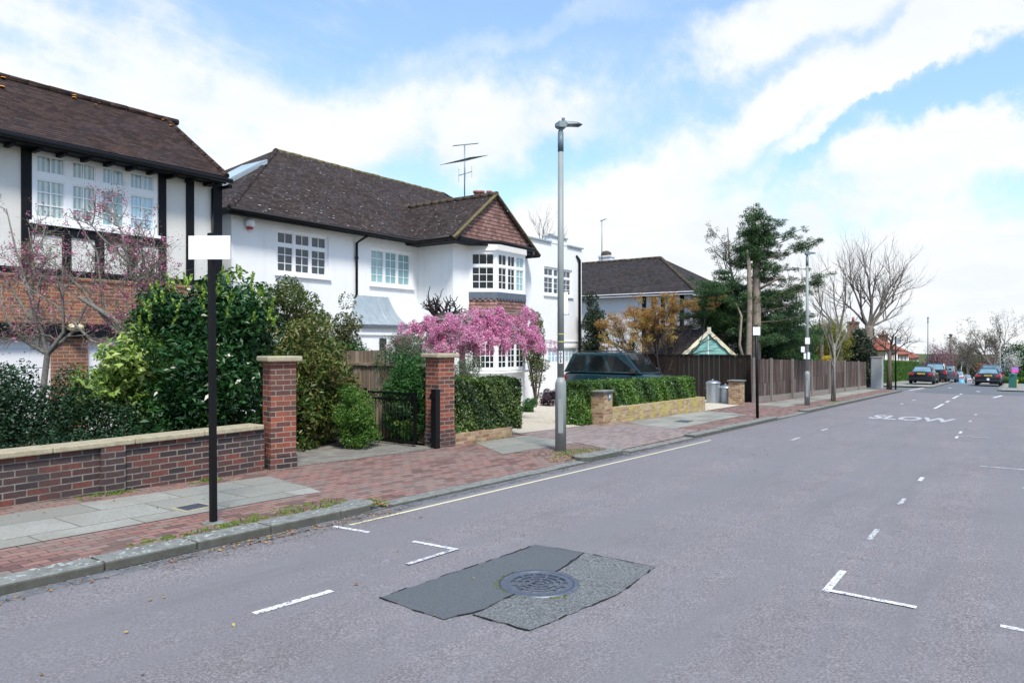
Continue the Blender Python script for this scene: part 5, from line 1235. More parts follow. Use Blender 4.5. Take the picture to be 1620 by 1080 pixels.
q=PD(1504,528,100); t=thing('telegraph_pole','tall wooden telegraph pole beyond the parked cars','pole',(q.x,q.y,gz(q.x))); m=MB(); m.tube([(q.x,q.y,gz(q.x)-.3),(q.x,q.y,q.z)],[.2,.14],8); m.build('pole',MT['bark_far'],t); m=MB(); m.lathe((q.x,q.y,q.z-.25),[(.25,0),(.25,.18),(.1,.26)],8); m.box(q.x-.05,q.x+.05,q.y-.5,q.y+.5,q.z-.6,q.z-.5); m.build('cap',MT['bark_far'],t)
q=PD(1521,572,95); lamp_post('very distant short lamp in the middle of the far road end',q.x,q.y,(0,-1,0),H_=q.z-gz(q.x))
q=PD(1582,548,78); t=thing('thin_post','thin grey post behind the right hand parked cars','post',(q.x,q.y,gz(q.x))); m=MB(); m.tube([(q.x,q.y,gz(q.x)),(q.x,q.y,q.z)],.05,8); m.build('post',MT['lamp_grey'],t); m=MB(); m.tube([(q.x,q.y,gz(q.x)),(q.x,q.y,gz(q.x)+1.2)],.09,8); m.build('base',MT['lamp_grey'],t)
q=PD(1521,600,82); t=thing('plastic_sheet','small bright blue plastic bag heap at the roadside far off','bag',(q.x,q.y,gz(q.x))); m=MB(); m.lathe((q.x,q.y,gz(q.x)),[(.35,0),(.4,.15),(.3,.35),(.1,.55),(.02,.6)],7); m.build('sheet',MT['blue_tarp'],t)
# ---------------------------------------------------------------- cars
def car(label,loc,rz,paint,spec,grp=None,detail=1):
    """spec: L length, W width, H height, belt, profile points; local x forward"""
    L_,W,H_=spec['L'],spec['W'],spec['H']; bl=spec['belt']; t=thing('parked_car',label,'car',(0,0,0),grp); t['_loc']=(0,0,0); O=(0,0,0)
    st=spec['st']; rings=[]
    for (fx_,zb,zt_,ws,wt) in st:
        x=-L_/2+L_*fx_; hw=W/2
        rings.append([(x,-hw*ws*.93,zb),(x,-hw*ws,zb+.12),(x,-hw*ws,(zb+zt_)*.5+.05),(x,-hw*wt,zt_-.05),(x,-hw*wt*.88,zt_),(x,0,zt_+.025),(x,hw*wt*.88,zt_),(x,hw*wt,zt_-.05),(x,hw*ws,(zb+zt_)*.5+.05),(x,hw*ws,zb+.12),(x,hw*ws*.93,zb)])
    m=MB(); m.smooth=True; m.loft(rings); body=m.build('body',MT[paint],t,org=O,bevel=.02)
    g=spec['gh'] # rear base, rear top, front top, front base (fractions), widths
    xb0,xt0,xt1,xb1=[-L_/2+L_*v for v in g[:4]]; wb,wt=W/2*g[4],W/2*g[5]; zb=bl-.01; zr=H_
    B=[V((xb0,-wb*.96,zb)),V((xb1,-wb*.94,zb)),V((xb1,wb*.94,zb)),V((xb0,wb*.96,zb))]; T=[V((xt0,-wt*.96,zr-.05)),V((xt1,-wt*.96,zr-.05)),V((xt1,wt*.96,zr-.05)),V((xt0,wt*.96,zr-.05))]
    T2=[V((xt0+.12,-wt*.8,zr)),V((xt1-.15,-wt*.8,zr)),V((xt1-.15,wt*.8,zr)),V((xt0+.12,wt*.8,zr))]
    mm=MB(); mm.loft([B,T,T2]); mm.build('roof',MT[paint],t,org=O,bevel=.03)
    def bil(q,u,v): return q[0].lerp(q[1],u).lerp(q[3].lerp(q[2],u),v)
    def pane(q,us,vs,name,mat,off=.007):
        n=(q[1]-q[0]).cross(q[3]-q[0]).normalized(); c=(q[0]+q[2])/2-V((0,0,bl)); 
        if n.dot(V((c.x,c.y,.05)))<0 : n=-n
        p=[bil(q,us[0],vs[0]),bil(q,us[1],vs[0]),bil(q,us[1] if len(us)<3 else us[2],vs[1]),bil(q,us[0] if len(us)<4 else us[3],vs[1])]
        mm=MB(); mm.hexa([a-n*.01 for a in p]+[a+n*off for a in p]); return mm.build(name,mat,t,org=O,bevel=.004)
    GL=MT['car_glass']
    for s in (0,1):
        q=[B[0],B[1],T[1],T[0]] if s==0 else [B[3],B[2],T[2],T[3]]
        for (u0,u1,u2,u3) in spec['sw']: pane(q,(u0,u1,u2,u3),(.1,.9),'side_window',GL)
    pane([B[3],B[0],T[0],T[3]],(.07,.93),(.12,.92),'rear_window',MT['car_rear_glass'])
    pane([B[1],B[2],T[2],T[1]],(.05,.95),(.06,.95),'windscreen',MT['car_glass'] if not spec.get('ws') else MT[spec['ws']])
    rw=spec.get('rw',.33)
    for fxw in spec['wh']:
        x=-L_/2+L_*fxw
        for s in (-1,1):
            y=s*(W/2-.1); mm=MB(); b=len(mm.v); prof=[(rw*.6,-.1),(rw*.93,-.115),(rw,-.08),(rw,.08),(rw*.93,.115),(rw*.6,.1)]
            def disc(mm,prof,n=24):
                b=len(mm.v)
                for (r_,d_) in prof:
                    for k in range(n): a=2*PI*k/n; mm.v.append((x+r_*math.cos(a),y+d_,rw+r_*math.sin(a)))
                mm.smooth=True
                for i in range(len(prof)-1):
                    for k in range(n): mm.idx([(i*n+k,i*n+(k+1)%n,(i+1)*n+(k+1)%n,(i+1)*n+k)],b)
                mm.smooth=False; mm.idx([tuple(range(n)),tuple(range((len(prof)-1)*n,len(prof)*n))],b)
            disc(mm,prof); wl=mm.build('wheel',MT['tyre'],t,org=O)
            mm=MB(); y0=y; y=y+s*.075; disc(mm,[(rw*.62,-.03),(rw*.62,.03),(rw*.5,.02),(rw*.15,.03)]); mm.build('rim',MT['rim'],wl,org=O)
            y=s*(W/2-.02); mm=MB()
            pts=[(x+(rw+.05)*math.cos(a),y+s*.012,rw+(rw+.05)*math.sin(a)) for a in lin(-.15,PI+.15,13)]; mm.tube(pts,.03,6); mm.face([(x+(rw+.04)*math.cos(a),y+s*.006,rw+(rw+.04)*math.sin(a)) for a in lin(-.1,PI+.1,13)]); mm.build('wheel_arch',MT['trim_black'],t,org=O)
    for s in (-1,1):
        mm=MB(); a,b,c,d=spec['tail']; mm.box(-L_/2-.015,-L_/2+.12,s*(W/2*a),s*(W/2*b),c,d); mm.build('tail_light',MT['tail_red'],t,org=O,bevel=.01)
        mm=MB(); mm.box(L_/2-.18,L_/2-.02,s*W/2*.55,s*W/2*.88,.55,.72); mm.build('headlight',MT['car_glass'],t,org=O,bevel=.01)
        mm=MB(); xm=-L_/2+L_*spec['mir']; mm.box(xm-.07,xm+.09,s*(W/2*.93),s*(W/2*.93+.24),bl-.0,bl+.17); mm.build('door_mirror',MT[paint] if not spec.get('mb') else MT['trim_black'],t,org=O,bevel=.03)
        for fh in spec['dh']:
            mm=MB(); xm=-L_/2+L_*fh; mm.box(xm-.09,xm+.09,s*(W/2*.985),s*(W/2*1.01),bl-.16,bl-.12); mm.build('door_handle',MT['trim_black' if spec.get('mb') else 'chrome'],t,org=O)
    if spec.get('plate',1):
        z=spec.get('pz',.78); mm=MB(); mm.box(-L_/2-.045,-L_/2-.03+.05,-.26,.26,z-.055,z+.055); p=mm.build('number_plate',MT['plate_yellow'],t,org=O)
        mm=MB()
        for i in range(6): yy=-.2+i*.07+(.03 if i>3 else 0); mm.box(-L_/2-.047,-L_/2-.045,yy,yy+.045,z-.035,z+.035)
        mm.build('plate_characters',MT['text_black'],p,org=O)
    mm=MB(); mm.box(-L_/2-.05,-L_/2+.2,-W/2*.9,W/2*.9,.3,.5); mm.build('rear_bumper',MT[paint] if not spec.get('mb') else MT['trim_black'],t,org=O,bevel=.05)
    mm=MB(); mm.box(L_/2-.2,L_/2+.02,-W/2*.88,W/2*.88,.25,.48); mm.build('front_bumper',MT[paint] if not spec.get('mb') else MT['trim_black'],t,org=O,bevel=.05)
    if spec.get('rack'):
        for s in (-1,1):
            mm=MB(); mm.tube([(xt0+.25,s*wt*.8,zr+.05),(xt1-.2,s*wt*.8,zr+.05)],.02,6)
            for xx in (xt0+.25,0,xt1-.2): mm.tube([(xx,s*wt*.8,zr-.01),(xx,s*wt*.8,zr+.05)],.02,6)
            mm.build('roof_rail',MT['trim_black'],t,org=O)
    del t['_loc']; t.location=loc; t.rotation_euler=(0,-math.atan(SL) if abs(math.cos(rz))<.5 and False else 0,rz)
    if abs(math.cos(rz))>.7: t.rotation_euler=(0,math.atan(SL)*math.cos(rz),rz)
    return t
SED=dict(L=4.6,W=1.82,H=1.43,belt=.93,st=[(0,.38,.86,.86,.78),(.03,.26,.98,.95,.86),(.16,.2,1.0,1,.92),(.3,.2,.95,1,.95),(.6,.2,.93,1,.95),(.72,.2,.94,1,.93),(.93,.22,.78,.97,.86),(1,.3,.62,.82,.7)],
 gh=(.1,.27,.56,.74,.9,.68),sw=[(.08,.4,.4,.2),(.43,.9,.72,.43)],wh=(.19,.82),rw=.32,tail=(.55,.93,.72,.86),mir=.67,dh=(.32,.52),pz=.82)
SUVs=dict(L=4.6,W=1.86,H=1.7,belt=1.05,st=[(0,.4,1.02,.88,.84),(.03,.3,1.06,.97,.92),(.2,.25,1.06,1,.95),(.6,.25,1.05,1,.95),(.72,.25,1.03,1,.93),(.93,.28,.92,.97,.88),(1,.35,.75,.85,.75)],
 gh=(.01,.08,.6,.74,.93,.76),sw=[(.05,.28,.28,.1),(.3,.56,.54,.3),(.59,.95,.8,.57)],wh=(.19,.81),rw=.37,tail=(.74,.97,.72,1.0),mir=.69,dh=(.3,.52),pz=.75)
LC=dict(L=4.55,W=1.9,H=1.9,belt=1.16,st=[(0,.45,1.06,.9,.88),(.02,.38,1.13,.97,.94),(.2,.35,1.13,1,.96),(.6,.35,1.12,1,.96),(.72,.35,1.12,1,.95),(.9,.38,1.06,.98,.92),(1,.45,.92,.9,.86)],
 gh=(.005,.075,.56,.715,.95,.8),sw=[(.04,.285,.275,.085),(.335,.59,.575,.35),(.635,.945,.82,.62)],wh=(.2,.8),rw=.38,tail=(.84,.985,.8,1.05),mir=.655,dh=(.42,.62),pz=.8,rack=1,mb=1)
xc=24.35; s1=car('dark teal four wheel drive nosing towards the street behind the long hedge',(xc,11.95,gz(xc)+.02),-PI/2,'car_green',LC)
# amber repeater on the wing and spare trim
m=MB(); m.box(.98,1.1,-.958,-.95,.9,.95); m.build('indicator',MT['amber'],s1,org=(0,0,0))
def park(label,px,dep,y,paint,spec,rz=0): 
    q=PD(px,600,dep); yy=y if y is not None else q.y; x=(dep-yy*FW[1])/FW[0]; return car(label,(x+spec['L']/2,yy,gz(x)-(.0 if yy>5.8 or yy<0 else .075)),rz,paint,spec,'cars parked along the far kerbs')
park('black saloon with yellow plate, first in the left hand row of parked cars',1465,57.5,6.35,'car_dark',SED)
park('black estate second in the left hand row, behind the first saloon',1487,66,6.25,'car_dark',SUVs)
park('dark blue hatchback third in the left hand row of parked cars',1495,74,6.1,'car_blue',SUVs)
park('pale silver car fourth in the left hand row of parked cars',1503,83,5.9,'car_silver',SED)
park('farthest silver car at the end of the left hand row',1510,93,5.7,'car_silver',SED)
c2=park('black saloon with yellow plate and round white badge, first in the right hand row',1562,57.7,1.95,'car_dark',SED)
m=MB(); m.tube([(-2.33,0,.52),(-2.36,0,.52)],.1,14); m.build('badge',MT['sign_white'],c2,org=(0,0,0))
park('blue grey tall car parked in front of the right hand saloon',1558,64.5,1.95,'car_blue',SUVs)
# ---------------------------------------------------------------- planting
def bush(name,label,cat,loc,leafsets,mats,stems=8,h=1.2,seed=1,group=None,bark='bark'):
    r=thing(name,label,cat,loc,group); rng=random.Random(seed); m=MB()
    for i in range(stems):
        a=rng.uniform(0,2*PI); d=V((math.cos(a)*.22,math.sin(a)*.22,1)).normalized(); p=V(loc); m.tube([p,p+d*h*.4+V((rng.uniform(-.06,.06),0,0)),p+d*h*.8],[.03,.022,.008],5,caps=False)
    m.build('stems',MT[bark],r)
    for (nm,cl,n,L,mt,kw) in leafsets: leaves(nm,cl,n,L,MT[mt],r,**kw)
    return r
zg_=lambda x:gz(x)+PAV
def EL(pxa,pxb,pya,pyb,dep,ry=None):
    """ellipsoid that fills a measured span at a given depth"""
    c=PD((pxa+pxb)/2,(pya+pyb)/2,dep); k=dep/F; rx=(pxb-pxa)/2*k; rz=(pyb-pya)/2*k; return (c.x,c.y,c.z,rx,(ry or rx),rz)
# dense dark small-leaved shrub behind the wall, left
e1=EL(-330,240,562,760,9.6,.9); 
A1=PD(40,640,9.3);A2=PD(-120,620,9);A3=PD(160,672,9.9);A4=PD(235,695,10.4)
cl=crown((A1.x,A1.y,A1.z-.05,.85,.6,.5),90,.2,3,.5)+crown((A2.x,A2.y,.6,1.1,.8,.75),70,.28,5,.5)+crown((A3.x,A3.y,A3.z-.1,.75,.5,.42),70,.17,4,.4)+crown((A4.x,A4.y,A4.z-.05,.6,.4,.36),40,.16,6,.4)+crown((4.0,9.5,.3,1.6,.35,.3),50,.16,7,.3)
bush('evergreen_shrub','dense dark green shrub spilling over the low brick wall at the left edge','shrub',(3.2,10.1,zg_(3)),[('foliage',cl,52000,.04,'lf_privet',dict(asp=.6,seed=3))],None,14,1.1,4)
# spotted laurel
A=PD(205,585,10.5);B2=PD(250,555,10.8);C2=PD(140,635,10.0)
cl=crown((A.x,A.y,A.z,.72,.5,.5),46,.2,8,.3)+crown((B2.x,B2.y,B2.z,.4,.4,.5),22,.18,9,.3)+crown((C2.x,C2.y,C2.z,.4,.3,.3),16,.16,10,.3)+crown((A.x+.35,A.y,A.z-.5,.6,.4,.5),24,.2,12,.2)
bush('spotted_laurel','variegated yellow and green laurel between the dark shrub and the tall laurel','shrub',(A.x,A.y,zg_(6)),[('foliage',cl,5200,.115,'lf_aucuba',dict(asp=.42,seed=8,droop=.5)),('inner_foliage',crown((A.x+.3,A.y+.2,A.z-.5,.9,.4,.45),30,.22,11,.1),3500,.07,'lf_laurel',dict(asp=.45,seed=18))],None,9,1.3,9)
# tall laurel with upright catkins
c=PD(325,560,10.9); k=10.9/F
le=(c.x,c.y,c.z+.0,.9,.85,1.2)
cl=crown((le[0],le[1],le[2]-.15,.9,.85,1.0),90,.27,21,.6)+crown(EL(226,345,446,600,10.9,.6),45,.22,25,.55)+crown(EL(305,430,432,590,11.0,.6),50,.22,26,.55)+crown((le[0],le[1],le[2]-.75,.95,.85,.75),60,.27,22,.5)
top=[q for q in crown(le,260,.12,23,.95) if q[2]>c.z+.1 and q[1]<c.y+.3]
r=bush('cherry_laurel','tall glossy dark laurel bush with lime flower spikes behind the sign post','shrub',(c.x,c.y,zg_(c.x)),[('foliage',cl,30000,.1,'lf_laurel',dict(asp=.36,seed=21,droop=.3,up=.5,var=.5))],None,12,2.2,20)
m=MB(); rng=random.Random(3)
top=[q for e_ in (EL(228,345,450,600,10.8,.6),EL(310,428,438,590,10.9,.6)) for q in crown(e_,110,.1,27,1.0) if q[2]>e_[2]-.1 and q[1]<e_[1]+.35]; rng.shuffle(top)
sp=[]
for q in top:
    if len(sp)>=130: break
    sp.append(q)
P_=np.array([[q[0],q[1],q[2]+.06] for q in sp for _ in range(26)]); rr_=np.random.default_rng(4); t_=np.tile(np.linspace(0,1,26),len(sp))
tilt=np.repeat(rr_.normal(0,.25,(len(sp),2)),26,axis=0); P_[:,2]+=t_*.13; P_[:,:2]+=tilt*t_[:,None]*.15+rr_.normal(0,.008,(len(P_),2))
N_=nrmz(rr_.normal(size=P_.shape)); T_=nrmz(np.stack([rr_.normal(0,.4,len(P_)),rr_.normal(0,.4,len(P_)),np.ones(len(P_))],1)); A_=nrmz(T_-N_*(T_*N_).sum(1)[:,None])
leaf_mesh('flower_spikes',P_,N_,A_,np.full(len(P_),.045),np.full(len(P_),.028),rr_.uniform(0,1,len(P_)),MT['lf_catkin'],r,tuple(r.location))
# magnolia with pink buds (left)
rng=random.Random(11); B=MB(); tips=[]
mb=PD(212,625,11.6); mg=thing('magnolia','bare branched magnolia with small pink buds in front of the timber framed house','tree',(mb.x,mb.y,zg_(mb.x)))
def PDj(px,py,d): return PD(px,py,d)
b1=V((mb.x,mb.y,zg_(mb.x)-.05)); f1_=PDj(228,560,11.6); f2_=PDj(250,480,11.6); b2=PDj(55,640,11.2); b2.z=zg_(b2.x)-.05; f3_=PDj(75,560,11.2)
B.tube([b1,f1_,f2_],[.075,.065,.05],9,caps=False); B.tube([b2,f3_],[.06,.045],8,caps=False); B.tube([f1_,PDj(180,505,11.4),PDj(125,470,11.2)],[.05,.04,.03],7,caps=False)
ends=[(f2_,(165,318),.1),(f2_,(205,372),-.2),(f2_,(235,385),.3),(f2_,(240,455),-.3),(f2_,(140,350),.4),(f2_,(225,425),-.5),(f1_,(60,390),-.3),(f1_,(110,330),.3),(f1_,(20,440),-.4),(f3_,(10,330),.1),(f3_,(45,360),.3),(f3_,(-30,400),0),(f3_,(100,420),-.3),(f3_,(0,470),-.2),(f3_,(150,440),.3),(f1_,(190,440),.4),(f3_,(60,470),.5)]
ot=dict(kids=[5,4],spread=.75,up=.05,curl=.26,shrink=.62,segs=4,start=.2,rs=.7)
for (st,(ex_,ey_),jd) in ends:
    e=PD(ex_,ey_,11.3+jd); m1=st.lerp(e,.35)+V((rng.gauss(0,.1),rng.gauss(0,.1),-.12+rng.gauss(0,.06))); m2=st.lerp(e,.7)+V((rng.gauss(0,.08),rng.gauss(0,.08),rng.gauss(0,.06))); pts=[st,m1,m2,e]; B.tube(pts,[.036,.026,.017,.007],6,caps=False); tips.append((e,e-m2))
    for i in range(6):
        s_=rng.uniform(.35,2.95); k_=int(s_); p=pts[k_].lerp(pts[k_+1],s_-k_); d=(pts[k_+1]-pts[k_]).normalized()*.7+V((rng.gauss(0,.6),rng.gauss(0,.6),rng.gauss(.25,.4)))
        grow(B,p,d,rng.uniform(.3,.55),.010,2,rng,ot,tips)
B.build('branches',MT['bark_grey'],mg)
rng.shuffle(tips); tp=[(p.x,p.y,p.z,.045,.045,.06) for p,_ in tips]
leaves('buds',tp[:len(tp)*1//5],int(len(tp)*1.6),.034,MT['lf_bud'],mg,asp=.5,seed=5,up=.6,shell=.2)
leaves('young_leaves',[(a,b,c_,.1,.1,.1) for a,b,c_,*_ in tp],len(tp)*1,.036,MT['lf_newleaf'],mg,asp=.45,seed=6,shell=.1)
print('magnolia tips',len(tp))
# small dark bush at the garage pier
cl=crown((6.9,13.6,1.0,.45,.4,.95),26,.2,31,.3); bush('camellia','narrow dark glossy bush in front of the brick garage pier','shrub',(6.9,13.6,zg_(7)),[('foliage',cl,2200,.085,'lf_laurel',dict(asp=.45,seed=31))],None,5,1.6,31)
# bronze-green pieris group right of the laurel
c=PD(475,590,13.0)
cl=crown((c.x,c.y,.75,1.15,.9,1.35),110,.28,41,.5)+crown((c.x-.3,c.y-.2,.3,.75,.6,.9),50,.24,44,.45)
bush('pieris','large bronze and green leaved shrub behind the left gate pillar','shrub',(c.x,c.y,zg_(c.x)),[('foliage',cl,20000,.105,'lf_pieris',dict(asp=.3,seed=41,droop=.55,tone=.6))],None,12,1.9,41)
c=PD(450,500,14.5); cl=crown((c.x,c.y,c.z-.25,1.1,.9,.95),80,.27,47,.5); bush('olive_shrub','rounded olive green shrub rising below the left first floor window','shrub',(c.x,c.y,zg_(c.x)),[('foliage',cl,34000,.055,'lf_olive',dict(asp=.5,seed=47))],None,10,2.2,47)
c=PD(552,540,15.6); cl=crown((c.x,c.y,c.z,.42,.4,.95),34,.2,51,.3); bush('climbing_shrub','upright dark climber growing at the foot of the black downpipe','climber',(c.x,c.y,zg_(c.x)),[('foliage',cl,4800,.06,'lf_climb',dict(asp=.5,seed=51)),('inner_foliage',crown((c.x,c.y,.4,.6,.4,.7),24,.22,52,.2),3000,.06,'lf_green',dict(asp=.5,seed=52))],None,6,2.2,51)
# mid green shrub over plank fence
c=PD(640,610,13.2); cl=crown((10.9,10.3,.8,.85,.75,.85),90,.2,61,.5)+crown((10.1,9.75,.62,.26,.55,.85),70,.17,62,.4)+crown((10.2,9.6,0,.3,.6,.4),30,.16,64,.4)+crown((10.5,11.9,1.25,.4,.9,.4),40,.2,63,.4)+crown(EL(634,676,560,698,13.6,.3),55,.15,66,.4)+crown((10.15,12.3,1.2,.3,.6,.35),30,.17,67,.4)
bush('evergreen_shrub','bright mid green shrub growing over the plank fence beside the bright brick pillar','shrub',(10.9,10.4,zg_(11)),[('foliage',cl,56000,.042,'lf_green',dict(asp=.5,seed=61))],None,10,1.6,61)
# rounded variegated bush left of the gate, euphorbia
Q=PD(560,650,12.7); cl=crown((Q.x,Q.y,Q.z,.34,.34,.42),60,.11,71,.6)+crown((Q.x,Q.y,Q.z-.38,.34,.32,.22),34,.12,72,.4)+crown((Q.x+.35,Q.y+.1,Q.z-.35,.25,.25,.25),24,.11,73,.4); bush('rounded_bush','small rounded yellowish green bush left of the open gate','shrub',(Q.x,Q.y,zg_(9)),[('foliage',cl,17000,.036,'lf_round',dict(asp=.55,seed=71))],None,8,.7,71)
def euph(label,x,y,z,s,seed,n=14):
    r=thing('spurge_plant',label,'plant',(x,y,zg_(x)),'lime flowered spurge plants'); rng=random.Random(seed); m=MB(); hd=[];st=[]
    for i in range(n):
        a=rng.uniform(0,2*PI); q=rng.uniform(.1,1)*s; h=z*rng.uniform(.45,1.0); p=V((x,y,zg_(x))); e=p+V((math.cos(a)*q,math.sin(a)*q,h)); m.tube([p,p.lerp(e,.5)+V((0,0,.1)),e],[.008,.007,.005],4,caps=False)
        hd.append((e.x,e.y,e.z,.06,.06,.05)); 
        for t in (.3,.45,.6,.75,.88): c_=p.lerp(e,t); st.append((c_.x,c_.y,c_.z+.04,.08,.08,.06))
    m.build('stems',MT['bark'],r); tag(leaves('flower_heads',hd,n*60,.028,MT['lf_bright'],r,asp=.7,seed=seed),kind='stuff'); leaves('foliage',st,n*90,.06,MT['lf_green'],r,asp=.2,seed=seed+1)
euph('lime flowered spurge plant left of the gate bars',9.45,10.35,.75,.3,81); euph('lime flowered spurge plant seen through the iron gate, tallest',9.9,9.75,.98,.22,83,16); euph('lime flowered spurge plant at the foot of the iron gate',9.82,9.4,.5,.2,85,10)
cl=crown((7.9,11.6,-.1,.9,.5,.25),30,.12,88,.2); o=leaves('ground_cover',cl,4500,.05,MT['lf_green'],None,asp=.6,seed=88); tag(o,kind='stuff')
# grey-green shrubs either side of blossom
c=PD(650,560,14.6); cl=crown((c.x,c.y,c.z,.7,.5,.45),30,.18,91,.4); bush('grey_shrub','pale grey green shrub just under the left end of the pink blossom','shrub',(c.x,c.y,zg_(c.x)),[('foliage',cl,9000,.035,'lf_greyleaf',dict(asp=.35,seed=91))],None,10,1.5,91)
c=PD(735,585,16.6); cl=crown((c.x,c.y,c.z-.15,.55,.45,.62),40,.17,95,.4); bush('grey_shrub','dull green shrub between the bright brick pillar and the lower bay window','shrub',(c.x,c.y,zg_(c.x)),[('foliage',cl,9000,.034,'lf_greyleaf',dict(asp=.4,seed=95))],None,10,1.3,95)
# weeping cherry in blossom
ch=thing('weeping_cherry','wide pink weeping cherry in full blossom under the tile hung bay','tree',(15.0,12.3,zg_(15)))
ctr=V((14.9,12.2,2.05)); rng=random.Random(17); B=MB(); tw=[]
base=V((15.0,12.3,zg_(15)-.05)); B.tube([base,base+V((.05,0,.9)),ctr+V((0,0,-.25))],[.12,.09,.08],10)
kk=14.5*0+18.6/F
cx_=V((ctr.x,ctr.y,0))
def at2(px,py,j=0): 
    return PD(px,py,18.7+j)
hub=at2(735,512)
arms=[(612,548,-.1),(640,520,.2),(665,540,-.5),(690,530,-.3),(700,560,-.7),(725,535,-.9),(745,555,-.5),(770,530,.1),(790,545,-.6),(810,520,.2),(835,528,-.3),(858,545,-.1),(862,540,.3),(850,528,.1),(820,545,-.6),(780,505,.5),(700,508,.5),(760,540,-.9),(805,540,.4),(680,550,.3),(838,498,.1),(650,555,-.2)]
pink=[]
for (ax_,ay_,j) in arms:
    e=at2(ax_,ay_,j); mid=hub.lerp(e,.55)+V((0,0,.1+rng.uniform(-.05,.12))); pts=[hub,hub.lerp(mid,.5)+V((0,0,.1)),mid,mid.lerp(e,.6)+V((0,0,.04)),e]; B.tube(pts,[.05,.04,.03,.018,.008],6,caps=False)
    for i in range(26):
        t=rng.uniform(.2,1); s=t*4; a=min(int(s),3); p=pts[a].lerp(pts[a+1],s-a); dd=V((rng.gauss(0,.5),rng.gauss(0,.5),rng.uniform(-.2,.35))); q=p+dd*.4; w=q+V((rng.gauss(0,.06),rng.gauss(0,.06),-rng.uniform(.05,.3))); B.tube([p,q,w],[.009,.006,.003],4,caps=False)
        if rng.random()<(.3 if (e-hub).length<1.0 else .8):
            for u in (.0,.3,.65,1.): c_=q.lerp(w,u); g=rng.choice((.04,.05,.07,.09,.13)); pink.append((c_.x,c_.y,c_.z,g,g,g*1.1))
B.build('branches',MT['bark_grey'],ch)
print('pink clumps',len(pink)); leaves('blossom',pink,95000,.03,MT['lf_pink'],ch,asp=.8,seed=19,up=.2,shell=.3,tone=.35)
# pollarded dark shrub behind
rng=random.Random(5); B=MB(); tips=[]; hb=PD(700,503,20.6); po=thing('pollarded_tree','dark knobbly leafless pollard against the white wall above the blossom','tree',(hb.x,hb.y,zg_(hb.x)))
B.tube([(hb.x,hb.y,zg_(hb.x)),hb],[.14,.12],8); B.lathe((hb.x,hb.y,hb.z-.15),[(.05,-.1),(.28,.0),(.3,.15),(.12,.3)],8)
R3v=V((RT[0],RT[1],0))
for i in range(17):
    a=-1.25+2.5*i/16+rng.uniform(-.08,.08); d=R3v*math.sin(a)+V((0,0,math.cos(a)*.85+.12))+V((rng.gauss(0,.2),rng.gauss(0,.2),0)); p=hb+R3v*math.sin(a)*.2; grow(B,p,d,rng.uniform(.4,.62),.034,1,rng,dict(kids=[4,3],spread=.55,up=.1,curl=.34,shrink=.6,segs=5,rs=.75,taper=.6),tips)
B.build('branches',MT['bark_dark'],po)
# hedges
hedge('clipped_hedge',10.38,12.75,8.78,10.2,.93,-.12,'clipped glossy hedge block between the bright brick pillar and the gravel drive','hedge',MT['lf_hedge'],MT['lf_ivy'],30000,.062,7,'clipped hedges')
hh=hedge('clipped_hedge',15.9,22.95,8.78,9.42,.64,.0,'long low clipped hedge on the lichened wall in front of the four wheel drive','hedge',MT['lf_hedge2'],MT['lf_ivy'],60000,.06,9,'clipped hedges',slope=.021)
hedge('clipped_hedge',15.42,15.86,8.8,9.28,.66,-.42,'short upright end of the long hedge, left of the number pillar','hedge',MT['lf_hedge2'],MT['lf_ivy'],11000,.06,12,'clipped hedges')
# climber beside bay
c=PD(848,545,25.5); cl=crown((c.x,c.y,c.z-.15,.5,.35,1.3),44,.2,101,.2)+crown((c.x+.1,c.y,c.z+.9,.55,.3,.5),14,.14,102,.2)
bush('climbing_shrub','loose climber growing up the white wall right of the bay window','climber',(c.x,c.y,zg_(c.x)),[('foliage',cl,7500,.065,'lf_climb',dict(asp=.5,seed=101))],None,7,2.6,101)
c=PD(868,622,25.0); cl=crown((c.x,c.y,zg_(c.x)+.25,.42,.38,.3),30,.12,105,.5); bush('purple_bush','small round dark purple bush at the edge of the gravel','shrub',(c.x,c.y,zg_(c.x)),[('foliage',cl,5000,.04,'lf_purple',dict(asp=.5,seed=105))],None,5,.3,105)
c=PD(838,624,22.0); cl=crown((c.x,c.y,zg_(c.x)+.2,.35,.3,.28),20,.12,106,.4); bush('low_bush','small bright green bush left of the purple bush','shrub',(c.x,c.y,zg_(c.x)),[('foliage',cl,3500,.04,'lf_green',dict(asp=.5,seed=106))],None,5,.3,106)
# ivy / sparse shrub against house 3
c=PD(938,520,32.0); cl=crown((c.x,c.y,c.z-.2,.62,.5,1.75),60,.26,111,.3); bush('ivy_clad_tree','dark ivy covered stems between the two white houses','tree',(c.x,c.y,gz(c.x)),[('foliage',cl,12000,.075,'lf_ivy',dict(asp=.6,seed=111))],None,6,3.2,111)
B=MB(); tips=[]; rng=random.Random(8); c=PD(985,575,31.0); t=thing('bare_shrub','thin twiggy bare shrub behind the roof of the four wheel drive','shrub',(c.x,c.y,gz(c.x)))
for i in range(9): grow(B,V((c.x,c.y,gz(c.x))),(rng.gauss(0,.35),rng.gauss(0,.35),1),1.9,.03,2,rng,dict(kids=[4,4],spread=.6,up=.08,curl=.2,shrink=.6,segs=4),tips)
B.build('branches',MT['bark_dark'],t); leaves('leaves',[(p.x,p.y,p.z,.12,.12,.12) for p,_ in tips],700,.05,MT['lf_sparse'],t,seed=3)
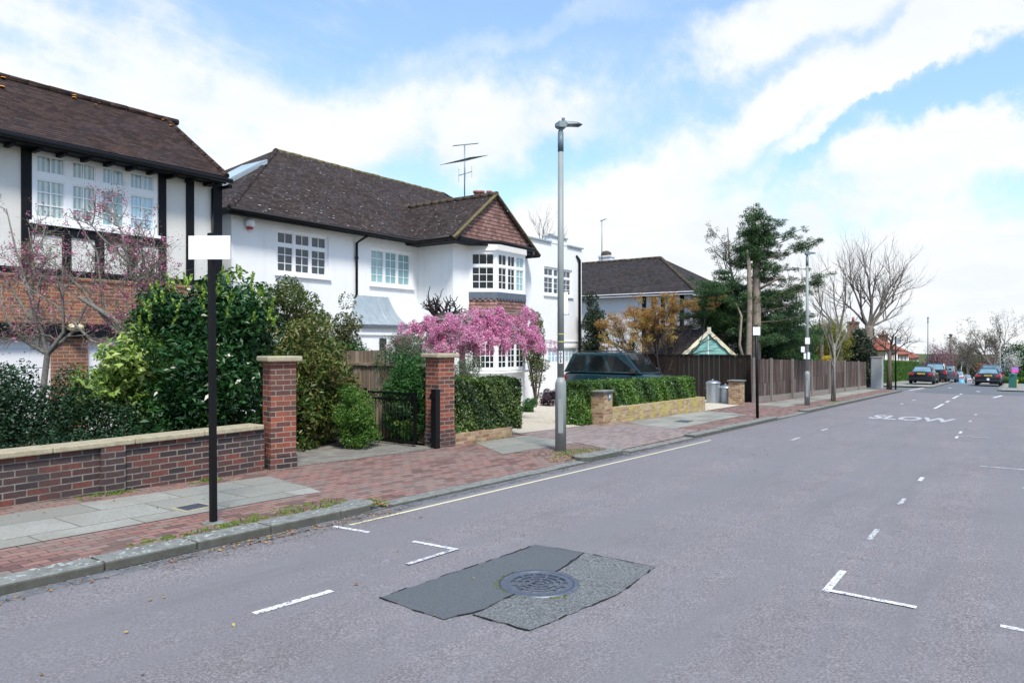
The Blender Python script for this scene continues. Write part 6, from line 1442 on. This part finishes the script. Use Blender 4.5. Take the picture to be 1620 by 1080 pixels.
# rust coloured maple
B=MB(); tips=[]; rng=random.Random(28); c=PD(1050,560,31.5); t=thing('rust_coloured_maple','spreading maple with rust and gold young leaves behind the dark fence','tree',(c.x,c.y,gz(c.x)))
bp=V((c.x,c.y,gz(c.x)))
for i,(u,h) in enumerate(((-1,.75),(-.75,1.0),(-.45,1.3),(-.15,1.2),(.2,1.3),(.5,1.0),(-1.1,.95),(-.3,.9),(.1,1.5),(.75,1.2))):
    d=R3v*u+V((rng.gauss(0,.2),rng.gauss(0,.2),h)); grow(B,bp+V((0,0,.5)),d,2.1*(1+.1*abs(u)),.055,3,rng,dict(kids=[4,4,3],spread=.55,up=.02,curl=.15,shrink=.55,segs=4,start=.45),tips)
B.build('branches',MT['bark_dark'],t)
left=[(p.x,p.y,p.z,.2,.2,.1) for p,_ in tips if rng.random()<.85 and not (proj(p)[0]>1068 and proj(p)[1]>490) and proj(p)[1]<556]
leaves('foliage',left,24000,.055,MT['lf_acer'],t,asp=.5,seed=29,shell=.1,up=.6)
leaves('red_foliage',[q for q in left if q[2]>2.3] or left,7000,.055,MT['lf_acer_red'],t,asp=.5,seed=30,shell=.1)
# tall conifer: two bare trunks with a ragged top and long side boughs
cn_=thing('tall_conifer','tall ragged conifer with two bare tan trunks behind the fence corner','tree',(32.4,9.6,gz(32)))
dpc=32.0; k=dpc/F; B=MB()
def TR(pts,rs,m): m.tube([PD(a,b,dpc+c_) for a,b,c_ in pts],rs,10)
TR([(1197,640,0),(1196,590,0),(1197,480,0),(1196,400,0),(1193,345,0)],[.25,.22,.19,.15,.06],B)
TR([(1185,640,-.3),(1184,590,-.3),(1186,480,-.3),(1185,420,-.3),(1182,395,-.3)],[.15,.14,.12,.09,.04],B)
TR([(1182,590,-.3),(1170,545,-.5),(1173,500,-.4),(1165,480,-.2)],[.07,.06,.05,.03],B)
TR([(1197,440,0),(1212,425,.3),(1228,415,.6)],[.08,.06,.03],B); TR([(1197,460,0),(1218,448,-.5),(1240,435,-1)],[.07,.05,.02],B)
B.build('trunk',MT['bark_conifer'],cn_)
rng=random.Random(31); cl=[]
def bough(pa,pb,j0,j1,w,n,droop=0,th=.4):
    a=PD(*pa,dpc+j0);b=PD(*pb,dpc+j1)
    for i in range(n):
        t=(i+.5)/n; p=a.lerp(b,t); ww=w*(1-.55*t); p=p+V((rng.gauss(0,ww*.5),rng.gauss(0,ww*.5),rng.gauss(0,ww*.25)-droop*t*t)); cl.append((p.x,p.y,p.z,ww*rng.uniform(.5,.9),ww*rng.uniform(.5,.9),ww*th*rng.uniform(.6,1)))
topb=[((1193,375),(1176,335)),((1193,365),(1192,322)),((1196,370),(1215,340)),((1196,380),(1240,345)),((1197,395),(1262,372)),((1197,385),(1280,358)),((1197,410),(1272,395)),((1197,425),(1275,425)),((1197,440),(1258,440)),((1192,400),(1165,395)),((1192,385),(1170,368)),((1197,400),(1245,402)),((1197,375),(1228,362)),((1193,350),(1203,330)),((1197,430),(1230,455)),((1197,412),(1235,428)),((1195,390),(1212,372)),((1262,395),(1300,378)),((1193,410),(1150,415)),((1187,408),(1160,388)),((1184,405),(1190,382)),((1186,420),(1158,412))]
for i,(a,b) in enumerate(topb): bough(a,b,0,rng.uniform(-1.,1.),.48,14,th=.5)
top_n=len(cl)
low=[((1197,470),(1245,465)),((1197,480),(1315,422)),((1215,480),(1300,440)),((1197,495),(1270,475)),((1190,470),(1130,455)),((1185,490),(1095,440)),((1185,500),(1060,470)),((1180,510),(1040,490)),((1185,520),(1055,515)),((1150,470),(1130,440)),((1197,510),(1265,500)),((1185,480),(1120,480)),((1180,500),(1110,510)),((1190,540),(1240,530)),((1185,525),(1120,535)),((1160,465),(1140,420)),((1150,500),(1080,500))]
for i,(a,b) in enumerate(low): bough(a,b,.5,rng.uniform(-2.,1.6) if b[0]>1160 or b[1]<450 else rng.uniform(1.2,2.1),.75,17,droop=.15,th=.4)
for (q_,n_) in ((EL(1085,1185,470,545,33.7,.35),60),(EL(1060,1185,448,525,33.2,.4),80),(EL(1195,1295,475,575,34,1.6),55),(EL(1130,1200,430,520,34.5,1.0),25)): cl+=crown(q_,n_,.42,77,.4,.5)
leaves('crown',cl,175000,.1,MT['lf_conifer'],cn_,asp=.22,seed=31,shell=.1,up=.3,rand=.6,flat=.5,droop=.1)
m=MB(); 
for (a,b) in low+topb: jj=1.6 if b[0]<1160 and b[1]>=450 else .0; m.tube([PD(*a,dpc+jj*.3),PD((a[0]+b[0])/2,(a[1]+b[1])/2+3,dpc+jj*.7),PD(*b,dpc+jj)],[.04,.025,.008],5,caps=False)
m.build('boughs',MT['bark'],cn_)
# thin lichened tree left of the conifer
B=MB(); tips=[]; rng=random.Random(33); c=PD(1172,560,33.5); t=thing('slender_tree','slender half bare tree leaning left of the tall conifer','tree',(c.x,c.y,gz(c.x))); 
pts=[PD(1178,600,33.5),PD(1176,520,33.5),PD(1165,470,33.5),PD(1155,420,33.5),PD(1151,360,33.5)]; B.tube(pts,[.1,.09,.07,.05,.02],7)
for i in range(17):
    s=rng.uniform(1.2,4); a=min(int(s),3); p=pts[a].lerp(pts[a+1],s-a); d=R3v*rng.choice((-1,-.8,.4,.8))+V((rng.gauss(0,.3),rng.gauss(0,.3),rng.uniform(.3,1))); grow(B,p,d,rng.uniform(.7,1.15),.028,2,rng,dict(kids=[4,3],spread=.6,up=.05,curl=.2,shrink=.6,segs=3),tips)
B.build('branches',MT['bark_grey'],t); leaves('foliage',[(p.x,p.y,p.z,.14,.14,.12) for p,_ in tips],5200,.06,MT['lf_sparse'],t,seed=34,shell=.1)
# dark evergreen mass behind the fence
c=PD(1240,545,37); cl=crown(EL(1205,1300,480,590,36.5,1.3),80,.42,40,.4)+crown((c.x,10.6,.9,4.0,1.5,1.9),150,.45,41,.5)+crown((c.x-2.5,10.6,2.0,1.6,1.2,1.3),60,.4,42,.4)
bush('dark_laurel','big dark evergreen behind the weathered fence and below the conifer','shrub',(c.x,10.6,gz(c.x)),[('foliage',cl,50000,.1,'lf_laurel',dict(asp=.4,seed=43))],None,10,2.4,43)
c=PD(1150,545,34.5); cl=crown((c.x,c.y,.7,1.6,1.4,1.9),70,.4,45,.4); bush('dark_laurel','dark evergreen between the summerhouse and the conifer trunks','shrub',(c.x,c.y,gz(c.x)),[('foliage',cl,14000,.09,'lf_conifer',dict(asp=.35,seed=46))],None,6,2,46)
c=PD(1275,548,38.5); cl=crown((c.x,9.7,.35,1.7,.8,.85),60,.3,48,.4); bush('glossy_shrub','blue green glossy shrub behind the second lamp post','shrub',(c.x,9.7,gz(c.x)),[('foliage',cl,14000,.1,'lf_green',dict(asp=.4,seed=49)),('yellow_leaves',crown((c.x+.5,9.4,.3,1.5,.5,.5),14,.2,50,.4),500,.09,'lf_bright',dict(seed=50))],None,6,1.5,48)
c=PD(1302,567,40); cl=crown((c.x,8.75,c.z,.75,.3,.16),16,.12,54,.2); bush('forsythia','yellow flowering sprays spilling over the fence top','shrub',(c.x,8.9,gz(c.x)),[('blossom',cl,700,.05,'lf_forsythia',dict(seed=55))],None,5,1.4,55)
c=PD(1340,535,45); cl=crown((c.x,10,c.z-.3,3.0,1.3,1.5),130,.4,57,.4)+crown(EL(1288,1350,492,590,44,1.2),60,.38,59,.4); bush('olive_tree_mass','yellow olive feathery shrub behind the sapling','shrub',(c.x,10,gz(c.x)),[('foliage',cl,40000,.085,'lf_yellowgreen',dict(asp=.3,seed=58))],None,10,2.2,58)
c=PD(1390,560,50.5); cl=crown((c.x,9.3,.7,1.7,1.0,2.3),120,.4,61,.4); bush('ivy_mass','dark ivy and holly covering the end of the fence','shrub',(c.x,9.3,gz(c.x)),[('foliage',cl,26000,.12,'lf_ivy',dict(asp=.6,seed=62))],None,6,2.2,62)
# street trees
def street_tree(name,label,x,y,h,seed,lean=0,r0=.06,bark='bark_grey',grp='young street trees'):
    rng=random.Random(seed); B=MB(); tips=[]; t=thing(name,label,'tree',(x,y,zg_(x)),grp); b=V((x,y,zg_(x)-.05)); pts=[b,b+V((0,0,h*.3)),b+V((lean*.5,0,h*.55))]; B.tube(pts,[r0,r0*.8,r0*.6],8)
    return rng,B,tips,t,pts
rng,B,tips,t,pts=street_tree('young_street_tree','thin pale young street tree in the pavement just past the second lamp',32.9,6.4,4.6,71)
B.tube([(32.95,6.52,zg_(33)-.05),(32.92,6.46,zg_(33)+1.5)],.035,6)
for i in range(8): grow(B,pts[1]+V((0,0,rng.uniform(-.1,1.0))),(rng.gauss(0,.3),rng.gauss(0,.3),1),rng.uniform(1.0,1.9),.024,2,rng,dict(kids=[4,3],spread=.38,up=.1,curl=.1,shrink=.6,segs=4),tips)
B.build('branches',MT['bark_grey'],t)
rng,B,tips,t,pts=street_tree('young_street_tree','leaning ivy footed street tree at the corner by the thin black post',51.2,6.7,4.6,73,lean=.6,r0=.17,bark='bark')
for i in range(9): grow(B,pts[2]+V((-.02,0,rng.uniform(-.5,0.02))),R3v*rng.choice((-.6,.2,.8,1.2))+V((rng.gauss(0,.3),rng.gauss(0,.3),.75)),rng.uniform(1.0,1.6),.05,3,rng,dict(kids=[4,4,3],spread=.6,up=.02,curl=.24,shrink=.62,segs=4),tips)
B.build('branches',MT['bark'],t)
# big pollarded bare trees behind
def bare(name,label,px,py0,dep,limbs,seed,grp=None,bark='bark_far',lvl=3,r0=.3,kids=[4,4,4],leafm=None,nl=0,spread=.42,Ls=2.6,lf=.12,up=.1,curl=.1):
    rng=random.Random(seed); B=MB(); tips=[]; c=PD(px,py0,dep); b=V((c.x,c.y,gz(c.x)-.2)); t=thing(name,label,'tree',b,grp)
    for (u,h,l) in limbs:
        d=R3v*u+V((rng.gauss(0,.15),rng.gauss(0,.15),h)); grow(B,c+R3v*u*.15,d,l*1.12,r0*.25,lvl,rng,dict(kids=kids,spread=spread,up=up,curl=curl,shrink=.6,segs=5,rs=.6,start=.35),tips)
    B.tube([b,c],[r0,r0*.8],10); B.build('branches',MT[bark],t)
    if leafm: leaves('foliage',[(p.x,p.y,p.z,.35,.35,.3) for p,_ in tips],nl,lf,MT[leafm],t,seed=seed,shell=.1)
    return t
bare('pollarded_plane_tree','large bare pollarded tree with fanned upright limbs behind the olive shrub',1375,515,52,[(-.8,1,2.6),(-.45,1,3.0),(-.15,1,3.3),(.05,1,2.9),(.3,1,3.1),(.6,1,2.9),(.9,.85,2.4),(1.2,.6,2.1),(-1.1,.8,2.2),(1.2,.9,2.4)],81,bark='bark_far',r0=.36,kids=[5,5,4],spread=.5,curl=.14)
bare('pollarded_plane_tree','second bare pollarded tree with thinner limbs, left of the largest one',1328,520,49,[(-.5,1,2.4),(-.15,1,2.8),(.15,1,2.9),(.5,1,2.4),(-.9,.7,2.0)],85,bark='bark_far',r0=.24,kids=[3,4,3])
bare('bare_tree','small bare tree with low spreading limbs behind the house beside the lamp',1300,530,42,[(-.9,.8,2.4),(-.3,1,2.3),(.3,1,2.2),(-1.3,.5,2.2)],87,bark='bark',r0=.12)
bare('bare_tree','wisp of a bare tree top rising behind the white extension',862,400,60,[(-.5,1,1.7),(0,1,1.9),(.5,1,1.6),(.9,.8,1.5)],89,bark='bark_far',r0=.2,lvl=3)
# ---------------------------------------------------------------- distance
hedge('tall_hedge',63,94,9.2,10.6,.3,-2.0,'tall bright green clipped hedge beyond the side road','hedge',MT['lf_hedge_far'],MT['lf_hedge_far'],30000,.12,15,None,lump=.05)
hedge('tall_hedge',88,90,-3.2,1.7,-1.35,-2.9,'dark green hedge on the far right behind the green cabinet','hedge',MT['lf_hedge_far'],MT['lf_hedge_far'],24000,.16,16,None,lump=.12)
FT=[('bare_tree','big bare pollard with knobbly crown above the right hand parked cars',1572,580,95,[(-.9,.9,2.6),(-.4,1,3.0),(0,1,3.1),(.4,1,3.0),(.9,.9,2.6)],101,'bark_far',.5,3),
('bare_tree','bare tree beside the telegraph pole beyond the left hand cars',1513,590,112,[(-.3,1,2.4),(.2,1,3.0),(.5,1,2.4)],103,'bark_far',.35,3),
('bare_tree','faint bare tree standing over the far end of the road',1530,598,120,[(-.5,1,2.6),(0,1,3.2),(.5,1,2.8)],105,'bark_far',.35,3),
('bare_tree','bare tree between the far road end and the right hand cars',1548,592,125,[(-.6,1,2.6),(0,1,3.0),(.6,1,2.6)],107,'bark_far',.35,3)]
for nm,lb,px,py,dep,limbs,sd_,bk,r0,lv in FT: bare(nm,lb,px,py,dep,limbs,sd_,'bare trees at the end of the road',bk,lv,r0,kids=[5,5,4],spread=.55,leafm='lf_twig',nl=2600,lf=.16,curl=.16)
def blobtree(name,label,pxa,pxb,pya,pyb,dep,mat,n,L_,seed,grp='trees at the end of the road',rc=.75):
    e=EL(pxa,pxb,pya,pyb,dep); t=thing(name,label,'tree',(e[0],e[1],gz(e[0])),grp); m=MB(); b=V((e[0],e[1],gz(e[0])-.3)); c=V(e[:3]); rng=random.Random(seed); m.tube([b,c],[.25,.14],8)
    for i in range(9): a=rng.uniform(0,2*PI); m.tube([c-V((0,0,e[5]*.4)),c+V((math.cos(a)*e[3]*.7,math.sin(a)*e[4]*.7,rng.uniform(0,.7)*e[5]))],[.1,.02],5)
    m.build('trunk',MT['bark_far'],t); leaves('crown',crown(e,60,rc,seed,.2),n,L_,MT[mat],t,seed=seed,shell=.1); return t
blobtree('blossom_tree','mauve blossom tree behind the second and third left hand cars',1462,1500,552,604,88,'lf_mauve',12000,.13,111)
blobtree('blossom_tree','larger mauve blossom tree left of the telegraph pole',1480,1508,545,605,100,'lf_mauve',9000,.14,112)
blobtree('blossom_tree','mauve tinged tree just behind the right hand parked cars',1560,1592,560,605,100,'lf_mauve',8000,.14,119)
blobtree('white_blossom_tree','small white blossom tree left of the pink board',1585,1612,552,590,84,'lf_white',1800,.12,113)
blobtree('evergreen_tree','dark evergreen at the right edge behind the pink board',1588,1650,545,608,95,'lf_conifer',22000,.2,114,rc=1.)
blobtree('leafy_tree','olive tree at the far end of the road, left of centre',1512,1545,556,610,150,'lf_sparse',9000,.25,115,rc=1.2)
blobtree('leafy_tree','dull green tree behind the far low house',1540,1580,560,610,160,'lf_sparse',9000,.25,116,rc=1.3)
blobtree('leafy_tree','brown twiggy tree behind the first mauve blossom tree',1440,1480,575,612,130,'lf_twig',8000,.2,117,rc=1.2)
blobtree('leafy_tree','greenish tree right of the big bare pollard',1575,1625,562,612,135,'lf_sparse',9000,.22,118,rc=1.3)
# low house at the foot of the hill
q0=PD(1527,605,150); x0=q0.x; yy=q0.y; far.location=(x0,yy,gz(x0)); 
fv=frame((x0,yy,0),RT,(-FW[0],-FW[1],0)); zE=PD(1540,590,150).z; zR=PD(1540,575,150).z; zb=gz(x0)-2
m=MB(); m.fbox(fv,0,5.2,-5,0,zb,zE); m.build('wall',MT['render_cream'],far)
m=MB(); m.prism([(-.4,zE),(5.6,zE),(4.6,zR),(.8,zR)],fv,.4,-5.4); m.build('roof',MT['tiles_red_far'],far)
m=MB(); [m.fbox(fv,u,u+.9,.0,.04,zE-1.7,zE-.5) for u in (.7,2.2,3.7)]; m.build('window',MT['glass_mid'],far)
# wooded skyline, one mass
r=np.random.default_rng(9); cl=[]
for i in range(520):
    y=r.uniform(-260,330); x=r.uniform(250,330); h=4.5+1.5*math.sin(y*.05)+r.uniform(-1.5,1.2); z0=-12.5
    cl.append((x,y,z0+r.uniform(0,1)*h*.5+h*.45,6,6,h*.42))
o=leaves('wooded_skyline',cl,42000,1.1,MT['lf_twig'],None,seed=9,shell=.2); tag(o,kind='stuff')
# ---------------------------------------------------------------- camera, light, sky
cam=bpy.data.cameras.new('camera'); co=bpy.data.objects.new('camera',cam); COL.objects.link(co); sc.camera=co
cam.sensor_width=36; cam.lens=F/1620*36; cam.shift_y=(HY-540)/1620; cam.clip_end=3000; cam.clip_start=.05
co.location=(0,0,EYE); co.rotation_euler=V((FW[0],FW[1],0)).to_track_quat('-Z','Y').to_euler()
SUN_AZ=math.radians(-127); SUN_EL=math.radians(56)   # direction towards the sun in the xy plane
sd_=V((math.cos(SUN_AZ)*math.cos(SUN_EL),math.sin(SUN_AZ)*math.cos(SUN_EL),math.sin(SUN_EL)))
sl=bpy.data.lights.new('sun','SUN'); sl.energy=2.45; sl.angle=math.radians(11); sl.color=(1,.94,.85); so=bpy.data.objects.new('sun',sl); COL.objects.link(so); so.rotation_euler=(-sd_).to_track_quat('-Z','Y').to_euler()
W=bpy.data.worlds.new('World'); sc.world=W; W.use_nodes=True; nt=W.node_tree; N=nt.nodes; Lk=nt.links; N.clear()
out=N.new('ShaderNodeOutputWorld'); bg=N.new('ShaderNodeBackground'); Lk.new(bg.outputs[0],out.inputs[0])
sky=N.new('ShaderNodeTexSky'); sky.sky_type='NISHITA'; sky.sun_disc=False; sky.sun_elevation=SUN_EL; sky.sun_rotation=math.radians(90)-SUN_AZ; sky.air_density=1.; sky.dust_density=.6; sky.ozone_density=2.2
tc=N.new('ShaderNodeTexCoord'); D=tc.outputs['Generated']
def mth(op,a,b=0,cl=False):
    x=N.new('ShaderNodeMath'); x.operation=op; x.use_clamp=cl
    for i,v in enumerate((a,b)):
        if isinstance(v,bpy.types.NodeSocket): Lk.new(v,x.inputs[i])
        else: x.inputs[i].default_value=v
    return x.outputs[0]
def vm(op,a,b):
    x=N.new('ShaderNodeVectorMath'); x.operation=op
    for i,v in enumerate((a,b)):
        if isinstance(v,bpy.types.NodeSocket): Lk.new(v,x.inputs[i])
        else: x.inputs[i].default_value=v
    return x
def sm(v,a,b,to0=0,to1=1):
    x=N.new('ShaderNodeMapRange'); x.interpolation_type='SMOOTHSTEP'; Lk.new(v,x.inputs['Value']); x.inputs['From Min'].default_value=a; x.inputs['From Max'].default_value=b; x.inputs['To Min'].default_value=to0; x.inputs['To Max'].default_value=to1; return x.outputs['Result']
def noise(vec,scale,detail=6,rough=.6,dist=0,sc3=(1,1,1),rot=(0,0,0)):
    m=N.new('ShaderNodeMapping'); m.inputs['Scale'].default_value=sc3; m.inputs['Rotation'].default_value=rot; Lk.new(vec,m.inputs[0]); x=N.new('ShaderNodeTexNoise'); x.inputs['Scale'].default_value=scale; x.inputs['Detail'].default_value=detail; x.inputs['Roughness'].default_value=rough; x.inputs['Distortion'].default_value=dist; Lk.new(m.outputs[0],x.inputs['Vector']); return x.outputs['Fac']
Dn=vm('NORMALIZE',D,(0,0,0)).outputs[0]
sep=N.new('ShaderNodeSeparateXYZ'); Lk.new(Dn,sep.inputs[0]); dz=sep.outputs[2]
# warped direction for ragged cloud edges
wn=N.new('ShaderNodeTexNoise'); wn.inputs['Scale'].default_value=5; wn.inputs['Detail'].default_value=7; wn.inputs['Roughness'].default_value=.62; Lk.new(Dn,wn.inputs['Vector'])
wv=vm('SUBTRACT',wn.outputs['Color'],(.5,.5,.5)).outputs[0]; sc_=N.new('ShaderNodeVectorMath'); sc_.operation='SCALE'; Lk.new(wv,sc_.inputs[0]); sc_.inputs['Scale'].default_value=.17; Dw=vm('ADD',Dn,sc_.outputs[0]).outputs[0]
def dirp(px,py): return V(ray(px,py)).normalized()
def streak(a,b,w,soft,amt,over=.08,vec=None):
    """band of cloud along the great circle from direction a to direction b"""
    a=dirp(*a);b=dirp(*b); n=a.cross(b).normalized(); mid=(a+b).normalized(); ca=math.cos(math.acos(max(-1,min(1,a.dot(b))))/2+over); vec=vec or Dw
    d=vm('DOT_PRODUCT',vec,tuple(n)).outputs['Value']; ab=mth('ABSOLUTE',d); f=sm(ab,w,w+soft,1,0)
    e=vm('DOT_PRODUCT',vec,tuple(mid)).outputs['Value']; g=sm(e,ca-.05,ca+.03)
    return mth('MULTIPLY',mth('MULTIPLY',f,g),amt)
def blob(p,r0,r1,amt):
    c=dirp(*p); e=vm('DOT_PRODUCT',Dw,tuple(c)).outputs['Value']; return mth('MULTIPLY',sm(e,math.cos(r1),math.cos(r0)),amt)
sq=N.new('ShaderNodeVectorMath'); sq.operation='DIVIDE'; Lk.new(Dn,sq.inputs[0]); cz=N.new('ShaderNodeCombineXYZ'); zz=mth('ADD',mth('MAXIMUM',dz,0),.18); [Lk.new(zz,cz.inputs[i]) for i in range(3)]; Lk.new(cz.outputs[0],sq.inputs[1]); Pl=sq.outputs[0]
n1=noise(Pl,1.1,8,.62,.3); n2=noise(Pl,3.2,7,.6,.2,(1,2.6,1),(0,0,.5)); n3=noise(Dn,9,7,.6); n4=noise(Dn,3.2,6,.6)
wisps=mth('ADD',mth('MULTIPLY',n1,.5),mth('MULTIPLY',n2,.5))
base=mth('MULTIPLY',sm(wisps,.47,.68),.30)
base=mth('ADD',base,.11)
low=sm(mth('ADD',dz,mth('MULTIPLY',mth('SUBTRACT',n4,.5),.30)),.13,.235,1,0)
parts=[base,low,
 streak((1060,235),(1640,10),.004,.05,.95,.02),streak((1150,225),(1480,100),.012,.05,.55,.0),streak((1200,40),(1420,-30),.012,.035,.7,.0),
 streak((1365,175),(1450,130),.003,.012,.8,-.03),streak((1440,260),(1660,200),.012,.05,1.0,.0),
 streak((-200,110),(380,235),.06,.12,.95,-.02),streak((300,250),(760,185),.012,.08,.55,-.02),streak((720,215),(1040,180),.012,.06,.6,-.02),
 streak((860,50),(960,20),.004,.02,.3,-.03),streak((1030,90),(1250,45),.01,.05,.3,-.02)]
f=parts[0]
for p in parts[1:]: f=mth('ADD',f,p)
f=mth('MULTIPLY',f,mth('ADD',.55,mth('MULTIPLY',n3,.9)))
holes=mth('ADD',streak((1330,200),(1640,125),.010,.03,.5,-.02),streak((900,275),(1080,215),.004,.03,.45,-.03))
f=mth('SUBTRACT',f,holes); f=mth('MINIMUM',mth('MAXIMUM',f,0),1); f=sm(f,.04,.95)
# cloud tone: bright with faint grey-blue modelling
cr=N.new('ShaderNodeValToRGB'); cr.color_ramp.elements[0].position=.35; cr.color_ramp.elements[0].color=(.85,.9,.955,1); cr.color_ramp.elements[1].position=.62; cr.color_ramp.elements[1].color=(.965,.985,1,1)
Lk.new(noise(Pl,1.6,6,.6,.2),cr.inputs[0])
cs=N.new('ShaderNodeVectorMath'); cs.operation='SCALE'; Lk.new(cr.outputs[0],cs.inputs[0]); cs.inputs['Scale'].default_value=6.35
ss=N.new('ShaderNodeVectorMath'); ss.operation='MULTIPLY'; Lk.new(sky.outputs[0],ss.inputs[0]); ss.inputs[1].default_value=(1.1,1.12,1.15)
sa=vm('ADD',ss.outputs[0],(.85,1.38,1.98)).outputs[0]
mx=N.new('ShaderNodeMix'); mx.data_type='RGBA'; Lk.new(f,mx.inputs[0]); Lk.new(sa,mx.inputs[6]); Lk.new(cs.outputs[0],mx.inputs[7]); Lk.new(mx.outputs[2],bg.inputs[0]); bg.inputs[1].default_value=.086
sc.render.engine='CYCLES'; sc.view_settings.view_transform='Standard'; sc.view_settings.look='None'; sc.view_settings.exposure=.98; sc.view_settings.gamma=1
sc.render.resolution_x=1024; sc.render.resolution_y=682
print('objects',len(bpy.data.objects),'faces',sum(len(o.data.polygons) for o in bpy.data.objects if o.type=='MESH'))
for o in bpy.data.objects:
    if '_loc' in o: del o['_loc']
